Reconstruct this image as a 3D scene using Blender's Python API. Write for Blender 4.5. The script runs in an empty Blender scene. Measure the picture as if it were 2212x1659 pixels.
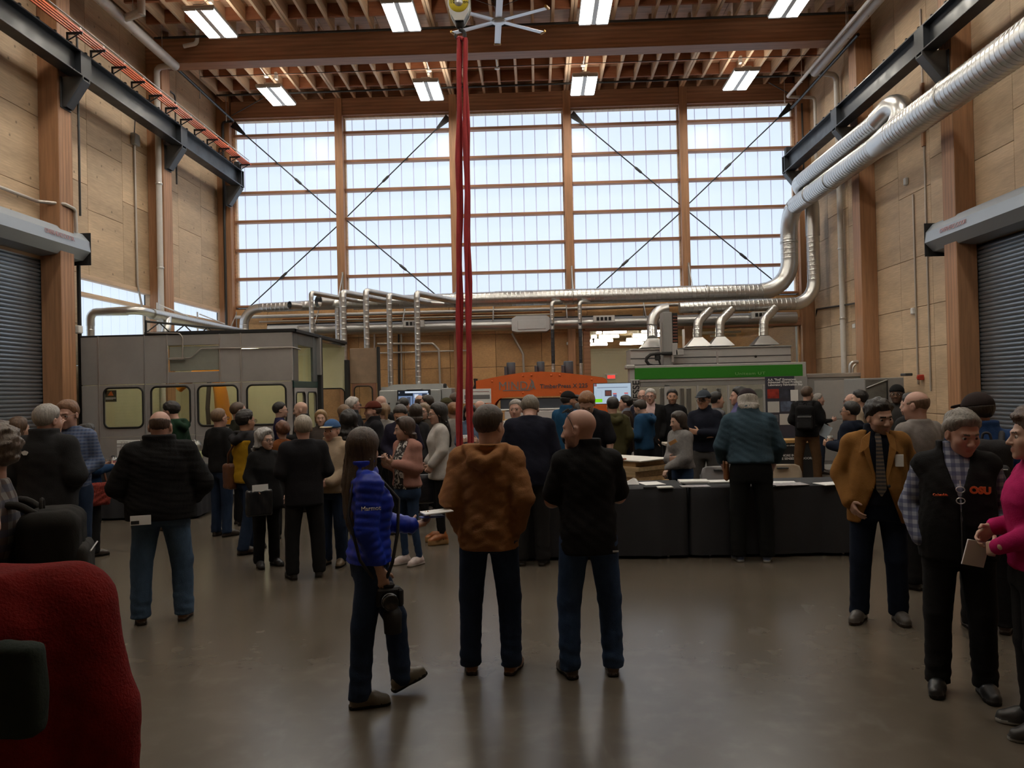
import bpy, bmesh, math, random
import numpy as np
from mathutils import Vector, Matrix, Euler
random.seed(7)
SC = bpy.context.scene
COL = SC.collection
PI = math.pi

# ------------------------------------------------------------------ camera
FPX, CX, CY, CAMH = 1740.0, 1106.0, 829.5, 1.80
_yaw, _pitch, _roll = math.radians(1.76409), math.radians(0.51228), math.radians(1.2985)
_f = Vector((-math.sin(_yaw)*math.cos(_pitch), math.cos(_yaw)*math.cos(_pitch), math.sin(_pitch)))
_r0 = Vector((math.cos(_yaw), math.sin(_yaw), 0))
_u0 = _r0.cross(_f)
_r = _r0*math.cos(_roll) - _u0*math.sin(_roll)
_u = _r0*math.sin(_roll) + _u0*math.cos(_roll)
cam_d = bpy.data.cameras.new('camera'); cam = bpy.data.objects.new('camera', cam_d); COL.objects.link(cam)
cam_d.sensor_width = 36.0; cam_d.lens = 36.0*FPX/2212.0; cam_d.clip_end = 200
cam.matrix_world = Matrix(((_r.x, _u.x, -_f.x, 0), (_r.y, _u.y, -_f.y, 0), (_r.z, _u.z, -_f.z, CAMH), (0, 0, 0, 1)))
SC.camera = cam

def at(x, y, Y=None, X=None, Z=None):
    """the point of the place seen at photograph pixel (x, y) that lies at depth Y (or on the plane X or Z)"""
    d = _f + _r*((x-CX)/FPX) - _u*((y-CY)/FPX)
    t = Y/d.y if Y is not None else (X/d.x if X is not None else (Z-CAMH)/d.z)
    return Vector((0, 0, CAMH)) + d*t

# ------------------------------------------------------------------ light
EXPOSURE = 0.0
PANE_L = 1.02        # daylight through the translucent panels
LAMP_L = 40.0        # ceiling fixtures
SC.view_settings.view_transform = 'Standard'; SC.view_settings.look = 'None'
SC.view_settings.gamma = 1.0; SC.view_settings.use_curve_mapping = False
SC.view_settings.exposure = EXPOSURE
world = bpy.data.worlds.new('World'); SC.world = world; world.use_nodes = True
wn = world.node_tree.nodes; wl = world.node_tree.links
wn['Background'].inputs[0].default_value = (0.78, 0.87, 1.0, 1); wn['Background'].inputs[1].default_value = 1.0
try:
    SC.cycles.max_bounces = 5; SC.cycles.diffuse_bounces = 3; SC.cycles.glossy_bounces = 3
    SC.cycles.transmission_bounces = 4; SC.cycles.transparent_max_bounces = 8
    SC.cycles.caustics_reflective = False; SC.cycles.caustics_refractive = False
    SC.cycles.sample_clamp_indirect = 4.0
    SC.cycles.use_denoising = True; SC.cycles.use_light_tree = False
    SC.cycles.use_adaptive_sampling = True; SC.cycles.adaptive_threshold = 0.03
except Exception:
    pass

# ------------------------------------------------------------------ materials
MATS = {}
def srgb(*c):
    if len(c) == 1: c = c[0]
    return tuple(((v/255.0)/12.92 if v/255.0 <= 0.04045 else ((v/255.0+0.055)/1.055)**2.4) for v in c)

def mat(name, col, rough=0.6, metal=0.0, var=0.0, vscale=6.0, stretch=(1, 1, 1), bump=0.0, bscale=60.0, bstretch=None,
        emit=None, estr=0.0, spec=0.5, rand=0.0, alpha=1.0, trans=0.0, sheen=0.0, rvar=0.0, coat=0.0):
    if name in MATS: return MATS[name]
    m = bpy.data.materials.new(name); m.use_nodes = True
    nt = m.node_tree; N = nt.nodes; L = nt.links
    b = N['Principled BSDF']
    c4 = (*col, 1)
    b.inputs['Base Color'].default_value = c4
    b.inputs['Roughness'].default_value = rough
    b.inputs['Metallic'].default_value = metal
    b.inputs['Specular IOR Level'].default_value = spec
    if sheen: b.inputs['Sheen Weight'].default_value = sheen
    if coat: b.inputs['Coat Weight'].default_value = coat
    if trans: b.inputs['Transmission Weight'].default_value = trans
    if alpha < 1: b.inputs['Alpha'].default_value = alpha
    if emit is not None:
        b.inputs['Emission Color'].default_value = (*emit, 1); b.inputs['Emission Strength'].default_value = estr
    if var or bump or rand or rvar:
        tc = N.new('ShaderNodeTexCoord'); mp = N.new('ShaderNodeMapping')
        L.new(tc.outputs['Object'], mp.inputs['Vector']); mp.inputs['Scale'].default_value = stretch
        if rand:
            oi = N.new('ShaderNodeObjectInfo'); cm = N.new('ShaderNodeCombineXYZ')
            mu = N.new('ShaderNodeMath'); mu.operation = 'MULTIPLY'; mu.inputs[1].default_value = 37.0
            L.new(oi.outputs['Random'], mu.inputs[0])
            for i in range(3): L.new(mu.outputs[0], cm.inputs[i])
            L.new(cm.outputs[0], mp.inputs['Location'])
    if var or rand or rvar:
        nz = N.new('ShaderNodeTexNoise'); nz.inputs['Scale'].default_value = vscale; nz.inputs['Detail'].default_value = 1.5 if rvar else 6.0
        nz.inputs['Roughness'].default_value = 0.62
        L.new(mp.outputs[0], nz.inputs['Vector'])
        rp = N.new('ShaderNodeValToRGB')
        rp.color_ramp.elements[0].position = 0.2; rp.color_ramp.elements[1].position = 0.8; rp.color_ramp.interpolation = 'EASE'
        rp.color_ramp.elements[0].color = (*[max(0, v*(1-var)) for v in col], 1)
        rp.color_ramp.elements[1].color = (*[min(1, v*(1+var)) for v in col], 1)
        L.new(nz.outputs['Fac'], rp.inputs['Fac'])
        out = rp.outputs['Color']
        if rand:
            hs = N.new('ShaderNodeHueSaturation'); mr = N.new('ShaderNodeMapRange')
            mr.inputs['To Min'].default_value = 1-rand; mr.inputs['To Max'].default_value = 1+rand
            L.new(oi.outputs['Random'], mr.inputs['Value']); L.new(mr.outputs[0], hs.inputs['Value'])
            L.new(out, hs.inputs['Color']); out = hs.outputs['Color']
        L.new(out, b.inputs['Base Color'])
        if rvar:
            mr2 = N.new('ShaderNodeMapRange'); mr2.inputs['From Min'].default_value = 0.15; mr2.inputs['From Max'].default_value = 0.85; mr2.interpolation_type = 'SMOOTHSTEP'
            mr2.inputs['To Min'].default_value = max(0.02, rough-rvar); mr2.inputs['To Max'].default_value = min(1, rough+rvar)
            L.new(nz.outputs['Fac'], mr2.inputs['Value']); L.new(mr2.outputs[0], b.inputs['Roughness'])
    if bump:
        n2 = N.new('ShaderNodeTexNoise'); n2.inputs['Scale'].default_value = bscale; n2.inputs['Detail'].default_value = 4.0
        if bstretch:
            mp2 = N.new('ShaderNodeMapping'); mp2.inputs['Scale'].default_value = bstretch
            L.new(tc.outputs['Object'], mp2.inputs['Vector']); L.new(mp2.outputs[0], n2.inputs['Vector'])
        else: L.new(tc.outputs['Object'], n2.inputs['Vector'])
        bp = N.new('ShaderNodeBump'); bp.inputs['Strength'].default_value = bump; bp.inputs['Distance'].default_value = 0.01
        L.new(n2.outputs['Fac'], bp.inputs['Height']); L.new(bp.outputs[0], b.inputs['Normal'])
    MATS[name] = m
    return m

def emis(name, col, s):
    if name in MATS: return MATS[name]
    m = bpy.data.materials.new(name); m.use_nodes = True
    nt = m.node_tree; N = nt.nodes; N.remove(N['Principled BSDF'])
    e = N.new('ShaderNodeEmission'); e.inputs[0].default_value = (*col, 1); e.inputs[1].default_value = s
    nt.links.new(e.outputs[0], N['Material Output'].inputs[0])
    if name.startswith(('scr_', 'exit')): m.cycles.emission_sampling = 'NONE'
    MATS[name] = m
    return m

def plywood(name, col, dots=True):
    m = mat(name, col, rough=0.6, var=0.22, vscale=1.3, stretch=(1, 0.35, 1.6), bump=0.08, bscale=30, rand=0.09)
    nt = m.node_tree; N = nt.nodes; L = nt.links; b = N['Principled BSDF']
    src = b.inputs['Base Color'].links[0].from_socket
    tc = [n for n in N if n.type == 'TEX_COORD'][0]
    # grain
    mp = N.new('ShaderNodeMapping'); mp.inputs['Scale'].default_value = (6, 1.2, 14)
    L.new(tc.outputs['Object'], mp.inputs['Vector'])
    nz = N.new('ShaderNodeTexNoise'); nz.inputs['Scale'].default_value = 3.0; nz.inputs['Detail'].default_value = 5
    L.new(mp.outputs[0], nz.inputs['Vector'])
    mr = N.new('ShaderNodeMapRange'); mr.inputs['From Min'].default_value = 0.35; mr.inputs['From Max'].default_value = 0.7
    mr.inputs['To Min'].default_value = 0.88; mr.inputs['To Max'].default_value = 1.08
    L.new(nz.outputs['Fac'], mr.inputs['Value'])
    mx = N.new('ShaderNodeMix'); mx.data_type = 'RGBA'; mx.blend_type = 'MULTIPLY'; mx.inputs['Factor'].default_value = 1.0
    L.new(src, mx.inputs[6]); L.new(mr.outputs[0], mx.inputs[7])
    out = mx.outputs[2]
    if dots:   # plugs and knots, dark spots a few centimetres wide
        vo = N.new('ShaderNodeTexVoronoi'); vo.inputs['Scale'].default_value = 3.2; vo.inputs['Randomness'].default_value = 0.72
        L.new(tc.outputs['Object'], vo.inputs['Vector'])
        lt = N.new('ShaderNodeMapRange'); lt.inputs['From Min'].default_value = 0.045; lt.inputs['From Max'].default_value = 0.10
        lt.inputs['To Min'].default_value = 0.45; lt.inputs['To Max'].default_value = 1.0
        L.new(vo.outputs['Distance'], lt.inputs['Value'])
        m2 = N.new('ShaderNodeMix'); m2.data_type = 'RGBA'; m2.blend_type = 'MULTIPLY'; m2.inputs['Factor'].default_value = 1.0
        L.new(out, m2.inputs[6]); L.new(lt.outputs[0], m2.inputs[7]); out = m2.outputs[2]
    L.new(out, b.inputs['Base Color'])
    return m

def glulam(name, col, axis):
    """laminated timber whose lamella lines run along the given axis; laminations 4 cm high stacked along z (or across for posts)"""
    st = {'x': (0.5, 9, 9), 'y': (9, 0.5, 9), 'z': (9, 9, 0.5)}[axis]
    m = mat(name, col, rough=0.55, var=0.28, vscale=2.0, stretch=st, bump=0.05, bscale=40, rand=0.06)
    nt = m.node_tree; N = nt.nodes; L = nt.links; b = N['Principled BSDF']
    src = b.inputs['Base Color'].links[0].from_socket
    tc = [n for n in N if n.type == 'TEX_COORD'][0]
    wv = N.new('ShaderNodeTexWave'); wv.wave_type = 'BANDS'; wv.bands_direction = 'Y' if axis == 'z' else 'Z'
    wv.inputs['Scale'].default_value = 3.4; wv.inputs['Distortion'].default_value = 0.3
    L.new(tc.outputs['Object'], wv.inputs['Vector'])
    mr = N.new('ShaderNodeMapRange'); mr.inputs['To Min'].default_value = 0.8; mr.inputs['To Max'].default_value = 1.05
    L.new(wv.outputs['Fac'], mr.inputs['Value'])
    mx = N.new('ShaderNodeMix'); mx.data_type = 'RGBA'; mx.blend_type = 'MULTIPLY'; mx.inputs['Factor'].default_value = 1.0
    L.new(src, mx.inputs[6]); L.new(mr.outputs[0], mx.inputs[7])
    L.new(mx.outputs[2], b.inputs['Base Color'])
    return m

def concrete():
    m = bpy.data.materials.new('polished_concrete'); m.use_nodes = True
    nt = m.node_tree; N = nt.nodes; L = nt.links; b = N['Principled BSDF']
    tc = N.new('ShaderNodeTexCoord')
    def noise(scale, detail, st=(1, 1, 1), rot=0.0, dist=0.0):
        mp = N.new('ShaderNodeMapping'); mp.inputs['Scale'].default_value = st; mp.inputs['Rotation'].default_value = (0, 0, rot)
        L.new(tc.outputs['Object'], mp.inputs['Vector'])
        n = N.new('ShaderNodeTexNoise'); n.inputs['Scale'].default_value = scale; n.inputs['Detail'].default_value = detail; n.inputs['Distortion'].default_value = dist
        L.new(mp.outputs[0], n.inputs['Vector']); return n.outputs['Fac']
    def rng(v, a0, a1, b0, b1):
        r = N.new('ShaderNodeMapRange'); r.interpolation_type = 'SMOOTHSTEP'
        for k, q in zip(('From Min', 'From Max', 'To Min', 'To Max'), (a0, a1, b0, b1)): r.inputs[k].default_value = q
        L.new(v, r.inputs['Value']); return r.outputs[0]
    def mixc(f, c0, c1):
        x = N.new('ShaderNodeMix'); x.data_type = 'RGBA'; L.new(f, x.inputs['Factor'])
        for sock, c in ((x.inputs[6], c0), (x.inputs[7], c1)):
            if isinstance(c, tuple): sock.default_value = (*c, 1)
            else: L.new(c, sock)
        return x.outputs[2]
    c = mixc(rng(noise(0.55, 5), 0.25, 0.75, 0, 1), (0.070, 0.056, 0.041), (0.108, 0.090, 0.069))
    c = mixc(rng(noise(5.0, 6), 0.45, 0.8, 0, 0.45), c, (0.135, 0.118, 0.095))
    c = mixc(rng(noise(2.2, 7, (1, 0.45, 1), 0.6, 0.6), 0.60, 0.78, 0, 0.55), c, (0.17, 0.16, 0.145))
    c = mixc(rng(noise(1.6, 4, (1, 1, 1), 0.2), 0.62, 0.80, 0, 0.6), c, (0.050, 0.038, 0.028))
    L.new(c, b.inputs['Base Color'])
    b.inputs['Roughness'].default_value = 0.27
    bp = N.new('ShaderNodeBump'); bp.inputs['Strength'].default_value = 0.05; bp.inputs['Distance'].default_value = 0.004
    L.new(noise(9.0, 3), bp.inputs['Height']); L.new(bp.outputs[0], b.inputs['Normal'])
    MATS['polished_concrete'] = m
    return m

M_CLT = plywood('plywood_wall', (0.53, 0.385, 0.25))
M_CLTB = plywood('plywood_wall_back', (0.52, 0.30, 0.13))
M_GLX = glulam('glulam_along_x', (0.38, 0.185, 0.10), 'x')
M_GLZ = glulam('glulam_upright', (0.40, 0.205, 0.105), 'z')
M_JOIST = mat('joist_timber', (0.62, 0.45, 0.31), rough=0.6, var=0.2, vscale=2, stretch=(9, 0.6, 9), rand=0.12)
M_BLOCK = mat('blocking_timber', (0.30, 0.115, 0.055), rough=0.65, var=0.2, vscale=3, stretch=(1, 9, 9), rand=0.12)  # dark red holds the shade on faces turned from the window
M_DECK = mat('roof_deck_timber', (0.60, 0.40, 0.28), rough=0.6, var=0.25, vscale=2.5, stretch=(0.6, 6, 4), rand=0.08)
M_FLOOR = concrete()
M_PANE = mat('polycarbonate_daylit', (0.10, 0.11, 0.12), rough=0.35, emit=(0.72, 0.85, 1.0), estr=PANE_L)
M_JOIN = mat('polycarbonate_joiner', (0.5, 0.5, 0.55), rough=0.4, emit=(0.50, 0.53, 0.75), estr=0.5)  # faint glow put in for the daylight the joiners let through
def nosample(*ms):
    for m in ms: m.cycles.emission_sampling = 'NONE'
nosample(M_JOIN)
M_GALV = mat('galvanised_steel', (0.62, 0.62, 0.61), rough=0.34, metal=1.0, var=0.04, vscale=2, rvar=0.03)
M_GALVD = mat('galvanised_steel_dull', (0.50, 0.50, 0.49), rough=0.40, metal=1.0, var=0.06, vscale=3, rvar=0.05)
M_STEELBLK = mat('black_painted_steel', (0.022, 0.026, 0.032), rough=0.38, var=0.3, vscale=4, rvar=0.1)
M_BLACK = mat('matt_black', (0.012, 0.012, 0.013), rough=0.7)
M_BLKPIPE = mat('black_pipe_paint', (0.016, 0.016, 0.016), rough=0.4)
M_WHITEPIPE = mat('white_pipe', (0.60, 0.58, 0.56), rough=0.45, var=0.06)
M_CONDUIT = mat('conduit_grey', (0.50, 0.46, 0.42), rough=0.4, metal=0.6)
M_ORANGEBAR = mat('conductor_bar_orange', (0.55, 0.10, 0.028), rough=0.5)
M_ROLL = mat('roller_slat_steel', (0.27, 0.31, 0.36), rough=0.36, metal=0.75, var=0.08, vscale=3, rvar=0.05)
M_HOUSE = mat('roller_housing_grey', (0.34, 0.38, 0.43), rough=0.45, metal=0.3)
M_LAMP = emis('lamp_lens', (1.0, 0.93, 0.80), LAMP_L)
M_LAMPBODY = mat('lamp_housing', (0.62, 0.61, 0.58), rough=0.4, metal=0.5)
M_WHITE = mat('white_paint', (0.75, 0.75, 0.74), rough=0.5)
M_PAPER = mat('white_paper', (0.72, 0.72, 0.71), rough=0.7)
M_GREYPL = mat('grey_plastic', (0.38, 0.38, 0.37), rough=0.45)
M_DARKGREY = mat('dark_grey_metal', (0.06, 0.062, 0.066), rough=0.45, metal=0.3)

# ------------------------------------------------------------------ mesh helpers
class MB:
    """collects shapes; build() links them as one mesh object"""
    def __init__(s): s.v = []; s.f = []; s.mi = []; s.cur = 0; s.sm = []; s.smooth = False
    def add(s, vs, fs):
        o = len(s.v); s.v.extend(tuple(p) for p in vs)
        for q in fs: s.f.append(tuple(i+o for i in q)); s.mi.append(s.cur); s.sm.append(s.smooth)
        return s
    def box(s, lo, hi, c=0.0, mtx=None):
        x0, y0, z0 = [min(a, b) for a, b in zip(lo, hi)]; x1, y1, z1 = [max(a, b) for a, b in zip(lo, hi)]
        c = min(c, 0.45*min(x1-x0, y1-y0, z1-z0)) if c else 0
        if not c:
            vs = [(x0,y0,z0),(x1,y0,z0),(x1,y1,z0),(x0,y1,z0),(x0,y0,z1),(x1,y0,z1),(x1,y1,z1),(x0,y1,z1)]
            fs = [(0,3,2,1),(4,5,6,7),(0,1,5,4),(1,2,6,5),(2,3,7,6),(3,0,4,7)]
        else:
            vs = []; idx = {}
            for i, x in enumerate((x0, x1)):
                for j, y in enumerate((y0, y1)):
                    for k, z in enumerate((z0, z1)):
                        sx, sy, sz = (1 if i == 0 else -1), (1 if j == 0 else -1), (1 if k == 0 else -1)
                        for a in range(3):
                            p = [x+sx*c, y+sy*c, z+sz*c]; p[a] = (x, y, z)[a]
                            idx[(i, j, k, a)] = len(vs); vs.append(tuple(p))
            fs = []
            for a in range(3):
                for e in (0, 1):
                    o1, o2 = [q for q in range(3) if q != a]
                    cyc = []
                    for (p, q) in ((0,0),(1,0),(1,1),(0,1)):
                        t = [0,0,0]; t[a] = e; t[o1] = p; t[o2] = q; cyc.append(idx[(*t, a)])
                    fs.append(tuple(cyc) if (e == 1) == (a != 1) else tuple(reversed(cyc)))
            cen = Vector(((x0+x1)/2, (y0+y1)/2, (z0+z1)/2))
            def addf(q):
                p = [Vector(vs[i]) for i in q]; n = (p[1]-p[0]).cross(p[2]-p[0]); mid = sum(p, Vector())/len(p)
                fs.append(tuple(q) if n.dot(mid-cen) > 0 else tuple(reversed(q)))
            for a in range(3):
                b, d = [q for q in range(3) if q != a]
                for p in (0, 1):
                    for q in (0, 1):
                        t0 = [0,0,0]; t0[b] = p; t0[d] = q; t1 = list(t0); t1[a] = 1
                        addf([idx[(*t0, b)], idx[(*t1, b)], idx[(*t1, d)], idx[(*t0, d)]])
            for i in (0,1):
                for j in (0,1):
                    for k in (0,1): addf([idx[(i,j,k,0)], idx[(i,j,k,1)], idx[(i,j,k,2)]])
        if mtx is not None: vs = [tuple(mtx @ Vector(p)) for p in vs]
        return s.add(vs, fs)
    def prism(s, poly, a0, a1, axis='x'):
        """polygon (two coords) extruded along axis from a0 to a1; coords are (y,z),(x,z) or (x,y)"""
        mk = {'x': lambda p, t: (t, p[0], p[1]), 'y': lambda p, t: (p[0], t, p[1]), 'z': lambda p, t: (p[0], p[1], t)}[axis]
        n = len(poly); vs = [mk(p, a0) for p in poly]+[mk(p, a1) for p in poly]
        ar = sum(poly[i][0]*poly[(i+1) % n][1]-poly[(i+1) % n][0]*poly[i][1] for i in range(n))
        ccw = (ar > 0) if axis != 'y' else (ar < 0)
        if (a1 < a0): ccw = not ccw
        fs = [(i, (i+1) % n, n+(i+1) % n, n+i) for i in range(n)]+[tuple(range(n-1, -1, -1)), tuple(range(n, 2*n))]
        if not ccw: fs = [tuple(reversed(q)) for q in fs]
        return s.add(vs, fs)
    def tube(s, pts, r, n=10, caps=True, rr=None):
        """swept circle along a polyline; rr gives one radius for each point"""
        pts = [Vector(p) for p in pts]; m = len(pts)
        rr = rr or [r]*m; vs = []; fs = []
        t0 = (pts[1]-pts[0]).normalized(); up = Vector((0, 0, 1)) if abs(t0.z) < 0.9 else Vector((0, 1, 0))
        nx = t0.cross(up).normalized(); ny = nx.cross(t0).normalized()
        for i, p in enumerate(pts):
            ta = (pts[min(i+1, m-1)]-pts[max(i-1, 0)]).normalized()
            if i > 0 and i < m-1:
                a = (pts[i]-pts[i-1]).normalized(); b = (pts[i+1]-pts[i]).normalized(); ta = (a+b).normalized()
                k = 1/max(0.35, ta.dot(b))
            else: k = 1
            nx = (nx-ta*nx.dot(ta)).normalized(); ny = ta.cross(nx).normalized()
            for j in range(n):
                an = 2*PI*j/n; vs.append(p+(nx*math.cos(an)+ny*math.sin(an))*rr[i])
        for i in range(m-1):
            for j in range(n):
                a = i*n+j; b = i*n+(j+1) % n
                fs.append((a, b, b+n, a+n))
        sm = s.smooth; s.smooth = True; s.add(vs, fs); s.smooth = sm
        if caps:
            s.add([vs[j] for j in range(n)], [tuple(range(n-1, -1, -1))]); s.add(vs[-n:], [tuple(range(n))])
        return s
    def lathe(s, prof, cen, n=24, axis='z'):
        """profile of (radius, height) turned about an axis through cen"""
        vs = []; fs = []; m = len(prof)
        for i, (r, h) in enumerate(prof):
            for j in range(n):
                a = 2*PI*j/n; p = (r*math.cos(a), r*math.sin(a), h)
                if axis == 'y': p = (p[0], h, p[1])
                if axis == 'x': p = (h, p[0], p[1])
                vs.append((p[0]+cen[0], p[1]+cen[1], p[2]+cen[2]))
        for i in range(m-1):
            for j in range(n):
                q = (i*n+j, i*n+(j+1) % n, (i+1)*n+(j+1) % n, (i+1)*n+j)
                fs.append(q if axis != 'y' else tuple(reversed(q)))
        sm = s.smooth; s.smooth = True; s.add(vs, fs); s.smooth = sm
        return s
    def quad(s, a, b, c, d): return s.add([a, b, c, d], [(0, 1, 2, 3)])
    def mesh(s, name):
        me = bpy.data.meshes.new(name); me.from_pydata([tuple(p) for p in s.v], [], s.f)
        me.polygons.foreach_set('material_index', s.mi); me.polygons.foreach_set('use_smooth', s.sm); me.update()
        return me
    def build(s, name, mats, parent=None):
        me = s.mesh(name)
        for m in (mats if isinstance(mats, (list, tuple)) else [mats]): me.materials.append(m)
        return link(name, me, parent)

def link(name, data, parent=None, loc=None):
    o = bpy.data.objects.new(name, data); COL.objects.link(o)
    if parent is not None: o.parent = parent
    if loc is not None: o.location = loc
    return o
def tag(o, label, cat, group=None):
    o['label'] = label; o['category'] = cat
    if group: o['group'] = group
    return o
def thing(name, label, cat, loc=(0, 0, 0), rotz=0.0, group=None):
    o = link(name, None); o.empty_display_size = 0.1; o.location = loc; o.rotation_euler = (0, 0, rotz)
    return tag(o, label, cat, group)
def struct(o, label=None):
    o['kind'] = 'structure'
    if label: o['label'] = label
    return o
def text_mesh(s, size, name='lettering', ext=0.003, align='CENTER', bold=0.0, spacing=1.0):
    """lettering as a flat raised mesh in the xz plane (reads from -y)"""
    c = bpy.data.curves.new(name, 'FONT'); c.body = s; c.size = size; c.extrude = ext; c.align_x = align; c.align_y = 'CENTER'
    c.offset = bold; c.space_character = spacing; c.resolution_u = 3
    o = bpy.data.objects.new(name, c); COL.objects.link(o)
    dg = bpy.context.evaluated_depsgraph_get(); me = bpy.data.meshes.new_from_object(o.evaluated_get(dg))
    bpy.data.objects.remove(o); bpy.data.curves.remove(c)
    me.transform(Matrix.Rotation(PI/2, 4, 'X'))
    return me
def lettering(s, size, m, parent, loc, rotz=0.0, name='lettering', ext=0.003, align='CENTER', bold=0.0, spacing=1.0, rot=None, sx=1.0):
    me = text_mesh(s, size, name, ext, align, bold, spacing)
    if sx != 1.0: me.transform(Matrix.Diagonal((sx, 1, 1, 1)))
    me.materials.append(m); o = link(name, me, parent, loc)
    o.rotation_euler = rot if rot is not None else (0, 0, rotz)
    return o
def arc(p0, p1, p2, rad, n=6):
    """points that round the corner p1 between p0 and p2"""
    p0, p1, p2 = Vector(p0), Vector(p1), Vector(p2)
    a = (p0-p1).normalized(); b = (p2-p1).normalized(); ang = a.angle(b)
    d = min(rad/math.tan(ang/2), 0.49*(p0-p1).length, 0.49*(p2-p1).length); R = d*math.tan(ang/2)
    c = p1+(a+b).normalized()*(R/math.sin(ang/2))
    s = p1+a*d; e = p1+b*d; v0 = s-c; v1 = e-c; tot = v0.angle(v1); ax = v0.cross(v1).normalized()
    return [c+Matrix.Rotation(tot*i/n, 3, ax) @ v0 for i in range(n+1)]
def rounded(pts, rad, n=6):
    out = [Vector(pts[0])]
    for i in range(1, len(pts)-1): out += arc(pts[i-1], pts[i], pts[i+1], rad, n)
    return out+[Vector(pts[-1])]
# ================================================================== the hall
XL, XR, YB, YF = -8.25, 7.15, 21.0, -6.0       # wall planes, window wall, wall behind the camera
ZJ, ZD = 9.55, 9.86                            # joist underside, roof deck underside
COLY = [-5.6, -1.8, 2.0, 5.8, 9.6, 13.4, 17.2, 21.0]
BX = [-5.03, -2.03, 0.93, 3.93]                # posts of the window wall

fl = MB(); fl.box((XL-0.3, YF-0.3, -0.2), (XR+0.3, 36, 0)); floor = struct(fl.build('floor', M_FLOOR), 'polished grey concrete floor')

# ---- roof: deck boards, joists, blocking, beams
ceil = struct(link('ceiling', None), 'timber roof with joists and blocking'); ceil['kind'] = 'structure'
dk = MB(); dk.box((-0.62, -14.0, 0), (0.62, 14.0, 0.05)); dkm = dk.mesh('deck_board'); dkm.materials.append(M_DECK)
for i in range(13):
    link('deck_board', dkm, ceil, (XL+0.6+i*1.25, 7.5, ZD))
rb = MB(); rb.box((XL-0.4, YF-0.4, ZD+0.06), (XR+0.4, 21.5, ZD+0.3)); rb.build('roof_slab', M_BLACK, ceil)
step = 2.97/7
jxs = []
x = 0.93-8*step*3
kk = 0
for k in range(-23, 18):
    x = 0.93+(k)*step
    if x < XL+0.05 or x > XR-0.05: continue
    if k % 7 == 0: jxs += [x-0.035, x+0.035]
    else: jxs.append(x)
jm = {}
for (y0, y1) in [(13.6, 17.0), (17.4, 20.85), (9.8, 13.2), (6.0, 9.4), (2.2, 5.6), (-1.6, 1.8), (-5.4, -2.0)]:
    b = MB(); b.box((-0.03, y0, 0), (0.03, y1, ZD-ZJ), 0.004); me = b.mesh('joist'); me.materials.append(M_JOIST)
    if y0 > 9:
        for x in jxs: link('joist', me, ceil, (x, 0, ZJ))
    else:
        b = MB()
        for x in jxs: b.box((x-0.03, y0, ZJ), (x+0.03, y1, ZD))
        o = b.build('joist_row', M_JOIST, ceil); o['kind'] = 'stuff'
sing = sorted(set(round(0.93+k*step, 4) for k in range(-23, 18)))
bw = step-0.07
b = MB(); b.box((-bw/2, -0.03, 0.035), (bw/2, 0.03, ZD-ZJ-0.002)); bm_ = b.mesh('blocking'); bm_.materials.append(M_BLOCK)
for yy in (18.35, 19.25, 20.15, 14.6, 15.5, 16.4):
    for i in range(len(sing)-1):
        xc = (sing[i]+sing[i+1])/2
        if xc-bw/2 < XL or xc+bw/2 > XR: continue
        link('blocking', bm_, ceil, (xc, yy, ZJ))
b = MB(); b.box((XL, -0.2, 0), (XR, 0.2, 0.55), 0.01); me = b.mesh('roof_beam'); me.materials.append(M_GLX)
for y in COLY[:-1]:
    link('roof_beam', me, ceil, (0, y, 9.0))

# ---- side walls of plywood sheets
def side_wall(name, xw, sgn, openings, label):
    """sheets 3.8 m wide between the columns, in courses; openings are (y0,y1,z0,z1)"""
    w = struct(link(name, None), label)
    b = MB(); xo = xw-sgn*0.10
    ys = COLY
    core = MB()
    zs = [0, 1.22, 2.44, 3.2, 4.13, 5.35, 6.57, 7.79, 9.86]
    for i in range(len(ys)-1):
        cuts = [ys[i], ys[i]+1.27, ys[i]+2.54, ys[i+1]]
        for a in range(3):
            # one sheet column, split where an opening is
            off = 0.0 if (i+a) % 2 == 0 else 0.45
            for k in range(len(zs)-1):
                z0 = zs[k]+(off if 4 < k < len(zs)-1 else 0); z1 = zs[k+1]+(off if 4 < k+1 < len(zs)-1 else 0)
                y0, y1 = cuts[a], cuts[a+1]
                rects = [(y0, y1, z0, z1)]
                for (oy0, oy1, oz0, oz1) in openings:
                    nr = []
                    for (p0, p1, q0, q1) in rects:
                        if p1 <= oy0 or p0 >= oy1 or q1 <= oz0 or q0 >= oz1: nr.append((p0, p1, q0, q1)); continue
                        if p0 < oy0: nr.append((p0, oy0, q0, q1))
                        if p1 > oy1: nr.append((oy1, p1, q0, q1))
                        m0, m1 = max(p0, oy0), min(p1, oy1)
                        if q0 < oz0: nr.append((m0, m1, q0, oz0))
                        if q1 > oz1: nr.append((m0, m1, oz1, q1))
                    rects = nr
                for (p0, p1, q0, q1) in rects:
                    if p1-p0 < 0.02 or q1-q0 < 0.02: continue
                    s = MB(); g = 0.004
                    s.box((-0.05, -(p1-p0)/2+g, -(q1-q0)/2+g), (0.05, (p1-p0)/2-g, (q1-q0)/2-g), 0.004)
                    o = s.build('plywood_sheet', M_CLT, w); o.location = (xw+sgn*0.05, (p0+p1)/2, (q0+q1)/2)
    # dark backing so that the joints close
    return w
DOOR_L = (9.95, 13.93, 0.0, 4.18); DOOR_R = (9.95, 14.0, 0.0, 4.0)
WINL = [(14.35, 17.0, 2.3, 4.13), (17.4, 20.92, 2.3, 4.13)]
wall_l = side_wall('wall_left', XL, -1, [DOOR_L]+WINL, 'tan plywood wall with knots and seams')
wall_r = side_wall('wall_right', XR, 1, [DOOR_R], 'tan plywood wall beside the steel ducts')
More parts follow.
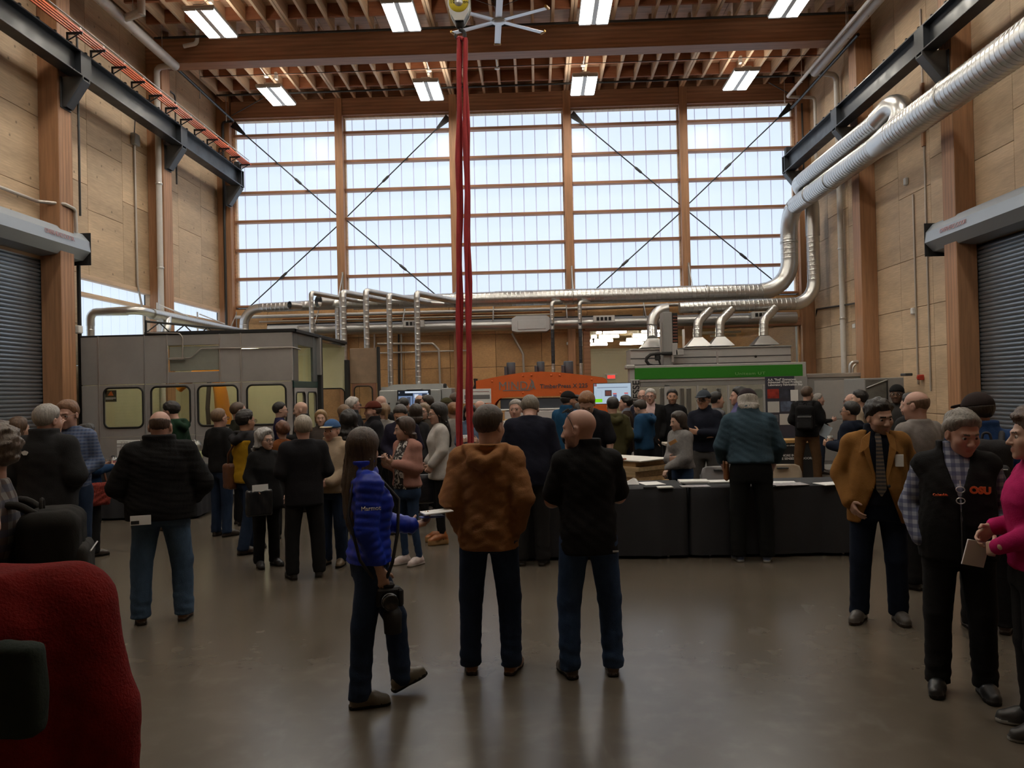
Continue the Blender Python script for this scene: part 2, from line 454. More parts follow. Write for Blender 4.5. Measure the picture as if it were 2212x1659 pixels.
for nm, x0, x1 in (('wall_backing_left', XL-0.3, XL-0.105), ('wall_backing_right', XR+0.105, XR+0.3)):
    b = MB()
    if 'left' in nm:
        b.box((x0, YF, 4.19), (x1, 14.35, 9.9)); b.box((x0, 14.35, 4.14), (x1, 21.3, 9.9)); b.box((x0, YF, 0), (x1, 9.95, 4.19)); b.box((x0, 13.93, 0), (x1, 21.3, 2.29))
        b.box((x0, 13.93, 2.29), (x1, 14.35, 4.19)); b.box((x0, 17.0, 2.29), (x1, 17.4, 4.14)); b.box((x0, 9.95, 0), (x1-0.1, 13.93, 4.19))
    else:
        b.box((x0, YF, 0), (x1, 36.0, 9.9))
    o = struct(b.build(nm, M_DARKGREY)); o.name = nm
fw = MB(); fw.box((XL-0.3, YF-0.3, 0), (XR+0.3, YF, 9.9)); struct(fw.build('wall_front', M_CLT), 'plywood wall behind the photographer')

# columns against the side walls
def column(name, xin, xout, y, label, z1=9.0, dy=0.2):
    b = MB(); b.box((xin, -dy, 0), (xout, dy, z1), 0.008); o = struct(b.build(name, M_GLZ), label); o.location = (0, y, 0); return o
for i, y in enumerate(COLY):
    column('column_left', -7.9, XL+0.001, y if y < 20.9 else 21.0, 'glulam column against the plywood wall', 9.86 if y > 20 else 9.0)
    column('column_right', 6.82, XR-0.001, y if y < 20.9 else 21.0, 'glulam column against the plywood wall', 9.86 if y > 20 else 9.0)

# ---- window wall: window_1 holds panes, girts, joiners; posts and header are columns / beams
win = struct(link('window_1', None), 'wide translucent polycarbonate window wall between timber posts')
pw = 0.323
edges = [-7.86]+BX+[6.78]
b = MB(); b.box((-(pw-0.028)/2, -0.02, 4.15), ((pw-0.028)/2, 0.02, 9.15)); pm = b.mesh('pane'); pm.materials.append(M_PANE)
b = MB(); b.box((-0.0138, -0.015, 4.15), (0.0138, 0.015, 9.15)); qm = b.mesh('pane_joiner'); qm.materials.append(M_JOIN)
x = -7.98
while x < 6.9:
    link('pane', pm, win, (x+pw/2, 21.22, 0)); link('pane_joiner', qm, win, (x, 21.225, 0)); x += pw
gz = [8.70-0.757*k for k in range(6)]
for i in range(5):
    x0, x1 = edges[i]+(0.1 if i else 0), edges[i+1]-(0.1 if i < 4 else 0)
    b = MB(); b.box((x0, 20.98, -0.035), (x1, 21.17, 0.035), 0.004); gm = b.mesh('girt'); gm.materials.append(M_GLX)
    for z in gz: link('girt', gm, win, (0, 0, z))
    b = MB(); b.box((x0, 20.98, 4.16), (x1, 21.17, 4.22), 0.004); b.build('sill_rail', M_GLX, win)
    b = MB(); b.box((x0, 20.98, 9.08), (x1, 21.17, 9.13), 0.004); b.build('head_rail', M_JOIST, win)
    for xx in (x0, x1):
        b = MB(); b.box((xx-0.03, 21.05, 4.2), (xx+0.03, 21.17, 9.1)); b.build('jamb_post', M_JOIST, win)
for x in BX:
    b = MB(); b.box((-0.1, 20.82, 0), (0.1, 21.2, 9.56), 0.006); o = struct(b.build('column_window', M_GLZ), 'slender glulam post of the window wall'); o.location = (x, 0, 0)
for i in range(5):
    b = MB(); b.box((edges[i]+(0.1 if i else -0.02), 20.86, 9.12), (edges[i+1]-(0.1 if i < 4 else -0.02), 21.2, 9.56), 0.006)
    struct(b.build('header_beam', M_GLX), 'glulam header above the window wall')
# shell around the window so that no light leaks
b = MB(); b.box((XL-0.3, 21.26, 0), (XR+0.3, 21.3, 4.15)); 
ob = MB(); ob.box((XL-0.3, 21.0, 9.56), (XR+0.3, 21.4, 9.95)); ob.box((XL-0.3, 21.0, 4.1), (-7.88, 21.4, 9.95)); ob.box((6.8, 21.0, 4.1), (XR+0.3, 21.4, 9.95))
struct(ob.build('trim_1', M_GLX), 'timber trim around the window wall')

# lower back wall of plywood sheets, with the opening to the next room
OPX0, OPX1, OPZ = 1.35, 6.78, 3.32
wb = struct(link('wall_back', None), 'honey coloured plywood wall under the window wall')
for k, xx in enumerate(np.arange(XL, OPX0-0.01, 1.2)):
    x1 = min(xx+1.2, OPX0)
    for (z0, z1) in ((0, 1.22), (1.22, 2.44), (2.44, 3.3), (3.3, 4.12)):
        s = MB(); s.box((-(x1-xx)/2+0.004, -0.05, -(z1-z0)/2+0.004), ((x1-xx)/2-0.004, 0.05, (z1-z0)/2-0.004), 0.004)
        o = s.build('plywood_sheet', M_CLTB, wb); o.location = ((xx+x1)/2, 21.05, (z0+z1)/2)
s = MB(); s.box((OPX0, 21.0, OPZ), (OPX1, 21.1, 4.12), 0.004); s.build('plywood_sheet', M_CLTB, wb)
s = MB(); s.box((OPX1, 21.0, 0), (XR, 21.1, 4.12), 0.004); s.build('plywood_sheet', M_CLTB, wb)
s = MB(); s.box((XL-0.3, 21.1, 0), (OPX0, 21.25, 4.15)); s.box((OPX1, 21.1, 0), (XR+0.3, 21.25, 4.15)); s.box((OPX0, 21.1, OPZ), (OPX1, 21.25, 4.15)); s.build('wall_core', M_DARKGREY, wb)
s = MB(); s.box((OPX0-0.08, 20.9, OPZ), (OPX1+0.05, 21.0, OPZ+0.22), 0.005); s.box((OPX0-0.12, 20.9, 0), (OPX0+0.06, 21.0, OPZ), 0.005)
struct(s.build('trim_2', M_GLX), 'timber lintel and jamb of the opening to the next room')

# next room seen through the opening
M_CREAM = mat('cream_wall_paint', (0.60, 0.54, 0.40), rough=0.7)
M_DKCEIL = mat('next_room_ceiling', (0.36, 0.26, 0.13), rough=0.7, var=0.35, vscale=2, stretch=(8, 0.3, 1))
s = MB(); s.box((0.8, 34.9, 0), (4.6, 35.05, 3.55)); struct(s.build('wall_far', M_CREAM), 'cream wall of the next room')
s = MB(); s.box((0.2, 21.3, 0), (0.3, 35, 3.9)); s.box((4.6, 33.0, 0), (4.75, 35.1, 3.9)); s.box((0.3, 34.9, 0), (0.8, 35.0, 3.9)); struct(s.build('wall_far_side', M_CREAM), 'cream side wall of the next room')
s = MB(); s.box((4.75, 33.0, 0), (XR+0.1, 33.1, 3.9)); s.box((0.8, 34.9, 3.55), (4.6, 35.05, 3.95)); s.box((7.0, 21.3, 0), (7.1, 33.0, 3.9)); struct(s.build('wall_far_timber', M_CLTB), 'plywood wall of the next room')
s = MB(); s.box((0.2, 21.26, 3.9), (XR+4.3, 35.2, 4.05)); struct(s.build('ceiling_far', M_DKCEIL), 'dark timber ceiling of the next room')
s = MB(); s.box((0.9, 34.8, 3.35), (4.6, 34.9, 3.45), 0.01); struct(s.build('trim_3', M_CREAM), 'pale rail along the far cream wall')

# ---- low windows in the left wall
for n, (y0, y1, z0, z1) in enumerate(WINL):
    w = struct(link('window_%d' % (n+2), None), 'low band of translucent panels in the side wall')
    y = y0
    while y < y1-0.05:
        e = min(y+pw, y1); b = MB(); b.box((XL-0.16, y+0.01, z0), (XL-0.12, e-0.01, z1)); b.build('pane', M_PANE, w)
        b = MB(); b.box((XL-0.165, y-0.010, z0), (XL-0.125, y+0.010, z1)); b.build('pane_joiner', M_JOIN, w); y = e
    b = MB(); b.box((XL-0.12, y0, 3.72), (XL-0.02, y1, 3.80), 0.004); b.build('girt', M_JOIST, w)
    b = MB(); b.box((XL-0.12, y0, z1-0.09), (XL+0.02, y1, z1), 0.004); b.build('head_rail', M_JOIST, w)
    b = MB(); b.box((XL-0.12, y0, z0), (XL+0.02, y1, z0+0.07), 0.004); b.build('sill_rail', M_JOIST, w)
    b = MB(); b.box((XL-0.22, y0-0.05, z0-0.05), (XL-0.2, y1+0.05, z1+0.05)); b.build('outer_sheet', M_WHITE, w)

# ---- roller doors
def roller(name, xw, sgn, y0, y1, zt, label, logo):
    """coiling door in the wall plane xw; sgn points into the room"""
    d = struct(link(name, None), label)
    n = int(zt/0.066)
    s = MB(); pr = [(0, 0), (0.012, 0.004), (0.020, 0.018), (0.022, 0.033), (0.018, 0.050), (0.006, 0.058), (0, 0.066)]
    prof = [(sgn*(a-0.03), z) for a, z in pr]
    v = []; f = []
    for yy in (y0+0.06, y1-0.06):
        v += [(p, yy, q) for p, q in prof]+[(-sgn*0.05, yy, 0.066), (-sgn*0.05, yy, 0)]
    k = len(prof)+2
    f = [((i, (i+1) % k, k+(i+1) % k, k+i) if sgn > 0 else (k+i, k+(i+1) % k, (i+1) % k, i)) for i in range(k)]
    f += [tuple(range(k)), tuple(range(2*k-1, k-1, -1))]
    s.add(v, f); me = s.mesh('slat'); me.materials.append(M_ROLL)
    for i in range(n): link('slat', me, d, (xw, 0, i*0.066))
    g = MB()
    for yy in (y0, y1):
        dy = 0.075 if yy == y0 else -0.075
        b = MB(); b.box((xw-sgn*0.02, yy, 0), (xw+sgn*0.05, yy+dy, zt), 0.004); b.build('guide_rail', M_HOUSE, d)
        b = MB(); b.box((xw-sgn*0.02, yy-0.03 if dy < 0 else yy-0.05, 0), (xw+sgn*0.085, yy+0.05 if dy < 0 else yy+0.03, zt), 0.004); b.build('guide_angle', M_STEELBLK, d)
    # housing: an eight-sided hood with black end brackets
    za = zt-0.02
    hood = [(0.0, za+0.5), (0.30, za+0.5), (0.42, za+0.36), (0.44, za+0.18), (0.30, za+0.03), (0.06, za), (0, za)]
    b = MB(); b.prism([(xw+sgn*p, q) for p, q in hood], y0-0.1, y1+0.02, 'y'); b.build('hood', M_HOUSE, d)
    for yy in (y0-0.13, y1+0.02):
        b = MB(); b.box((xw, yy, za-0.05), (xw+sgn*0.44, yy+0.015, za+0.52)); b.build('end_bracket', M_BLACK, d)
    return d
M_SEAM = mat('roller_hood_under', (0.10, 0.115, 0.13), rough=0.5)
d1 = roller('door_1', XL, 1, DOOR_L[0], DOOR_L[1], 4.26, 'grey steel roller door below the left crane rail', None)
d2 = roller('door_2', XR, -1, DOOR_R[0], DOOR_R[1], 4.02, 'grey steel roller door beside the right wall ducts', None)
M_FADERED = mat('faded_red_print', (0.42, 0.24, 0.26), rough=0.6)
# faded print on the hoods
lettering('OVERHEAD DOOR', 0.11, M_FADERED, d1, (XL+0.436, 13.05, 4.55), rot=(math.radians(-12), 0, PI/2), ext=0.002, spacing=0.85)
lettering('OVERHEAD DOOR', 0.11, M_FADERED, d2, (XR-0.436, 13.1, 4.28), rot=(math.radians(-12), 0, -PI/2), ext=0.002, spacing=0.85)

# ---- ceiling fixtures
lampgrp = 'high bay ceiling lights'
def lamp(p, label):
    t = thing('ceiling_light', label, 'ceiling light', p, 0, lampgrp)
    b = MB(); b.box((-0.30, -0.62, 0.0), (0.30, 0.62, 0.07), 0.012); b.box((-0.11, -0.58, 0.07), (0.11, 0.58, 0.11), 0.01); b.build('housing', M_LAMPBODY, t)
    b = MB(); b.box((-0.05, -0.60, -0.02), (0.05, 0.60, 0.0), 0.006); b.build('centre_channel', M_LAMPBODY, t)
    for s in (-1, 1):
        b = MB(); b.box((s*0.06, -0.57, -0.008), (s*0.28, 0.57, -0.001)); b.build('lens', M_LAMP, t)
        for e in (-1, 1):
            b = MB(); b.box((s*0.055, e*0.57, -0.022), (s*0.285, e*0.615, 0.0), 0.004); b.build('end_cap', M_LAMPBODY, t)
    b = MB(); b.box((-0.27, -0.5, 0.072), (-0.15, 0.5, 0.076)); b.box((0.15, -0.5, 0.072), (0.27, 0.5, 0.076)); b.build('roof_fill_strip', M_ROOF_FILL, t)
    for e in (-0.5, 0.5):
        b = MB(); b.tube([(0, e, 0.11), (0, e*0.2, 0.42)], 0.004, 5); b.build('hanging_wire', M_BLKPIPE, t)
    b = MB(); b.box((-0.03, -0.06, 0.40), (0.03, 0.06, 0.56)); b.build('canopy', M_LAMPBODY, t)
    return t
M_ROOF_FILL = emis('roof_fill_glow', (1.0, 0.90, 0.74), LAMP_L*0.3)  # glowing strips added on top of the housings to brighten the roof
ords = ['leftmost', 'second', 'third', 'rightmost']
for r, (row, nm) in enumerate([([(455, 50), (868, 37), (1287, 18), (1710, 8)], 'front row by the deep beam'), ([(597, 207), (927, 198), (1261, 185), (1601, 172)], 'rear row near the window')]):
    pts = [at(px_, py_, Z=9.02) for px_, py_ in row]; ym = sum(p.y for p in pts)/4
    for i, p in enumerate(pts):
        lamp((p.x, ym, 9.02), 'lit twin-lens ceiling light, %s of the %s' % (ords[i], nm))
xs_ = [p.x for p in pts]
nm_ = ["third", "fourth", "fifth", "sixth"]
for k, y in enumerate((11.6, 7.8, 4.0)):       # unseen rows of the same fixture, added as fill light on the crowd
    for i, x in enumerate(xs_): lamp((x, y, 9.02), 'unseen ceiling light added over the crowd, %s in the %s row from the window' % (ords[i], nm_[k][:-2]+'th' if False else nm_[k]))
# ================================================================== services: ducts, pipes, crane
def resample(pts, step):
    out = []
    for i in range(len(pts)-1):
        a, b = Vector(pts[i]), Vector(pts[i+1]); n = max(1, int(round((b-a).length/step)))
        for k in range(n): out.append(a+(b-a)*k/n)
    return out+[Vector(pts[-1])]
def duct_mesh(pts, r, n=18, pitch=0.11, rib=0.004, r1=None):
    """spiral duct: swept tube with raised seams; straight runs get a seam every pitch"""
    P = []; R = []
    pts = [Vector(p) for p in pts]; tot = sum((pts[i+1]-pts[i]).length for i in range(len(pts)-1)); acc = 0
    for i in range(len(pts)-1):
        a, b = pts[i], pts[i+1]; L = (b-a).length; d = (b-a)/L; k = max(1, int(round(L/pitch)))
        for q in range(k):
            s = q/k*L
            rad = r if r1 is None else r+(r1-r)*(acc+s)/tot
            if L > pitch*1.5:
                P += [a+d*s, a+d*(s+0.007), a+d*(s+0.015), a+d*(s+0.023), a+d*(s+0.030)]; R += [rad, rad+rib*0.15, rad+rib*1.5, rad+rib*0.15, rad]
            else: P.append(a+d*s); R.append(rad+(rib if q == 0 else 0))
        acc += L
    P.append(pts[-1]); R.append(r1 or r)
    b = MB(); b.tube(P, r, n, True, R); return b
def collar(c, axis, r, w=0.03, n=18):
    c = Vector(c); a = Vector(axis).normalized()
    b = MB(); b.tube([c-a*w, c-a*w*0.9, c+a*w*0.9, c+a*w], r, n, True, [r*0.97, r, r, r*0.97]); return b

# --- main extraction duct: along the right wall, down, and along the window sill
t = thing('extraction_duct', 'large spiral steel duct running along the right wall and below the window wall', 'duct', (0, 0, 0))
XM, ZM = 6.364, 6.15
duct_mesh([(XM, 6.0, ZM), (XM, 14.3, ZM)], 0.25, 20).build('wide_run', M_GALV, t)
b = MB(); b.tube([(XM, 14.28, ZM), (XM, 14.32, ZM), (XM, 14.95, ZM), (XM, 15.0, ZM)], 0.25, 20, True, [0.25, 0.255, 0.215, 0.21]); b.build('reducer', M_GALV, t)
duct_mesh([(XM, 15.0, ZM), (XM, 19.7, ZM)], 0.205, 20).build('wall_run', M_GALV, t)
el = arc((XM, 15, ZM), (XM, 20.25, ZM), (XM, 20.25, 4.15), 0.62, 6)
duct_mesh([(XM, 19.68, ZM)]+el, 0.205, 20, pitch=0.16).build('upper_elbow', M_GALV, t)
duct_mesh([(XM, 20.25, ZM-0.6), (XM, 20.25, 4.85)], 0.205, 20).build('drop', M_GALV, t)
el = arc((XM, 20.25, 6.0), (XM, 20.25, 4.15), (0, 20.3, 4.15), 0.72, 6)
duct_mesh(el, 0.205, 20, pitch=0.3).build('lower_elbow', M_GALV, t)
duct_mesh([(XM-0.7, 20.28, 4.15), (-1.0, 20.3, 4.14)], 0.195, 20).build('sill_run', M_GALV, t)
duct_mesh([(-1.0, 20.3, 4.14), (-4.6, 20.3, 4.12)], 0.185, 20, r1=0.165).build('sill_run', M_GALV, t)
duct_mesh([(-4.6, 20.3, 4.12), (-7.0, 20.3, 4.07)], 0.14, 18, r1=0.115).build('sill_run', M_GALV, t)
el = arc((-6, 20.3, 4.07), (-7.42, 20.3, 4.06), (-7.42, 20.3, 2.9), 0.42, 6)
duct_mesh(el, 0.115, 18, pitch=0.2).build('end_elbow', M_GALV, t)
duct_mesh([(-7.42, 20.3, 3.65), (-7.42, 20.3, 2.2)], 0.115, 18).build('end_drop', M_GALV, t)
for p, ax, r in [((XM, 18.6, ZM), (0, 1, 0), 0.216), ((XM, 17.3, ZM), (0, 1, 0), 0.216), ((XM, 12.4, ZM), (0, 1, 0), 0.262), ((4.3, 20.28, 4.15), (1, 0, 0), 0.206), ((0.95, 20.3, 4.145), (1, 0, 0), 0.204), ((-2.0, 20.3, 4.14), (1, 0, 0), 0.198), ((XM, 20.25, 5.35), (0, 0, 1), 0.215)]:
    collar(p, ax, r).build('collar', M_GALVD, t)
for x, y in ((628, 660), (690, 652)):       # open stub ends that point at the room
    p = at(x, y, Y=20.1); rr = 0.10 if x < 650 else 0.16
    b = MB(); b.tube([(p.x, 20.0, p.z), (p.x+0.25, 20.3, p.z)], rr, 16, False); b.build('open_stub', M_GALV, t)
for x in (0.93, -2.03, 3.93, -5.03):        # hanger straps up the posts
    b = MB(); b.box((x+0.02, 20.79, 4.3), (x+0.06, 20.815, 5.0)); b.tube([(x+0.04, 20.8, 4.95), (x+0.04, 20.35, 4.33)], 0.012, 6); b.build('hanger', M_GALVD, t)

# --- second duct: joins the big one, drops in the corner and feeds the hoods
t = thing('branch_duct', 'smaller spiral duct above the large wall duct, feeding four hoods on the green striped machine', 'duct')
zu = 6.6; xu = 6.35
pp = [(6.42, 14.35, 6.2), (6.5, 14.15, 6.55), (6.42, 14.45, 6.72), (xu, 14.9, zu)]
b = MB(); b.tube(rounded(pp, 0.3, 4), 0.2, 18, True); b.build('joining_elbow', M_GALV, t)
duct_mesh([(xu, 14.85, zu), (xu, 19.1, zu)], 0.17, 18).build('upper_run', M_GALV, t)
b = MB(); b.tube(rounded([(xu, 19.05, zu), (xu, 19.5, zu), (6.78, 19.75, zu-0.35), (6.78, 19.75, zu-1.2)], 0.3, 5), 0.165, 16, True); b.build('upper_elbow', M_GALV, t)
duct_mesh([(6.78, 19.75, zu-0.9), (6.78, 19.75, 4.25)], 0.15, 18).build('drop', M_GALV, t)
duct_mesh(arc((6.78, 19.75, 5), (6.78, 19.75, 3.76), (3, 19.7, 3.74), 0.52, 6), 0.15, 18, pitch=0.3).build('lower_elbow', M_GALV, t)
duct_mesh([(6.3, 19.72, 3.765), (3.5, 19.65, 3.73)], 0.15, 18, r1=0.135).build('cross_run', M_GALV, t)
duct_mesh(arc((6, 19.65, 3.735), (2.82, 19.63, 3.72), (2.82, 19.5, 2.9), 0.5, 6), 0.13, 18, pitch=0.3).build('end_elbow', M_GALV, t)
hoods = [(1410, 0.125), (1508, 0.105), (1556, 0.105), (1651, 0.105)]
for i, (px_, rr) in enumerate(hoods):
    q = at(px_, 735, Y=19.3); x = q.x
    if i == 0: duct_mesh([(2.82, 19.6, 3.3), (x, 19.35, 2.98)], rr, 16).build('hood_drop', M_GALV, t)
    else:
        duct_mesh(rounded([(x+0.36, 19.62, 3.66), (x+0.03, 19.4, 3.36), (x, 19.35, 2.98)], 0.2, 4), rr, 16).build('hood_drop', M_GALV, t)
    b = MB(); v = [(x-rr, 19.35-rr, 2.98), (x+rr, 19.35-rr, 2.98), (x+rr, 19.35+rr, 2.98), (x-rr, 19.35+rr, 2.98), (x-0.3, 19.1, 2.76), (x+0.3, 19.1, 2.76), (x+0.3, 19.6, 2.76), (x-0.3, 19.6, 2.76)]
    b.add(v, [(0, 1, 2, 3), (4, 5, 1, 0), (5, 6, 2, 1), (6, 7, 3, 2), (7, 4, 0, 3)]); b.build('hood', M_GALV, t)

# --- five goose-neck drops
spec = [(672, 632, 0.055, 725, 720), (740, 632, 0.08, 770, 770), (790, 628, 0.068, 838, 830), (840, 637, 0.065, 884, 880), (900, 633, 0.07, 940, 940)]
bots = [2.7, 2.3, 2.3, 1.92, 1.92]
names = ['thin goose-neck duct nearest the enclosure roof, leftmost of five', 'thickest goose-neck duct, second of five from the enclosure', 'third goose-neck duct from the enclosure, in the middle of five', 'fourth goose-neck duct, ending at the grey cabinet', 'last goose-neck duct, right above the wall screen']
for i, (x, y, rr, x2, _) in enumerate(spec):
    p = at(x, y, Y=18.9); t = thing('goose_neck_duct', names[i], 'duct', (0, 0, 0), 0, 'goose-neck ducts beside the press')
    duct_mesh([(p.x, 18.9, bots[i]), (p.x, 18.9, p.z-0.1)], rr, 14, pitch=0.13).build('riser', M_GALV, t)
    b = MB(); b.tube(rounded([(p.x, 18.9, p.z-0.12), (p.x, 18.92, p.z), (p.x+0.75, 20.0, p.z-0.08)], 0.14, 5), rr*1.05, 14); b.build('bend', M_GALV, t)
    duct_mesh([(p.x+0.5, 19.63, p.z-0.05), (p.x+0.85, 20.15, p.z-0.08)], rr, 14).build('link', M_GALV, t)
    b = MB(); b.tube([(p.x+0.82, 20.1, p.z-0.08), (p.x+1.15, 20.2, p.z-0.1)], rr*1.05, 14); b.build('tail', M_GALV, t)
t = thing('drop_duct', 'short spiral drop behind the second goose-neck', 'duct', (0, 0, 0))
p = at(729, 700, Y=20.2); duct_mesh([(p.x, 20.2, 2.3), (p.x, 20.2, 4.0)], 0.06, 12).build('riser', M_GALV, t)
for i, x in enumerate((1192, 1252)):
    p = at(x, 652, Y=19.9); t = thing('thin_drop_duct', ['thin drop duct from the sill duct, above the press lettering', 'thin drop duct at the edge of the room opening'][i], 'duct', (0, 0, 0), 0, 'thin drops to the press')
    b = MB(); b.tube(rounded([(p.x+0.25, 20.2, p.z+0.02), (p.x, 19.95, p.z), (p.x, 19.9, 3.3)], 0.1, 4), 0.05, 12); b.build('bend', M_GALV, t)
    duct_mesh([(p.x, 19.9, 3.9), (p.x, 19.9, 3.45)], 0.048, 12).build('bright_run', M_GALV, t)
    duct_mesh([(p.x, 19.9, 3.45), (p.x, 19.9, 2.45)], 0.044, 12).build('dark_hose', M_STEELBLK, t)
    duct_mesh([(p.x, 19.9, 2.45), (p.x, 19.9, 1.9)], 0.044, 12).build('bright_run', M_GALV, t)

# --- supply duct under the sill with grilles and a bright junction box
t = thing('supply_duct', 'long round steel supply duct with white grilles on the back wall', 'duct')
ZS = 3.50
duct_mesh([(-6.9, 20.6, ZS), (-0.55, 20.6, ZS)], 0.145, 20, pitch=1.2, rib=0.004).build('run', M_GALVD, t)
duct_mesh([(0.35, 20.6, ZS), (6.6, 20.6, ZS)], 0.145, 20, pitch=1.2, rib=0.004).build('run', M_GALVD, t)
b = MB(); b.prism([(-0.6, ZS-0.17), (-0.48, ZS-0.2), (0.28, ZS-0.2), (0.36, ZS-0.15), (0.36, ZS+0.15), (0.28, ZS+0.2), (-0.48, ZS+0.2), (-0.6, ZS+0.13)], 20.36, 20.85, 'y')
b.build('junction_box', mat('bright_sheet_steel', (0.70, 0.73, 0.76), rough=0.3, metal=0.4, var=0.05, vscale=4), t)
b = MB(); b.box((-0.45, 20.335, ZS-0.14), (0.25, 20.36, ZS+0.09), 0.004); b.box((-0.09, 20.325, ZS-0.02), (-0.03, 20.335, ZS+0.03)); b.build('access_door', mat('bright_sheet_steel', (1, 1, 1)), t)
for x in (893, 1305, 1648):
    p = at(x, 700, Y=20.4); b = MB(); b.box((p.x-0.27, 20.38, ZS-0.02), (p.x+0.27, 20.6, ZS+0.16), 0.01); g = b.build('grille', M_WHITE, t)
    for k in range(4):
        b = MB(); b.box((p.x-0.19+k*0.1, 20.368, ZS+0.03), (p.x-0.12+k*0.1, 20.38, ZS+0.12)); b.build('slot', M_BLACK, g)
p = at(610, 700, Y=20.3); b = MB(); b.box((p.x-0.42, 20.35, ZS-0.06), (p.x+0.38, 20.5, ZS+0.10), 0.02); b.build('end_unit', M_WHITE, t)

# --- pipes along the back wall
def pipe(name, pts, r, m, label, cat='pipe', n=8, rad=0.08, grp=None):
    b = MB(); b.tube(rounded(pts, rad, 4) if len(pts) > 2 else pts, r, n); o = b.build(name, m); return tag(o, label, cat, grp)
WPIPE = pipe('wall_pipe', [(-7.85, 20.85, 3.9), (1.8, 20.85, 3.9), (6.6, 20.85, 3.98)], 0.045, M_WHITEPIPE, 'white horizontal pipe between the two back wall ducts')
pipe('wall_pipe', [(-7.2, 20.8, 3.76), (0.5, 20.8, 3.76)], 0.02, M_CONDUIT, 'thin grey conduit just under the white back wall pipe')
pipe('wall_pipe', [(-7.0, 20.82, 3.68), (2.5, 20.82, 3.68)], 0.022, M_BLKPIPE, 'thin black pipe lowest of the back wall lines')
pipe('wall_pipe', [(-6.6, 20.85, 3.82), (0.7, 20.85, 3.82)], 0.016, mat('copper_line', (0.35, 0.13, 0.06), rough=0.4, metal=0.8), 'copper coloured line beneath the white back wall pipe')
for x in (500, 1065, 1225, 1395, 680, 870):
    p = at(x, 690, Y=20.55)
    b = MB(); b.tube([(p.x, 20.9, 4.0), (p.x, 20.5, 3.62)], 0.016, 6); b.tube([(p.x, 20.95, 3.62), (p.x, 20.42, 3.62)], 0.016, 6); b.tube([(p.x, 20.9, 3.6), (p.x, 20.9, 4.05)], 0.016, 6)
    b.build('bracket', M_GALVD, WPIPE)
q1 = at(960, 742, Y=20.9)
pipe('wall_conduit', [at(815, 743, Y=20.9), at(935, 742, Y=20.9), at(948, 755, Y=20.9), at(951, 830, Y=20.9)], 0.03, M_CONDUIT, 'grey conduit bending down near the wall screen', 'conduit')
pipe('wall_conduit', [at(812, 763, Y=20.9), at(1010, 757, Y=20.9)], 0.022, M_CONDUIT, 'thin level conduit below the bending one', 'conduit')
for x, m, lab in ((809, M_CONDUIT, 'thin grey conduit dropping left of the black one on the back wall'), (861, M_BLKPIPE, 'black conduit dropping down the honey back wall'), (867, M_CONDUIT, 'grey conduit hugging the black one on the back wall')):
    pipe('wall_conduit', [at(x, 722, Y=20.95), at(x+1, 830, Y=20.95)], 0.022, m, lab, 'conduit')
pipe('wall_conduit', rounded([at(1106, 720, Y=20.8), at(1130, 765, Y=20.8), at(1132, 808, Y=20.8)], 0.1), 0.03, M_CONDUIT, 'conduit from the bright junction box down to the press', 'conduit')
p = at(1233, 742, Y=20.9); b = MB(); b.box((p.x-0.11, 20.86, p.z-0.04), (p.x+0.11, 20.98, p.z+0.04), 0.015); b.tube([(p.x-0.03, 20.93, p.z), (p.x-0.03, 20.93, 3.3)], 0.014, 6); b.tube([(p.x+0.04, 20.93, p.z), (p.x+0.04, 20.93, 3.3)], 0.014, 6)
tag(b.build('junction_light', M_WHITE), 'small white box with two conduits beside the room opening', 'electrical box')

# --- roof drains and sprinkler lines
t = DRAIN_L = thing('roof_drain', 'thick white roof drain along the left eave, dropping beside the left column', 'pipe')
b = MB(); b.tube([(-7.6, 3.0, 8.94), (-7.6, 17.0, 8.94)], 0.1, 14); b.build('eave_pipe', M_WHITEPIPE, t)
b = MB(); b.tube(rounded([(-7.6, 16.97, 8.94), (-7.97, 16.93, 8.9), (-7.97, 16.93, 0.0)], 0.12, 5), 0.062, 12); b.build('downpipe', M_WHITEPIPE, t)
b = MB(); b.tube([(-7.14, 14.6, 8.9), (-7.14, 14.6, 9.55)], 0.07, 12); b.tube(rounded([(-7.14, 14.6, 8.95), (-7.58, 14.8, 8.94)], 0.1), 0.07, 12); b.build('riser', M_WHITEPIPE, t)
for z in (4.6, 6.4): collar((-7.97, 16.93, z), (0, 0, 1), 0.072, 0.02, 12).build('clamp', M_GALV, t)
t = DRAIN_R = thing('roof_drain', 'thick white roof drain along the right eave, dropping behind the right column', 'pipe')
b = MB(); b.tube([(6.52, 3.0, 8.94), (6.52, 18.6, 8.94)], 0.1, 14); b.build('eave_pipe', M_WHITEPIPE, t)
b = MB(); b.tube(rounded([(6.52, 18.57, 8.94), (7.05, 18.7, 8.9), (7.05, 18.7, 0.0)], 0.12, 5), 0.062, 12); b.build('downpipe', M_WHITEPIPE, t)
for z in (3.3, 4.9): collar((7.05, 18.7, z), (0, 0, 1), 0.072, 0.02, 12).build('clamp', M_GALV, t)
SPR_L = pipe('sprinkler_pipe', [(-7.74, 17.45, 9.05), (-7.74, 20.70, 9.0), (-8.05, 20.74, 9.0), (-8.05, 20.74, 3.6)], 0.034, M_BLKPIPE, 'dark sprinkler pipe under the left eave, dropping in the corner')
pipe('sprinkler_pipe', [(-7.95, 17.3, 8.6), (-7.95, 17.75, 8.6), (-7.95, 17.75, 6.6)], 0.02, M_BLKPIPE, 'short black pipe dropping behind the left rail')
pipe('sprinkler_pipe', [(-7.82, 13.66, 5.0), (-7.82, 13.66, 8.2), (-7.9, 13.7, 8.25)], 0.02, M_BLKPIPE, 'black pipe up the column beside the left roller door')
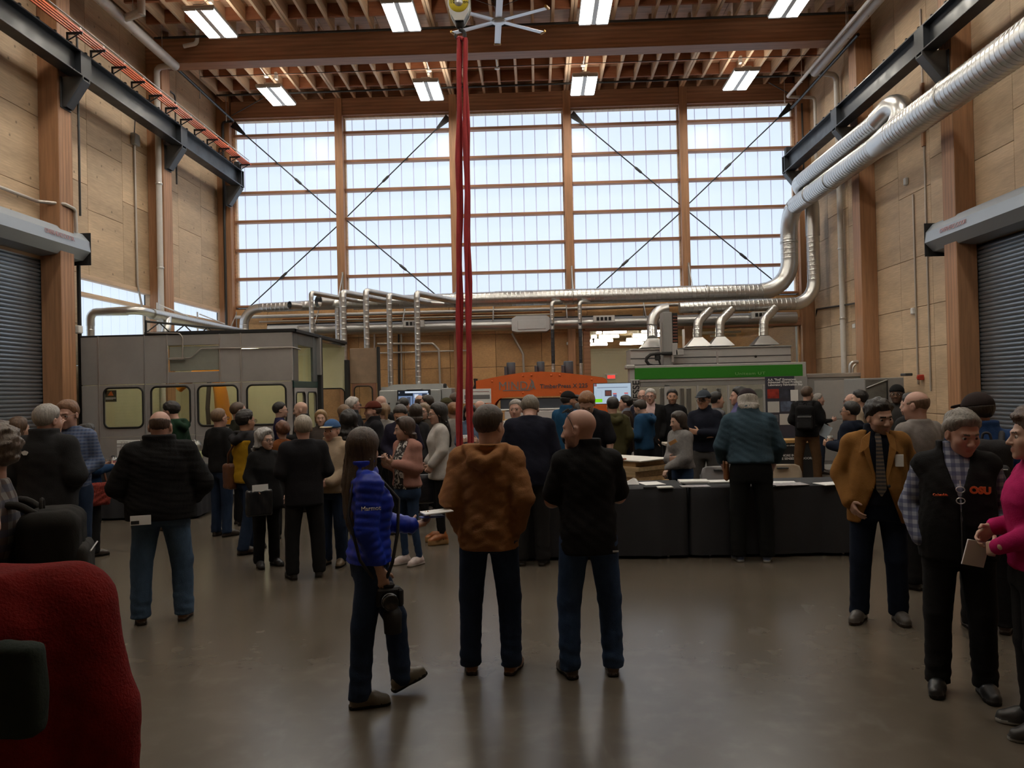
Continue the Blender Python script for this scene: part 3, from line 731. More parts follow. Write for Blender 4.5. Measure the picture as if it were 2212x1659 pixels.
SPR_R = pipe('sprinkler_pipe', [(6.33, 12.0, 8.9), (6.33, 20.0, 8.9), (7.02, 20.05, 8.88), (7.02, 20.07, 6.5)], 0.04, M_WHITEPIPE, 'slim white sprinkler pipe under the right eave with a drop in the corner')
pipe('sprinkler_pipe', [(6.68, 16.5, 8.88), (6.66, 20.7, 8.86)], 0.036, M_BLKPIPE, 'dark pipe sloping beside the right roof drain')
pipe('sprinkler_pipe', [(6.95, 20.8, 9.0), (6.95, 20.8, 7.3)], 0.024, M_BLKPIPE, 'black riser on the right corner column')
for y, z, lab in ((20.0, 9.42, 'black sprinkler line across the roof near the window header'), (16.7, 9.42, 'black sprinkler line across the roof before the deep beam'), (19.0, 9.5, 'thin cable line across the middle of the rear roof bay')):
    pipe('cross_pipe', [(-7.9, y, z), (6.9, y, z)], 0.026 if z < 9.45 else 0.010, M_BLKPIPE, lab)
for i, x in enumerate((575, 927, 1074, 1260)):
    p = at(x, [167, 150, 139, 140][i], Y=19.0); b = MB(); b.lathe([(0.0, -0.035), (0.06, -0.035), (0.06, 0.0), (0.02, 0.02)], (p.x, 19.0, 9.47), 12); b.tube([(p.x, 19.0, 9.47), (p.x, 18.0, 9.53)], 0.012, 6)
    tag(b.build('cable_box', M_WHITE), ['round white cable box above the leftmost rear light', 'round white cable box left of the red slings', 'round white cable box in the middle of the rear roof bay', 'round white cable box above the third rear light'][i], 'electrical box')
pipe('roof_conduit', [(-7.3, 16.75, 9.25), at(425, 94, Y=16.75), at(427, 66, Y=16.75)], 0.045, M_WHITEPIPE, 'white pipe elbow on the face of the deep roof beam')
# hangers of the eave pipes
for (x, y) in ((-7.6, 14.0), (-7.6, 15.2), (-7.6, 16.4), (-7.74, 18.6), (-7.74, 20.2), (6.52, 15.6), (6.52, 16.6), (6.52, 17.9), (6.33, 16.2), (6.33, 18.9), (6.33, 20.2)):
    b = MB(); b.tube([(x, y, 8.95), (x, y, 9.56)], 0.007, 5); b.tube([(x, y, 9.05), (x+0.001, y, 8.83)], 0.016, 6)
    b.build('hanger', M_GALVD, {-7.6: DRAIN_L, 6.52: DRAIN_R, -7.74: SPR_L, 6.33: SPR_R}[x])

# --- wall conduits and boxes
def wallbox(lab, x, y, X, sz, m, cat='electrical box', nm='wall_box'):
    p = at(x, y, X=X); b = MB(); b.box((X-0.06 if X > 0 else X, p.y-sz[0]/2, p.z-sz[1]/2), (X if X > 0 else X+0.1, p.y+sz[0]/2, p.z+sz[1]/2), 0.012); return tag(b.build(nm, m), lab, cat)
wallbox('grey switch box on the left wall under the black rail', 287, 302, XL, (0.22, 0.24), M_GREYPL)
p = at(287, 302, X=XL); pipe('wall_conduit', [(XL+0.03, p.y, p.z), (XL+0.03, p.y+0.02, 4.2), (XL+0.03, p.y+0.25, 3.6), (XL+0.03, p.y+0.25, 2.3)], 0.022, M_CONDUIT, 'thin grey conduit dropping from the left wall switch box', 'conduit')
pipe('wall_conduit', [(XL+0.03, p.y, p.z+0.1), (XL+0.05, p.y+0.02, p.z+0.5), (XL+0.3, p.y+0.5, p.z+0.8)], 0.012, M_BLKPIPE, 'black cable looping from the left switch box to the rail', 'cable')
pipe('wall_conduit', [(XL+0.06, 10.0, 5.12), (XL+0.06, 13.05, 5.12), (-7.87, 13.3, 5.12), (-7.87, 13.6, 5.1), (-7.87, 13.62, 4.7)], 0.03, M_CONDUIT, 'cream conduit above the left roller door stepping round the column', 'conduit')
wallbox('small white sensor high on the right wall', 1960, 392, XR, (0.1, 0.14), M_WHITE)
for x, y0, y1, lab in ((1972, 420, 830, 'thin conduit on the right wall below the white sensor'), (1988, 20, 845, 'longest thin conduit on the right wall, running past the ducts')):
    a = at(x, y0, X=XR-0.02); c = at(x+6, y1, X=XR-0.02); c.y = a.y
    pipe('wall_conduit', [a, c], 0.016, M_CONDUIT, lab, 'conduit')
wallbox('grey wall box halfway up the right wall', 1975, 672, XR, (0.08, 0.12), M_WHITE)
p = at(1994, 815, X=XR); b = MB(); b.box((XR-0.09, p.y-0.05, p.z-0.05), (XR, p.y+0.05, p.z+0.05), 0.01); b.box((XR-0.11, p.y-0.025, p.z-0.03), (XR-0.09, p.y+0.025, p.z+0.02), 0.005)
tag(b.build('fire_alarm', mat('alarm_red', (0.42, 0.035, 0.02), rough=0.4)), 'small red fire alarm on the right wall', 'fire alarm')
a = at(1991, 180, X=XR-0.03); c = at(1992, 318, X=XR-0.03); b = MB(); b.box((XR-0.05, a.y-0.04, c.z), (XR, a.y+0.04, a.z), 0.006); b.tube([(XR-0.02, a.y, (a.z+c.z)/2), (6.5, a.y+0.3, 6.3)], 0.014, 6)
tag(b.build('duct_strut', M_GLZ), 'upright timber strut bracing the duct on the right wall', 'bracket')
pipe('wall_conduit', [at(1752, 690, Y=20.85), at(1763, 690, Y=20.85), at(1764, 668, Y=20.6), at(1850, 655, X=7.08), at(1851, 700, X=7.08), at(1852, 780, X=7.08)], 0.022, M_BLKPIPE, 'black pipe stepping along the right wall below the duct elbow', 'conduit', rad=0.05)
pipe('wall_conduit', [at(1858, 655, X=7.1), at(1860, 790, X=7.1)], 0.022, M_CONDUIT, 'pale conduit pair on the right column', 'conduit')
wallbox('white box on the right column beside the black pipe', 1849, 704, 7.1, (0.14, 0.1), M_WHITE)
wallbox('white control box at the left roller door jamb', 163, 712, XL+0.08, (0.14, 0.14), M_WHITE)
p = at(172, 640, X=XL+0.1); pipe('door_jamb_pipe', [(XL+0.12, 14.12, 0), (XL+0.12, 14.12, 4.25)], 0.035, M_BLACK, 'black upright pipe beside the left roller door')

# --- crane rails
def crane(side, xi, zb, lab):
    """I-section rail beam with stiffeners, bolts and column brackets; xi is the room side of the flange"""
    s = -1 if side == 'l' else 1
    t = thing('crane_rail', lab, 'crane rail')
    w = 0.24; hgt = 0.42; xo = xi+s*w; xm = xi+s*w/2
    for z in (zb, zb+hgt-0.025):
        b = MB(); b.box((min(xi, xo), 0.0, z), (max(xi, xo), 20.72, z+0.025), 0.003); b.build('flange', M_STEELBLK, t)
    b = MB(); b.box((xm-0.012, 0.0, zb+0.02), (xm+0.012, 20.72, zb+hgt-0.02)); b.build('web', M_STEELBLK, t)
    b = MB(); b.box((xm-0.03, 0.0, zb+hgt), (xm+0.03, 20.72, zb+hgt+0.06), 0.004); b.build('rail_head', M_DARKGREY, t)
    b = MB(); b.box((min(xi, xo)-0.01, 20.72, zb-0.01), (max(xi, xo)+0.01, 20.75, zb+hgt+0.0), 0.003); b.build('end_plate', M_STEELBLK, t)
    b = MB(); b.box((xm-0.07, 20.58, zb+hgt), (xm+0.07, 20.74, zb+hgt+0.22), 0.01); b.build('end_stop', M_STEELBLK, t)
    for y in (13.4, 17.2, 20.6):
        b = MB(); b.box((min(xi, xm)+0.002, y-0.015 if y > 20 else y-0.16, zb+0.02), (max(xi, xm), y+0.015 if y > 20 else y+0.16, zb+hgt-0.02)); b.build('stiffener', M_STEELBLK, t)
        cx_ = -7.9 if s < 0 else 6.82
        poly = [(xi, zb), (cx_, zb), (cx_, zb-0.5), (cx_-s*0.08, zb-0.5), (xi, zb-0.06)]
        for dy in (-0.1, 0.1):
            b = MB(); b.prism(poly, y+dy-0.012, y+dy+0.012, 'y'); b.build('bracket_plate', M_DARKGREY, t)
        b = MB(); b.box((min(cx_, cx_-s*0.02), y-0.15, zb-0.52), (max(cx_, cx_-s*0.02), y+0.15, zb), 0.003); b.build('bracket_back', M_DARKGREY, t)
        b = MB(); v0 = Vector((xi, y, zb-0.06)); v1 = Vector((cx_-s*0.08, y, zb-0.5))
        b.add([(v0.x, y-0.1, v0.z), (v0.x, y+0.1, v0.z), (v1.x, y+0.1, v1.z), (v1.x, y-0.1, v1.z), (v0.x, y-0.1, v0.z+0.02), (v0.x, y+0.1, v0.z+0.02), (v1.x, y+0.1, v1.z+0.02), (v1.x, y-0.1, v1.z+0.02)], [(0,1,2,3), (7,6,5,4), (0,4,5,1), (1,5,6,2), (2,6,7,3), (3,7,4,0)])
        b.build('bracket_lip', M_DARKGREY, t)
    b = MB()
    for k in range(28): y = 8.6+k*0.44; b.box((xi+s*0.01, y-0.02, zb+hgt), (xi+s*0.05, y+0.02, zb+hgt+0.035))
    b.build('bolts', M_BLACK, t)
    return t
tl = crane('l', -7.52, 7.27, 'black steel crane rail on the left wall columns under orange conductor bars')
crane('r', 6.40, 7.20, 'black steel crane rail on the right wall columns above the ducts')
t = thing('conductor_bar_set', 'four orange conductor bars along the left crane rail', 'conductor bars')
for k in range(4):
    b = MB(); b.box((-7.50+k*0.055, 0.5, 7.84), (-7.475+k*0.055, 20.75, 7.875), 0.003); b.build('conductor_bar', M_ORANGEBAR, t)
for k in range(12):
    y = 12.9+k*0.7
    b = MB(); b.box((-7.56, y-0.012, 7.80), (-7.29, y+0.012, 7.835)); b.box((-7.56, y-0.012, 7.69), (-7.53, y+0.012, 7.83)); b.tube([(-7.54, y, 7.70), (-7.34, y, 7.81)], 0.012, 5); b.build('bar_bracket', M_STEELBLK, t)
    b = MB()
    for q in range(4): b.box((-7.495+q*0.055, y-0.02, 7.875), (-7.48+q*0.055, y+0.02, 7.90))
    b.build('insulators', M_WHITE, t)
b = MB(); b.tube([(-7.25, 0.5, 7.87), (-7.25, 20.4, 7.87)], 0.01, 6); b.build('guard_wire', M_GREYPL, t)

# --- X bracing in the window wall
def brace(a, b_, lab, gus):
    A, B = at(*a, Y=20.93), at(*b_, Y=20.93)
    t = thing('brace_rod', lab, 'brace rod', (0, 0, 0), 0, 'cross braces of the window wall')
    b = MB(); b.tube([A, B], 0.016, 8); b.build('rod', M_STEELBLK, t)
    d = (B-A).normalized(); m = A+(B-A)*0.62
    b = MB(); b.tube([m-d*0.13, m-d*0.08, m+d*0.08, m+d*0.13], 0.03, 8, True, [0.017, 0.035, 0.035, 0.017]); b.build('turnbuckle', M_DARKGREY, t)
    if gus:
        n = Vector((0, 1, 0)).cross(d)
        b = MB(); e = A+d*0.42; vs = [A+n*0.1, e+n*0.03, e-n*0.03, A-n*0.1]
        b.add([v+Vector((0, dy, 0)) for dy in (-0.012, 0.012) for v in vs], [(0, 1, 2, 3), (7, 6, 5, 4), (0, 4, 5, 1), (1, 5, 6, 2), (2, 6, 7, 3), (3, 7, 4, 0)]); b.build('gusset', M_STEELBLK, t)
brace((503, 268), (731, 468), 'brace rod from the top left window corner', True)
brace((750, 477), (945, 640), 'brace rod low in the second window bay', False)
brace((969, 253), (750, 468), 'brace rod from the second post down to the first', True)
brace((731, 486), (540, 662), 'brace rod low in the first window bay', False)
brace((1234, 246), (1468, 442), 'brace rod from the top of the third post', True)
brace((1488, 458), (1678, 612), 'brace rod low in the last window bay', False)
brace((1709, 228), (1488, 440), 'brace rod from the top right window corner', True)
brace((1468, 461), (1278, 633), 'brace rod low in the fourth window bay', False)
for k, (x, y, x2, y2) in enumerate(((500, 250, 568, 212), (1710, 205, 1660, 178))):
    A, B = at(x, y, Y=20.8), at(x2, y2, Y=20.2); b = MB(); b.tube([A, B], 0.012, 6); tag(b.build('roof_tie', M_DARKGREY), ['thin tie rod in the upper left roof corner', 'thin tie rod in the upper right roof corner'][k], 'tie rod')

# --- ceiling fan
F = at(1077, 46, Y=15.0)
t = thing('ceiling_fan', 'large six-blade aluminium ceiling fan with yellow tips', 'fan', F)
M_ALU = mat('brushed_aluminium', (0.60, 0.62, 0.64), rough=0.35, metal=0.7)
b = MB(); b.lathe([(0, -0.03), (0.12, -0.03), (0.13, 0.0), (0.13, 0.03), (0.06, 0.05), (0.06, 0.3), (0, 0.3)], (0, 0, 0), 24); b.build('hub', M_ALU, t)
b = MB(); b.box((-0.07, -0.07, 0.25), (0.07, 0.07, 0.83-0.0), 0.01); b.build('mount', M_DARKGREY, t)
for q in ((1, 1), (-1, 1), (1, -1), (-1, -1)):
    b = MB(); b.tube([(0.05*q[0], 0.05*q[1], 0.3), (0.7*q[0], 0.6*q[1], 0.8)], 0.006, 5); b.build('guy_wire', M_DARKGREY, t)
for k in range(6):
    a = math.radians(-86+60*k); R = Matrix.Rotation(a, 4, 'Z')
    b = MB(); pr = [(-0.06, 0.005), (-0.02, 0.025), (0.06, 0.012), (0.06, 0.006), (-0.02, 0.004), (-0.06, -0.002)]
    vs = [R @ Vector((x, p, z)) for x in (0.11, 0.98) for p, z in pr]; n = 6
    b.add(vs, [(i, (i+1) % n, n+(i+1) % n, n+i) for i in range(n)]+[tuple(range(n-1, -1, -1)), tuple(range(n, 2*n))]); o = b.build('blade', M_ALU, t)
    b = MB(); b.box((0.98, -0.075, -0.01), (1.03, 0.07, 0.04), 0.01, R); b.build('blade_tip', mat('tip_yellow', (0.42, 0.22, 0.02), rough=0.5), o)

# --- hook block with slings
HB = at(994, 16, Y=10.5)
t = thing('crane_hook_block', 'yellow and grey crane hook block marked 10 ton', 'crane hook', HB)
M_HOOKG = mat('hook_block_grey', (0.42, 0.42, 0.40), rough=0.45, metal=0.4)
prof = [(-0.145, 0.22), (-0.155, 0.0), (-0.13, -0.10), (-0.07, -0.21), (0.05, -0.21), (0.11, -0.10), (0.135, 0.0), (0.125, 0.22)]
b = MB(); b.prism([(x, z) for x, z in prof], -0.10, -0.085, 'y'); b.build('side_plate', M_HOOKG, t)
b = MB(); b.prism([(x, z) for x, z in prof], 0.085, 0.10, 'y'); b.build('side_plate', M_HOOKG, t)
b = MB(); b.prism([(x*0.93, z*0.97) for x, z in prof], -0.085, 0.085, 'y'); b.build('body', M_DARKGREY, t)
M_HYEL = mat('hook_yellow', (0.62, 0.50, 0.03), rough=0.5)
b = MB(); b.lathe([(0.0, -0.108), (0.125, -0.108), (0.128, -0.10)], (-0.01, 0, 0.02), 28, 'y'); b.build('round_plate', M_HYEL, t)
b = MB(); b.lathe([(0.0, -0.128), (0.035, -0.128), (0.04, -0.115), (0.055, -0.115), (0.056, -0.106)], (-0.01, 0, 0.02), 20, 'y'); b.build('axle_nut', M_ALU, t)
lettering('10', 0.07, M_BLACK, t, (-0.088, -0.111, 0.025)); lettering('TON', 0.045, M_BLACK, t, (0.072, -0.111, 0.012))
b = MB(); b.lathe([(0.055, -0.21), (0.05, -0.26), (0.03, -0.28), (0.0, -0.28)][::-1], (-0.01, 0, 0), 16); b.build('swivel', M_BLACK, t)
b = MB(); c = Vector((-0.01, 0, -0.36))
b.tube([(-0.01, 0, -0.25), (-0.008, 0, -0.30)]+[c+Vector((0.062*math.sin(a), 0, 0.062*math.cos(a))) for a in [0.35+0.42*i for i in range(12)]], 0.022, 10, True, [0.022, 0.022]+[0.026]*9+[0.022, 0.016, 0.01]); b.build('hook', M_BLACK, t)
b = MB(); b.tube([(0.0, -0.01, -0.285), (0.055, -0.012, -0.37)], 0.007, 6); b.build('latch', M_GALVD, t)
b = MB()
for x in (-0.08, 0.06): b.tube([(x, 0, 0.2), (x, 0, 2.6)], 0.011, 6)
b.build('hoist_rope', M_DARKGREY, t)
M_SLING = mat('red_sling', (0.36, 0.022, 0.028), rough=0.75, var=0.35, vscale=5, stretch=(4, 4, 0.6), bump=0.4, bscale=40)
zt = at(996, 80, Y=10.5).z
for k, (xa, xb, lab) in enumerate(((992, 987, 'red round sling hanging from the crane hook, left of the two'), (1005, 1010, 'red round sling hanging from the crane hook, right of the two'))):
    b = MB(); n = 24; A = at(xa, 84, Y=10.5); B = at(xb+6, 985, Y=10.5); A2 = at(xa+3, 88, Y=10.5)
    top = Vector((HB.x-0.01, 10.5, HB.z-0.42))
    for off in (-1, 1):
        P = []; R = []
        for i in range(n+1):
            q = i/n; base = A.lerp(B, q)
            P.append(Vector((base.x+off*0.014*min(1, q*5)+0.006*math.sin(q*19+k*2+off), 10.5+0.03*off+0.008*math.sin(q*13+k), base.z))); R.append(0.027+0.006*math.sin(q*31+off+k))
        b.tube(P, 0.03, 8, True, R)
    b.tube([(A.x-0.02, 10.47, A.z-0.02), (top.x+(0.015 if k else -0.015), 10.49, top.z+0.015), (top.x+(0.015 if k else -0.015), 10.51, top.z+0.015), (A.x+0.02, 10.53, A.z-0.02)], 0.026, 8)
    tag(b.build('lifting_sling', M_SLING), lab, 'sling', 'red slings on the hook')
# ================================================================== machines and displays
def fX(x, y, Y): return at(x, y, Y=Y).x
def fZ(x, y, Y): return at(x, y, Y=Y).z
def frect(x0, y0, x1, y1, Y):
    """world rectangle (X0,X1,Z0,Z1) of a front-facing plane at depth Y that covers a photograph rectangle"""
    xm, ym = (x0+x1)/2, (y0+y1)/2
    return fX(x0, ym, Y), fX(x1, ym, Y), fZ(xm, y1, Y), fZ(xm, y0, Y)
def fbox(x0, y0, x1, y1, Y, d, c=0.004, mb=None, z0=None):
    X0, X1, Z0, Z1 = frect(x0, y0, x1, y1, Y)
    if z0 is not None: Z0 = z0
    b = mb or MB(); b.box((X0, Y, Z0), (X1, Y+d, Z1), c); return b
def rrect(x0, x1, z0, z1, r, n=6):
    pts = []
    for (cx_, cz, a0) in ((x1-r, z1-r, 0), (x0+r, z1-r, 90), (x0+r, z0+r, 180), (x1-r, z0+r, 270)):
        for i in range(n+1):
            a = math.radians(a0+90*i/n); pts.append((cx_+r*math.cos(a), cz+r*math.sin(a)))
    return pts
def holed_panel(ox, oz, hole, r, th, mapf):
    """panel (ox0,ox1)x(oz0,oz1) with a rounded hole; mapf(u, w, d) gives the world point"""
    inner = rrect(*hole, r); n = len(inner); cx_, cz = (hole[0]+hole[1])/2, (hole[2]+hole[3])/2
    outer = []
    for (u, w) in inner:
        du, dw = u-cx_, w-cz
        s = min(((ox[1] if du > 0 else ox[0])-cx_)/du if abs(du) > 1e-6 else 1e9, ((oz[1] if dw > 0 else oz[0])-cz)/dw if abs(dw) > 1e-6 else 1e9)
        outer.append((cx_+du*s, cz+dw*s))
    # snap the outer points nearest each corner
    for c in ((ox[0], oz[0]), (ox[1], oz[0]), (ox[0], oz[1]), (ox[1], oz[1])):
        k = min(range(n), key=lambda i: (outer[i][0]-c[0])**2+(outer[i][1]-c[1])**2); outer[k] = c
    b = MB(); v = [mapf(u, w, 0) for u, w in outer]+[mapf(u, w, 0) for u, w in inner]+[mapf(u, w, th) for u, w in inner]+[mapf(u, w, th) for u, w in outer]
    f = []
    for i in range(n):
        j = (i+1) % n
        f += [(i, n+i, n+j, j), (n+i, 2*n+i, 2*n+j, n+j), (2*n+i, 3*n+i, 3*n+j, 2*n+j)]
    b.add(v, f); return b
M_GLASS = bpy.data.materials.new('window_glass'); M_GLASS.use_nodes = True
_n = M_GLASS.node_tree.nodes; _l = M_GLASS.node_tree.links; _n.remove(_n['Principled BSDF'])
_t = _n.new('ShaderNodeBsdfTransparent'); _t.inputs[0].default_value = (0.86, 0.88, 0.86, 1); _g = _n.new('ShaderNodeBsdfGlossy'); _g.inputs['Roughness'].default_value = 0.03
_m = _n.new('ShaderNodeMixShader'); _m.inputs[0].default_value = 0.10; _l.new(_t.outputs[0], _m.inputs[1]); _l.new(_g.outputs[0], _m.inputs[2]); _l.new(_m.outputs[0], _n['Material Output'].inputs[0])
M_CELL = mat('cell_panel_grey', (0.36, 0.345, 0.335), rough=0.5, metal=0.25, var=0.12, vscale=1.2, bump=0.03, bscale=5, rand=0.05)
M_CELLD = mat('cell_panel_recess', (0.30, 0.31, 0.27), rough=0.55, metal=0.2, var=0.08)
M_TRIM = mat('aluminium_trim', (0.55, 0.55, 0.55), rough=0.35, metal=0.8)
M_RUBBER = mat('black_rubber', (0.01, 0.01, 0.01), rough=0.6)
M_INNER = mat('cell_inside_cream', (0.52, 0.50, 0.36), rough=0.6, var=0.1, vscale=1)
M_BROWNP = mat('brown_board', (0.23, 0.155, 0.105), rough=0.7, var=0.12)

# ---------------- robot cell
YC = 14.0
t = thing('robot_cell', 'grey steel robot enclosure with rounded windows behind the left crowd', 'machine enclosure', (0, 0, 0))
ztop = 2.93
xe = [fX(x, 780, YC) for x in (174, 213, 313, 362, 475, 521, 632)]
zmid = fZ(400, 828, YC)
def cpanel(x0, x1, z0, z1, m=None, nm='panel', y=YC, th=0.05):
    b = MB(); b.box((x0+0.006, y, z0+0.005), (x1-0.006, y+th, z1-0.005), 0.005); return b.build(nm, m or M_CELL, t)
for i in (0, 1, 2, 4): cpanel(xe[i], xe[i+1], zmid, ztop)
zs4 = [zmid, fZ(418, 802, YC), fZ(418, 746, YC), ztop]
cpanel(xe[3], xe[4], zs4[0], zs4[1]); cpanel(xe[3]+0.02, xe[4]-0.02, zs4[1]+0.01, zs4[2]-0.01, M_CELLD, 'recessed_panel', YC+0.02); cpanel(xe[3], xe[4], zs4[2], zs4[3])
cpanel(xe[5], xe[6], zmid, fZ(576, 752, YC)); cpanel(xe[5], xe[6], fZ(576, 752, YC), ztop)
cpanel(xe[0], xe[1], 0, zmid)
wins = [(213, 313, 225, 309, 838, 924), (313, 421, 327, 411, 835, 920), (421, 521, 428, 514, 833, 919), (521, 632, 534, 618, 831, 917)]
for (p0, p1, w0, w1, q0, q1) in wins:
    X0, X1 = fX(p0, 880, YC), fX(p1, 880, YC); h = frect(w0, q0, w1, q1, YC)
    zl = h[2]-0.16
    b = holed_panel((X0+0.006, X1-0.006), (zl, zmid-0.005), h, 0.10, 0.05, lambda u, w, d: (u, YC+d, w)); o = b.build('window_panel', M_CELL, t)
    lp = rrect(*h, 0.10); b = MB(); b.tube([(u, YC-0.004, w) for u, w in lp+lp[:2]], 0.017, 6, False); b.build('gasket', M_RUBBER, o)
    b = MB(); b.add([(u, YC+0.02, w) for u, w in lp], [tuple(range(len(lp)))[::-1]]); b.build('pane', M_GLASS, o)
    cpanel(X0, X1, 0.1, zl)
for x in (213, 313, 362, 475, 521):
    X = fX(x, 780, YC); b = MB(); b.box((X-0.012, YC-0.012, zmid if x in (362, 475) else 0.1), (X+0.012, YC, ztop), 0.003); b.build('cover_strip', M_TRIM, t)
b = MB(); b.box((xe[0]-0.02, YC-0.03, 0), (xe[6]+0.02, YC+0.12, 0.1)); b.build('plinth', M_BLACK, t)
# conduits on the front
b = MB(); b.tube(rounded([at(318, 719, Y=YC-0.02), at(388, 720, Y=YC-0.02), at(395, 730, Y=YC-0.02), at(394, 772, Y=YC-0.02)], 0.08, 4), 0.012, 6); b.build('conduit', M_CONDUIT, t)
b = MB(); b.tube(rounded([at(396, 774, Y=YC-0.02), at(413, 773, Y=YC-0.02), at(434, 753, Y=YC-0.02), at(632, 750, Y=YC-0.02), (xe[6]+0.02, YC+0.4, fZ(640, 752, YC))], 0.08, 4), 0.012, 6); b.build('conduit', M_CONDUIT, t)
b = fbox(364, 772, 397, 777, YC-0.05, 0.05); b.build('junction_box', M_CONDUIT, t)
# side
XS = xe[6]
def spanel(y0, y1, z0, z1, m, nm='side_panel'):
    b = MB(); b.box((XS-0.05, y0+0.006, z0), (XS, y1-0.006, z1), 0.005); return b.build(nm, m, t)
M_SIDE = mat('side_blue_steel', (0.20, 0.235, 0.25), rough=0.3, metal=0.6, var=0.15, vscale=2)
spanel(14.05, 14.35, zmid, ztop, M_SIDE); spanel(15.3, 15.6, zmid, ztop, M_SIDE); spanel(14.35, 15.3, 2.72, ztop, M_SIDE)
b = MB(); b.box((XS-0.03, 14.35, zmid), (XS-0.02, 15.3, 2.72)); b.build('side_pane', M_GLASS, t)
spanel(14.05, 15.6, zmid-0.12, zmid, mat('side_green_rail', (0.02, 0.055, 0.05), rough=0.4), 'side_rail')
for (a, c) in ((14.12, 14.75), (14.85, 15.5)):
    h = (a+0.04, c-0.04, 1.0, zmid-0.2); b = holed_panel((a-0.05, c+0.05), (0.75, zmid-0.12), h, 0.08, 0.04, lambda u, w, d: (XS-d, u, w)); o = b.build('side_window', M_CELL, t)
    lp = rrect(*h, 0.08); b = MB(); b.tube([(XS+0.004, u, w) for u, w in lp+lp[:2]], 0.014, 6, False); b.build('gasket', M_RUBBER, o)
    b = MB(); b.add([(XS-0.02, u, w) for u, w in lp], [tuple(range(len(lp)))]); b.build('pane', M_GLASS, o)
spanel(14.05, 15.6, 0.1, 0.75, M_CELL)
b = MB(); b.box((XS-0.06, 15.62, 0), (XS+0.06, 15.78, ztop+0.05), 0.01); b.build('pillar', M_BLACK, t)
b = MB(); b.box((XS-0.02, 15.55, 2.2), (XS+0.08, 15.62, ztop), 0.01); b.build('pillar_fitting', M_TRIM, t)
# roof frame, rear wall, inside
for (a, c) in (((xe[2], YC-0.01, ztop), (XS+0.05, YC+0.1, ztop+0.06)), ((XS-0.06, YC, ztop), (XS+0.05, 17.9, ztop+0.06)), ((xe[0], 17.85, ztop-0.02), (XS, 17.95, ztop+0.05)), ((xe[0], YC-0.005, ztop-0.01), (xe[2], YC+0.06, ztop+0.02))):
    b = MB(); b.box(a, c, 0.006); b.build('roof_rail', M_BLACK, t)
b = MB(); b.box((xe[0], YC+0.06, ztop-0.06), (XS-0.06, 17.85, ztop-0.03)); b.build('cell_ceiling', M_INNER, t)
b = MB(); b.box((xe[0], 17.9, 0.0), (-5.0, 17.94, ztop-0.05)); b.build('rear_wall', M_INNER, t)
h = (-4.95, -4.3, 1.0, 1.95); b = holed_panel((-5.0, XS-0.02), (0.0, ztop-0.05), h, 0.1, 0.05, lambda u, w, d: (u, 17.88+d, w)); o = b.build('rear_window_panel', M_INNER, t)
lp = rrect(*h, 0.1); b = MB(); b.tube([(u, 17.87, w) for u, w in lp+lp[:2]], 0.015, 6, False); b.build('gasket', M_RUBBER, o)
b = MB(); b.box((xe[0], YC+0.06, 0), (xe[0]+0.04, 17.9, ztop-0.06)); b.build('far_side_wall', M_INNER, t)
b = MB(); b.box((XS+0.0, 17.8, 0), (XS+0.09, 17.95, ztop-0.35), 0.005); b.build('rear_post', M_BLACK, t)
x0, x1, z0, z1 = frect(756, 752, 815, 828, 17.85); b = MB(); b.box((x0, 17.85, z0), (x1, 17.9, z1), 0.005); b.build('wing_board', M_BROWNP, t)
h = frect(766, 834, 805, 905, 17.86); b = holed_panel((x0+0.03, x1-0.04), (0.1, z0), h, 0.09, 0.05, lambda u, w, d: (u, 17.86+d, w)); o = b.build('wing_window', mat('reddish_board', (0.24, 0.11, 0.07), rough=0.6), t)
lp = rrect(*h, 0.09); b = MB(); b.tube([(u, 17.85, w) for u, w in lp+lp[:2]], 0.014, 6, False); b.build('gasket', M_RUBBER, o)
b = MB(); b.add([(u, 17.88, w) for u, w in lp], [tuple(range(len(lp)))[::-1]]); b.build('pane', M_GLASS, o)
b = MB(); b.box((x1, 17.8, 0), (x1+0.05, 17.95, z1+0.02), 0.005); b.build('wing_post', M_BLACK, t)
# roof truss over the front
b = MB()
b.tube([(xe[2]+0.02, YC+0.02, ztop+0.25), (xe[2]+1.2, YC+3.6, ztop+0.25)], 0.022, 6); b.tube([(xe[2]+0.02, YC+0.02, ztop+0.05), (xe[2]+1.2, YC+3.6, ztop+0.05)], 0.022, 6); b.tube([(xe[2]+0.02, YC+0.02, ztop), (xe[2]+0.02, YC+0.02, ztop+0.27)], 0.022, 6)
for k in range(12):
    a0, a1 = k/12, (k+1)/12
    b.tube([(xe[2]+0.02+1.18*a0, YC+0.02+3.58*a0, ztop+(0.25 if k % 2 else 0.05)), (xe[2]+0.02+1.18*a1, YC+0.02+3.58*a1, ztop+(0.05 if k % 2 else 0.25))], 0.012, 5)
b.build('roof_truss', M_BLACK, t)
# lamp inside the cell
M_CELLLAMP = emis('cell_lamp', (1.0, 0.92, 0.62), 18.0)
for y in (15.2, 16.8):
    b = MB(); b.box((-7.3, y, ztop-0.10), (-5.2, y+0.10, ztop-0.065), 0.01); b.build('tube_lamp', M_CELLLAMP, t)
b = MB(); b.box((-7.6, 14.2, 1.95), (-7.35, 14.21, 2.0)); 
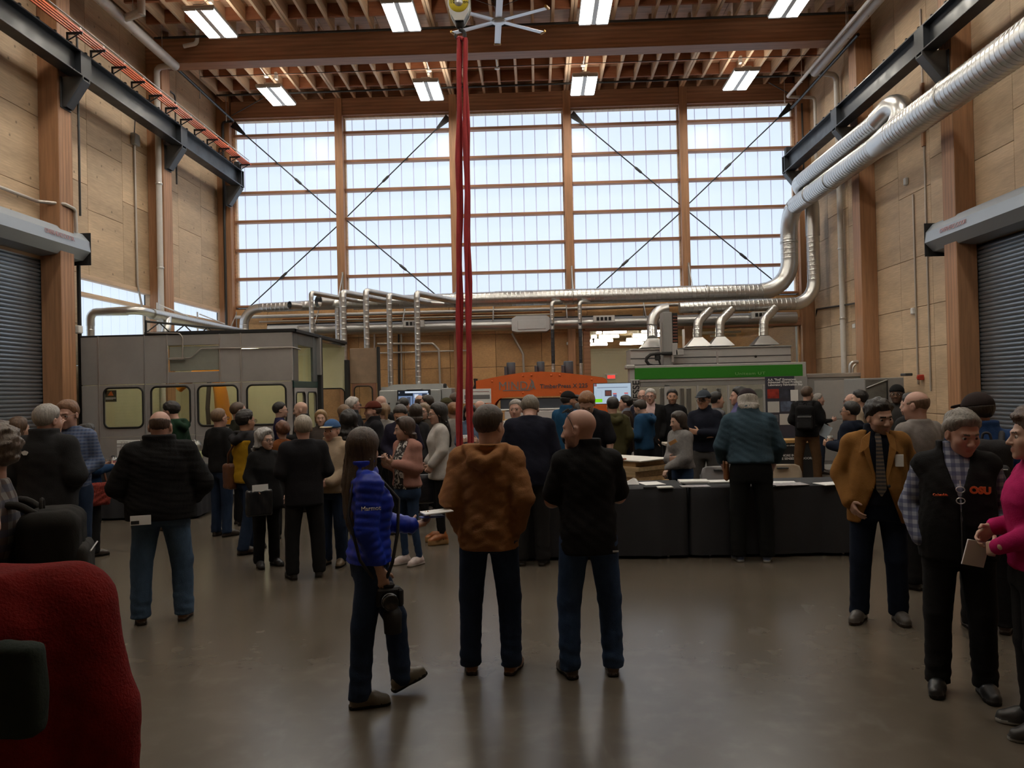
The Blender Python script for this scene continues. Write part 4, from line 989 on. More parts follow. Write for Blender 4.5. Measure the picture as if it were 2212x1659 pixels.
# warning notice in the first window
x0, x1, z0, z1 = frect(228, 843, 252, 868, YC+0.04); b = MB(); b.box((x0, YC+0.03, z0), (x1, YC+0.036, z1)); o = b.build('notice', mat('notice_dark', (0.05, 0.055, 0.03), rough=0.6), t)
xm = (x0+x1)/2; b = MB(); b.prism([(xm-0.05, z0+0.11), (xm+0.05, z0+0.11), (xm+0.03, z0+0.15), (xm+0.012, z0+0.19), (xm-0.02, z0+0.16)], YC+0.024, YC+0.03, 'y'); b.build('orange_mark', mat('notice_orange', (0.75, 0.16, 0.02), rough=0.5), o)
b = MB(); b.box((x0+0.01, YC+0.024, z0+0.04), (x1-0.06, YC+0.03, z0+0.08)); b.box((x1-0.055, YC+0.024, z0+0.05), (x1-0.01, YC+0.03, z0+0.08)); b.build('printed_lines', M_GREYPL, o)

# robot inside
r = thing('industrial_robot', 'orange industrial robot arm inside the steel enclosure', 'robot', (fX(472, 880, 15.6), 15.9, 0))
M_KUKA = mat('robot_orange', (0.75, 0.27, 0.015), rough=0.4)
b = MB(); b.lathe([(0.0, 0), (0.30, 0), (0.30, 0.35), (0.24, 0.45), (0.24, 0.75), (0.0, 0.75)][::1], (0, 0, 0), 20); b.build('base', M_DARKGREY, r)
b = MB(); b.tube([(0.03, 0, 0.7), (0.0, 0.0, 1.2), (-0.05, -0.05, 1.9), (-0.12, -0.1, 2.35)], 0.15, 14, True, [0.2, 0.17, 0.13, 0.11]); b.build('lower_arm', M_KUKA, r)
b = MB(); b.lathe([(0, -0.16), (0.15, -0.16), (0.16, 0.0), (0.15, 0.16), (0, 0.16)], (-0.12, -0.1, 2.38), 16, 'x'); b.build('elbow', M_KUKA, r)
b = MB(); b.tube([(-0.12, -0.1, 2.38), (-0.6, 0.1, 2.3), (-1.0, 0.2, 2.0)], 0.1, 12, True, [0.13, 0.1, 0.08]); b.build('forearm', M_KUKA, r)
b = MB(); b.tube([(-0.22, -0.2, 0.9), (-0.25, -0.22, 1.6), (-0.22, -0.15, 2.3)], 0.045, 8); b.build('cable_pack', M_BLACK, r)

# duct on the cell roof
tt = thing('cell_duct', 'spiral steel duct looping from the enclosure roof toward the corner', 'duct')
a = at(195, 690, Y=14.5)
XD = -7.25; ZD2 = 3.42
duct_mesh([(a.x, 14.5, ztop+0.01), (a.x, 14.5, ZD2-0.2)], 0.07, 14, pitch=0.13).build('riser', M_GALV, tt)
b = MB(); b.tube(rounded([(a.x, 14.5, ZD2-0.25), (a.x, 14.5, ZD2), (XD-0.2, 14.5, ZD2)], 0.18, 5), 0.075, 14); b.build('bend', M_GALV, tt)
b = MB(); b.tube(rounded([(a.x+0.3, 14.5, ZD2), (XD, 14.5, ZD2+0.02), (XD, 15.4, ZD2)], 0.2, 5), 0.078, 14); b.build('bend', M_GALV, tt)
duct_mesh([(XD, 15.0, ZD2), (XD, 19.6, ZD2-0.03)], 0.1, 16).build('run', M_GALV, tt)
b = MB(); b.tube(rounded([(XD+0.02, 15.6, ZD2-0.02), (XD+0.1, 15.4, ZD2-0.25), (XD+0.05, 15.35, ztop+0.0)], 0.12, 4), 0.085, 14); b.build('branch', M_GALV, tt)
for y in (16.6, 18.6):
    b = MB(); b.tube([(XD, y, ZD2+0.1), (XD-0.6, y, ZD2+0.35)], 0.015, 6); b.tube([(XD-0.65, y, ZD2+0.4), (XD-0.65, y, ZD2-0.5)], 0.02, 6); b.build('hanger', M_WHITEPIPE, tt)

# ---------------- grey machine with wall screen
YG = 17.4
t = thing('grey_machine_cabinet', 'low grey sheet metal machine with rounded top behind the wall screen', 'machine')
M_GREYM = mat('machine_grey', (0.33, 0.34, 0.34), rough=0.5, var=0.05)
X0, X1, Z0, Z1 = frect(820, 842, 953, 960, YG)
b = MB(); b.box((X0, YG, 0.05), (X1, YG+1.2, Z1), 0.02); b.build('front_body', M_GREYM, t)
zt = fZ(890, 830, YG+0.6); b = MB(); b.prism([(X0-0.05, 0.6), (X1+0.02, 0.6), (X1+0.02, zt-0.12), (X1-0.06, zt), (X0+0.2, zt), (X0+0.1, zt-0.05), (X0-0.05, zt-0.05)], YG+0.5, YG+1.6, 'y'); b.build('rear_body', M_GREYM, t)
b = fbox(955, 838, 977, 960, YG+0.1, 0.8, 0.01, z0=0.05); b.build('side_box', M_GREYM, t)
b = MB(); b.box((X1+0.0, YG+0.5, zt-0.12), (X1+0.06, YG+0.7, zt), 0.02); b.build('end_cap', M_BLACK, t)
b = fbox(838, 870, 842, 874, YG-0.03, 0.04, 0.005); b.build('knob', M_BLACK, t)
t = thing('wall_screen', 'lit monitor with workshop pictures in front of the grey machine', 'screen')
YS = 17.2; x0, x1, z0, z1 = frect(858, 842, 930, 886, YS)
b = MB(); b.box((x0, YS, z0), (x1, YS+0.06, z1), 0.01); b.build('bezel', M_BLACK, t)
b = MB(); b.box(((x0+x1)/2-0.03, YS+0.05, 0), ((x0+x1)/2+0.03, YS+0.1, z1)); b.box(((x0+x1)/2-0.4, YS-0.2, 0), ((x0+x1)/2+0.4, YS+0.3, 0.03)); b.build('stand', M_BLACK, t)
def screen_bits(t, x0, x1, z0, z1, Y, bits):
    for k, (u0, u1, w0, w1, c, s) in enumerate(bits):
        b = MB(); X0, X1 = x0+(x1-x0)*u0, x0+(x1-x0)*u1; Z0, Z1 = z1-(z1-z0)*w1, z1-(z1-z0)*w0; yy = Y-0.002-0.0006*k
        b.quad((X0, yy, Z0), (X1, yy, Z0), (X1, yy, Z1), (X0, yy, Z1)); b.build('display' if k == 0 else 'displayed_picture', emis('scr_%d_%d_%d_%d' % (c[0]*99, c[1]*99, c[2]*99, s*100), c, s), t)
screen_bits(t, x0, x1, z0, z1, YS, [(0.03, 0.97, 0.04, 0.93, (0.02, 0.025, 0.035), 0.6), (0.24, 0.93, 0.07, 0.16, (0.75, 0.85, 1.0), 0.75), (0.04, 0.46, 0.30, 0.88, (0.30, 0.42, 0.70), 0.5), (0.48, 0.95, 0.18, 0.9, (0.35, 0.5, 0.85), 0.45), (0.1, 0.2, 0.4, 0.8, (0.75, 0.8, 0.9), 0.5), (0.3, 0.4, 0.35, 0.75, (0.12, 0.14, 0.2), 0.5), (0.52, 0.64, 0.22, 0.4, (0.85, 0.9, 1), 0.7), (0.75, 0.92, 0.2, 0.32, (0.06, 0.07, 0.1), 0.5), (0.05, 0.08, 0.10, 0.16, (0.7, 0.7, 0.7), 0.5), (0.9, 0.95, 0.2, 0.75, (0.8, 0.88, 1), 0.6), (0.3, 0.42, 0.9, 0.97, (0.9, 0.95, 1), 0.8)])
b = MB(); b.box((x0+0.22, YS-0.05, z1), (x0+0.56, YS+0.05, z1+0.03), 0.005); b.build('camera_bar', M_TRIM, t)

# ---------------- timber press
YP = 17.3
t = thing('timber_press', 'orange arched timber press with grey maker lettering', 'press')
M_ORANGE = mat('press_orange', (0.62, 0.115, 0.018), rough=0.5, var=0.05)
M_SLATE = mat('press_slate', (0.05, 0.058, 0.075), rough=0.55)
out = [(1028, 823), (1068, 815), (1100, 809), (1130, 804.5), (1168, 802.5), (1210, 804.5), (1260, 810), (1302, 815), (1309, 818), (1312, 824), (1313, 900)]
P = [(fX(x, y, YP), fZ(x, y, YP)) for x, y in out]
xl, xr = P[0][0], P[-1][0]
inn = [(1262, 900), (1262, 866), (1256, 858), (1246, 855), (1170, 856), (1100, 858), (1081, 860), (1072, 868), (1067, 878), (1066, 900)]
Q = [(fX(x, y, YP), fZ(x, y, YP)) for x, y in inn]
poly = P[:-1]+[(xr, 0)]+[(Q[0][0], 0)]+Q[1:-1]+[(Q[-1][0], 0)]+[(xl, 0)]
b = MB(); b.prism(poly, YP, YP+0.12, 'y'); b.build('front_frame', M_ORANGE, t)
b = MB(); b.prism(poly, YP+1.2, YP+1.32, 'y'); b.build('rear_frame', M_ORANGE, t)
b = MB(); b.prism([p for p in P[:-1]]+[(xr, P[-2][1]-0.3), (xl, P[0][1]-0.3)], YP+0.12, YP+1.2, 'y'); b.build('head_beam', M_ORANGE, t)
b = fbox(1081, 860, 1262, 883, YP+0.05, 0.9, 0.01); b.build('platen', M_SLATE, t)
b = fbox(1075, 882, 1262, 885, YP+0.02, 0.9, 0.002); b.build('platen_edge', M_WHITE, t)
b = fbox(1090, 887, 1262, 904, YP-0.1, 1.2, 0.01); b.build('bed_cover', mat('bed_white', (0.5, 0.47, 0.47), rough=0.6), t)
b = fbox(1090, 904, 1262, 940, YP-0.12, 1.2, 0.01); b.build('timber_billet', mat('billet_wood', (0.62, 0.44, 0.22), rough=0.6, var=0.2, vscale=3, stretch=(0.5, 6, 9)), t)
b = fbox(1090, 940, 1262, 985, YP-0.1, 1.2, 0.01, z0=0.0); b.build('bed', mat('bed_maroon', (0.06, 0.012, 0.012), rough=0.6), t)
for x, y0, w in ((1104, 783, 9.5), (1168, 781, 8.5), (1228, 780, 10.5)):
    X = fX(x, 800, YP+0.6); r_ = w/1740*17.9; z1 = fZ(x, y0, YP+0.6)
    b = MB(); b.lathe([(0, 1.9), (r_, 1.9), (r_, z1-0.015), (r_-0.015, z1), (0, z1)], (X, YP+0.6, 0), 20); b.box((X-r_-0.05, YP+0.5, 1.95), (X-r_+0.02, YP+0.7, z1-0.09), 0.01); b.build('motor', M_SLATE, t)
for x, y in ((1130, 812), (1148, 811), (1191, 811), (1209, 811), (1130, 849), (1211, 848), (1278, 820), (1063, 824)):
    p = at(x, y, Y=YP); b = MB(); b.lathe([(0, -0.012), (0.022, -0.012), (0.026, 0)], (p.x, YP, p.z), 10, 'y'); b.build('bolt', M_ORANGE, t)
M_LOGOG = mat('logo_grey', (0.22, 0.22, 0.23), rough=0.4, metal=0.3)
p = at(1117, 834, Y=YP-0.004); lettering('MINDA', 0.255, M_LOGOG, t, (p.x, YP-0.004, p.z), bold=0.0, name='maker_lettering', ext=0.004, sx=0.96, spacing=1.03)
p0, p1 = at(1086, 843.5, Y=YP), at(1150, 842.5, Y=YP)
b = MB(); b.box((p0.x, YP-0.006, p0.z-0.014), (p1.x-0.05, YP, p0.z+0.003)); 
cxx = p1.x-0.02; czz = p0.z+0.115
pts = [(cxx-0.03+0.12*math.cos(a)*0.75, czz+0.115*math.sin(a)) for a in np.linspace(-PI/2, PI/2, 10)]; pin = [(cxx-0.045+0.085*math.cos(a)*0.75, czz+0.112*math.sin(a)) for a in np.linspace(PI/2, -PI/2, 10)]
b.prism(pts+pin, YP-0.006, YP, 'y'); b.build('logo_swoosh', M_LOGOG, t)
p = at(1218, 834, Y=YP-0.004); lettering('TimberPress X 225', 0.125, M_SLATE, t, (p.x, YP-0.004, p.z), bold=0.002, name='model_lettering', spacing=1.04)
b = MB()
for k in range(6): b.tube([at(1024+k*1.2, 818, Y=YP+0.3), at(1026+(k % 3)*2, 830+k, Y=YP+0.3), at(1022+k, 842, Y=YP+0.3)], 0.018, 5)
b.build('cable_bundle', M_BLACK, t)

# easel poster left of the press
t = thing('poster_easel', 'white printed poster on an easel left of the orange press', 'poster')
YE = 15.6; x0, x1, z0, z1 = frect(1000, 840, 1061, 871, YE)
b = MB(); b.box((x0, YE, z0), (x1, YE+0.015, z1), 0.002); b.build('poster_board', M_PAPER, t)
for q, m in (((0.08, 0.93, 0.17, 0.22), 'faded_red_print'), ((0.05, 0.95, 0.42, 0.72), 'logo_grey'), ((0.05, 0.12, 0.84, 0.9), 'logo_grey')):
    b = MB(); b.box((x0+(x1-x0)*q[0], YE-0.003, z1-(z1-z0)*q[3]), (x0+(x1-x0)*q[1], YE, z1-(z1-z0)*q[2])); b.build('print', MATS[m], t)
for dx in (0.1, 0.9):
    b = MB(); b.tube([(x0+(x1-x0)*dx, YE+0.03, 0), (x0+(x1-x0)*(0.5+(dx-0.5)*0.6), YE+0.02, z1)], 0.014, 6); b.build('easel_leg', M_BLACK, t)
b = MB(); b.tube([((x0+x1)/2, YE+0.6, 0), ((x0+x1)/2, YE+0.03, z1)], 0.014, 6); b.build('easel_leg', M_BLACK, t)

# presentation screen right of the press
t = thing('presentation_screen', 'large lit presentation screen right of the orange press', 'screen')
YT = 14.8; x0, x1, z0, z1 = frect(1282, 827, 1364, 873, YT)
b = MB(); b.box((x0, YT, z0), (x1, YT+0.06, z1), 0.008); b.build('bezel', M_BLACK, t)
b = MB(); b.box(((x0+x1)/2-0.03, YT+0.05, 0), ((x0+x1)/2+0.03, YT+0.1, z1)); b.box(((x0+x1)/2-0.35, YT-0.3, 0), ((x0+x1)/2+0.35, YT+0.35, 0.04)); b.build('stand', M_BLACK, t)
screen_bits(t, x0, x1, z0, z1, YT, [(0.015, 0.985, 0.03, 0.97, (0.55, 0.68, 0.82), 0.72), (0.02, 0.09, 0.03, 0.15, (0.45, 0.2, 0.22), 0.5), (0.10, 0.90, 0.20, 0.24, (0.35, 0.42, 0.55), 0.6), (0.30, 0.48, 0.34, 0.62, (0.06, 0.05, 0.06), 0.6), (0.32, 0.46, 0.38, 0.58, (0.25, 0.10, 0.08), 0.5), (0.51, 0.61, 0.48, 0.54, (0.75, 0.15, 0.15), 0.7), (0.52, 0.61, 0.55, 0.70, (0.16, 0.18, 0.35), 0.6), (0.81, 0.91, 0.47, 0.53, (0.75, 0.15, 0.15), 0.7), (0.83, 0.92, 0.54, 0.68, (0.4, 0.5, 0.75), 0.6), (0.03, 0.23, 0.74, 0.9, (0.25, 0.85, 0.02), 0.75), (0.06, 0.22, 0.36, 0.362, (0.2, 0.2, 0.25), 0.5), (0.06, 0.22, 0.66, 0.662, (0.2, 0.2, 0.25), 0.5), (0.06, 0.062, 0.36, 0.66, (0.2, 0.2, 0.25), 0.5), (0.218, 0.22, 0.36, 0.66, (0.2, 0.2, 0.25), 0.5)])

# ---------------- beam processing machine with green stripe
YU = 17.0
t = thing('beam_machine', 'grey beam machining centre with a long green stripe', 'machine')
M_LG = mat('machine_light_grey', (0.40, 0.39, 0.38), rough=0.5, var=0.04)
M_LGD = mat('machine_mid_grey', (0.28, 0.275, 0.27), rough=0.5, var=0.05)
M_GREEN = mat('machine_green', (0.022, 0.19, 0.012), rough=0.45)
b = fbox(1360, 786, 1742, 822, YU, 0.35, 0.01); b.build('fascia', M_LG, t)
b = fbox(1371, 791, 1734, 816, YU-0.012, 0.014, 0.002); b.build('green_stripe', M_GREEN, t)
p = at(1620, 807, Y=YU); lettering('Uniteam UT', 0.085, mat('pale_green_print', (0.22, 0.42, 0.17), rough=0.5), t, (p.x, YU-0.016, p.z), name='model_lettering', spacing=1.1, sx=1.35)
b = fbox(1352, 788, 1372, 797, YU-0.05, 0.3, 0.02); b.build('end_cap', M_LG, t)
b = fbox(1364, 820, 1383, 1000, YU-0.02, 0.3, 0.01, z0=0.0); b.build('corner_post', M_LG, t)
p = at(1375, 850, Y=YU-0.024); lettering('BIESSE', 0.2, M_BLACK, t, (p.x, YU-0.025, p.z), rot=(0, -PI/2, 0), name='maker_lettering', bold=0.003)
x0, x1, z0, z1 = frect(1383, 822, 1745, 832, YU)
b = MB(); b.box((x0, YU+0.02, z0), (x1, YU+0.1, z1), 0.004); b.build('window_head', M_LGD, t)
for (a, c) in ((1383, 1436), (1448, 1506), (1506, 1570), (1576, 1650)):
    xx0, xx1, zz0, zz1 = frect(a, 833, c, 930, YU+0.04); b = MB(); b.quad((xx0, YU+0.05, 0.7), (xx1, YU+0.05, 0.7), (xx1, YU+0.05, z0), (xx0, YU+0.05, z0)); b.build('pane', M_GLASS, t)
for x in (1436, 1506, 1573, 1650):
    b = fbox(x, 832, x+(12 if x == 1436 else 4), 930, YU+0.02, 0.06, 0.004, z0=0.3); b.build('window_post', M_LG, t)
b = fbox(1383, 925, 1745, 990, YU+0.02, 1.6, 0.01, z0=0.05); b.build('lower_body', M_LGD, t)
b = fbox(1383, 826, 1745, 930, YU+1.5, 0.1, 0.0, z0=0.3); b.build('inner_wall', mat('machine_inner', (0.42, 0.39, 0.33), rough=0.6, var=0.25, vscale=1.0), t)
for x in (1398, 1427, 1470, 1485, 1520, 1550):
    b = fbox(x, 838, x+9, 930, YU+0.7, 0.1, 0.01, z0=0.4); b.build('inner_curtain', mat('strip_curtain', (0.30, 0.29, 0.28), rough=0.4, var=0.3, vscale=5, stretch=(8, 1, 0.5)), t)
for (a, b0, c, d) in ((1590, 838, 1625, 868), (1628, 840, 1648, 860)):
    h = frect(a, b0, c, d, YU+0.06); lp = rrect(*h, 0.06); b = MB(); b.add([(u, YU+0.06, w) for u, w in lp], [tuple(range(len(lp)))[::-1]]); b.build('inner_window', M_CELLD, t)
# top carriage behind
YV = 18.9
b = fbox(1362, 752, 1709, 788, YV, 0.9, 0.01); b.build('gantry_beam', M_LG, t)
for y in (770, 784):
    b = fbox(1362, y, 1709, y+1.6, YV-0.01, 0.02, 0.0); b.build('gantry_groove', M_DARKGREY, t)
b = fbox(1362, 750, 1710, 753, YV-0.03, 0.95, 0.004); b.build('gantry_cap', M_LGD, t)
p = at(1632, 770, Y=YV); b = MB(); b.lathe([(0, -0.012), (0.03, -0.012), (0.03, 0.0)], (p.x, YV-0.005, p.z), 14, 'y'); b.build('port', M_BLACK, t)
b = fbox(1432, 674, 1453, 790, YV-0.45, 0.4, 0.01); b.build('carriage_column', M_LGD, t)
b = fbox(1450, 676, 1464, 742, YV-0.42, 0.2, 0.004); o = b.build('cable_chain', M_BLACK, t)
for k in range(9):
    y = 682+k*6.6; b = fbox(1454, y, 1463.5, y+3.2, YV-0.44, 0.03, 0.0); b.build('chain_link', mat('chain_brown', (0.16, 0.06, 0.04), rough=0.5), o)
b = fbox(1452, 741, 1464, 768, YV-0.5, 0.2, 0.008); b.build('spindle_box', M_LG, t)
b = fbox(1460, 755, 1477, 767, YV-0.5, 0.2, 0.008); b.build('spindle_box', M_LG, t)
for x, y0, y1 in ((1427.5, 697, 768), (1549.5, 759, 788), (1453, 768, 782)):
    a = at(x, y0, Y=YV-0.5); c = at(x, y1, Y=YV-0.5); b = MB(); b.tube([a, c], 0.026, 10); b.build('cylinder_rod', M_TRIM, t)
ch = [at(x, y, Y=YV-0.5) for x, y in ((1452, 763), (1420, 764), (1405, 766), (1397, 773), (1396, 780), (1402, 788), (1415, 791), (1450, 791), (1500, 789), (1548, 787))]
b = MB(); b.tube(ch, 0.04, 6); b.build('energy_chain', M_BLACK, t)
p = at(1421, 771, Y=YV-0.5); b = MB(); b.box((p.x-0.06, p.y-0.02, p.z-0.08), (p.x+0.06, p.y+0.1, p.z+0.06), 0.02); b.tube([(p.x, p.y, p.z), (p.x+0.06, p.y, p.z-0.2)], 0.02, 6); b.build('chain_bracket', M_BLACK, t)

# side cabins right of the machine
t = thing('machine_cabin', 'pale grey machine cabin with a green patch, right of the green stripe machine', 'machine')
YK = 17.2
b = fbox(1745, 815, 1866, 1003, YK, 1.0, 0.01); b.build('cabin_front', M_LGD, t)
b = fbox(1742, 806, 1866, 815, YK-0.02, 1.0, 0.01); b.build('top_rail', M_TRIM, t)
b = fbox(1760, 822, 1841, 905, YK-0.015, 0.02, 0.004); b.build('door_panel', M_LG, t)
b = fbox(1760, 907, 1841, 995, YK-0.015, 0.02, 0.004); b.build('door_panel', M_LG, t)
b = fbox(1842, 818, 1864, 837, YK-0.012, 0.015, 0.002); b.build('green_patch', mat('cabin_green', (0.07, 0.22, 0.05), rough=0.5), t)
b = fbox(1745, 1003, 1866, 1008, YK-0.05, 1.0, 0.002, z0=0.0); b.build('kick_plate', M_WHITE, t)
b = MB(); b.tube(rounded([at(1836, 812, Y=YK+0.1), at(1836, 782, Y=YK+0.1), at(1875, 781, Y=YK+0.1), at(1879, 815, Y=YK+0.1)], 0.1, 4), 0.035, 8); b.build('handrail', M_TRIM, t)
b = MB(); b.tube(rounded([at(1842, 812, Y=YK+0.6), at(1842, 785, Y=YK+0.6), at(1938, 785, Y=YK+0.6), at(1951, 798, Y=YK+0.6), at(1951, 815, Y=YK+0.6)], 0.25, 5), 0.022, 8); b.build('handrail', M_CONDUIT, t)
t = thing('machine_cabin', 'grey machine cabin with a dark glazed door beside the right wall', 'machine')
YK2 = 15.2
b = fbox(1869, 816, 1955, 1003, YK2, 1.0, 0.01, z0=0.0); b.build('cabin_front', M_LGD, t)
x0, x1, z0, z1 = frect(1872, 820, 1918, 1000, YK2-0.02); b = MB(); b.box((x0, YK2-0.015, 0.1), (x1, YK2, z1), 0.004); b.build('glazed_door', mat('glazed_dark', (0.13, 0.13, 0.12), rough=0.2, var=0.4, vscale=2.5), t)
b = MB(); b.tube([at(1872, 838, Y=YK2-0.03), at(1917, 820, Y=YK2-0.03)], 0.012, 6); b.build('door_bar', M_TRIM, t)
b = fbox(1917, 818, 1920, 960, YK2-0.03, 0.03, 0.002); b.build('door_post', M_BLACK, t)
b = fbox(1955, 806, 1972, 812, YK2-0.1, 0.2, 0.01); b.build('bracket', M_DARKGREY, t)

# tall display board
t = thing('display_board', 'tall dark poster board with white title and photographs by the machine cabin', 'poster')
YB2 = 16.2; x0, x1, z0, z1 = frect(1655, 813, 1718, 982, YB2)
M_BOARD = mat('board_navy', (0.036, 0.036, 0.055), rough=0.6)
b = MB(); b.box((x0, YB2, z0), (x1, YB2+0.03, z1), 0.003); b.build('board', M_BOARD, t)
lx = x0+0.05
for k, s in enumerate(('A.A. "Red" Emmerson', 'Advanced Wood Products', 'Laboratory Fabrication Bay')):
    lettering(s, 0.062, M_PAPER, t, (lx, YB2-0.003, fZ(1686, 820+5.6*k, YB2)), align='LEFT', bold=0.0015, name='title')
pics = [((0.06, 0.46, 0.16, 0.28), (0.30, 0.03, 0.02)), ((0.50, 0.92, 0.16, 0.28), (0.035, 0.04, 0.06)), ((0.06, 0.46, 0.32, 0.46), (0.5, 0.5, 0.49)), ((0.50, 0.92, 0.32, 0.45), (0.10, 0.13, 0.20)), ((0.06, 0.42, 0.49, 0.58), (0.10, 0.11, 0.13)), ((0.46, 0.92, 0.48, 0.62), (0.5, 0.5, 0.49))]
for k, (q, c) in enumerate(pics):
    b = MB(); b.box((x0+(x1-x0)*q[0], YB2-0.004, z1-(z1-z0)*q[3]), (x0+(x1-x0)*q[1], YB2, z1-(z1-z0)*q[2])); b.build('photo_print', mat('print_%d' % k, c, rough=0.5, var=0.5 if c[0] < 0.4 else 0.02, vscale=9), t)
b = MB(); b.box((x0+0.1, YB2+0.03, 0), (x0+0.14, YB2+0.4, 0.05)); b.box((x1-0.14, YB2+0.03, 0), (x1-0.1, YB2+0.4, 0.05)); b.tube([(x0+0.12, YB2+0.05, 0), (x0+0.12, YB2+0.05, z1-0.2)], 0.02, 6); b.tube([(x1-0.12, YB2+0.05, 0), (x1-0.12, YB2+0.05, z1-0.2)], 0.02, 6); b.build('stand', M_BLACK, t)
b = fbox(1716, 813, 1746, 960, YB2+0.25, 0.03, 0.003); tag(b.build('blank_board', M_LGD), 'plain grey board standing behind the tall dark poster board', 'board')
for k, (a, b0, c, d, lab) in enumerate(((1708, 842, 1724, 866, 'white caption card over the dark poster board, upper right'), (1674, 990, 1700, 1000, ''))):
    if lab: b = fbox(a, b0, c, d, YB2-0.03, 0.01, 0.0); tag(b.build('caption_card', M_PAPER), lab, 'card')
# black counter with print and timber top
t = thing('display_counter', 'black printed counter with a timber top below the dark poster board', 'counter')
YD = 15.5; x0, x1, z0, z1 = frect(1672, 957, 1762, 1040, YD); zc = z1
b = MB(); b.box((x0, YD, 0), (x1, YD+0.5, zc), 0.01); b.build('counter_body', M_BLACK, t)
b = MB(); b.box((x0-0.03, YD-0.03, zc), (x1+0.03, YD+0.53, zc+0.06), 0.006); b.build('counter_top', mat('counter_wood', (0.50, 0.30, 0.11), rough=0.5, var=0.2, vscale=3, stretch=(0.6, 6, 6)), t)
for (s, x, y, sz) in (('MORE IN', 1703, 984, 0.06), ('THE SENSES OUTDOORS', 1718, 990.5, 0.06), ('ADVANCED WOOD', 1700, 957.5, 0.028), ('GRAND OPENING', 1706, 962.5, 0.035)):
    p = at(x, y, Y=YD); lettering(s, sz, M_PAPER, t, (p.x, YD-0.003, p.z), bold=0.001, name='print')

# ---------------- exit sign and lamps of the next room
p = at(1320, 814, Y=34.85)
t = thing('exit_sign', 'small red lit exit sign on the cream far wall', 'exit sign')
b = MB(); b.box((p.x-0.2, 34.75, p.z-0.1), (p.x+0.2, 34.9, p.z+0.1), 0.01); b.build('housing', M_WHITE, t)
b = MB(); b.box((p.x-0.17, 34.74, p.z-0.08), (p.x+0.17, 34.752, p.z+0.07)); b.build('lit_face', emis('exit_red', (1.0, 0.12, 0.09), 0.8), t)
lettering('EXIT', 0.13, emis('exit_letter', (1.0, 0.05, 0.04), 1.3), t, (p.x, 34.735, p.z-0.005), bold=0.004)
b = MB(); b.box((p.x-0.26, 34.7, p.z+0.1), (p.x+0.26, 34.9, p.z+0.13)); b.build('canopy', M_WHITE, t)
M_STRIP = emis('strip_lamp', (1.0, 0.94, 0.78), 34.0)
rows = [(720.5, [(1288, 1299.5), (1303, 1353), (1386, 1441)]), (730, [(1277, 1289), (1294, 1337), (1367, 1425)]), (738.4, [(1269, 1280), (1284, 1324), (1353, 1405)]), (746, [(1261, 1272), (1275, 1312), (1339, 1391)])]
nm = ['nearest', 'second', 'third', 'farthest']; nmx = ['short left', 'middle', 'right']
for r_, (y, segs) in enumerate(rows):
    Yr = at(1300, y, Z=3.5).y
    for k, (a, c) in enumerate(segs):
        X0, X1 = fX(a, y, Yr), fX(c, y, Yr)
        t = thing('strip_light', 'lit %s strip light in the %s row of the next room' % (nmx[k], nm[r_]), 'strip light', (0, 0, 0), 0, 'strip lights of the next room')
        b = MB(); b.box((X0, Yr-0.06, 3.50), (X1, Yr+0.06, 3.56), 0.01); b.build('lens', M_STRIP, t)
        b = MB(); b.box((X0, Yr-0.03, 3.56), (X1, Yr+0.03, 3.62)); b.box(((X0+X1)/2-0.01, Yr-0.01, 3.6), ((X0+X1)/2+0.01, Yr+0.01, 3.9)); b.build('housing', M_WHITE, t)
off = [(1540, 711, 1575), (1515, 722, 1600), (1475, 723, 1535), (1600, 712, 1670), (1535, 729, 1590)]
for k, (a, y, c) in enumerate(off):
    Yr = at(1500, y, Z=3.5).y; X0, X1 = fX(a, y, Yr), fX(c, y, Yr); b = MB(); b.box((X0, Yr-0.06, 3.5), (X1, Yr+0.06, 3.58), 0.01); b.box(((X0+X1)/2-0.01, Yr-0.01, 3.55), ((X0+X1)/2+0.01, Yr+0.01, 3.9))
    tag(b.build('strip_light', M_WHITE), ['unlit strip light between the second and third hoods', 'unlit strip light behind the third hood', 'unlit strip light behind the second hood', 'unlit strip light nearest the right jamb', 'unlit strip light low behind the third hood'][k], 'strip light')
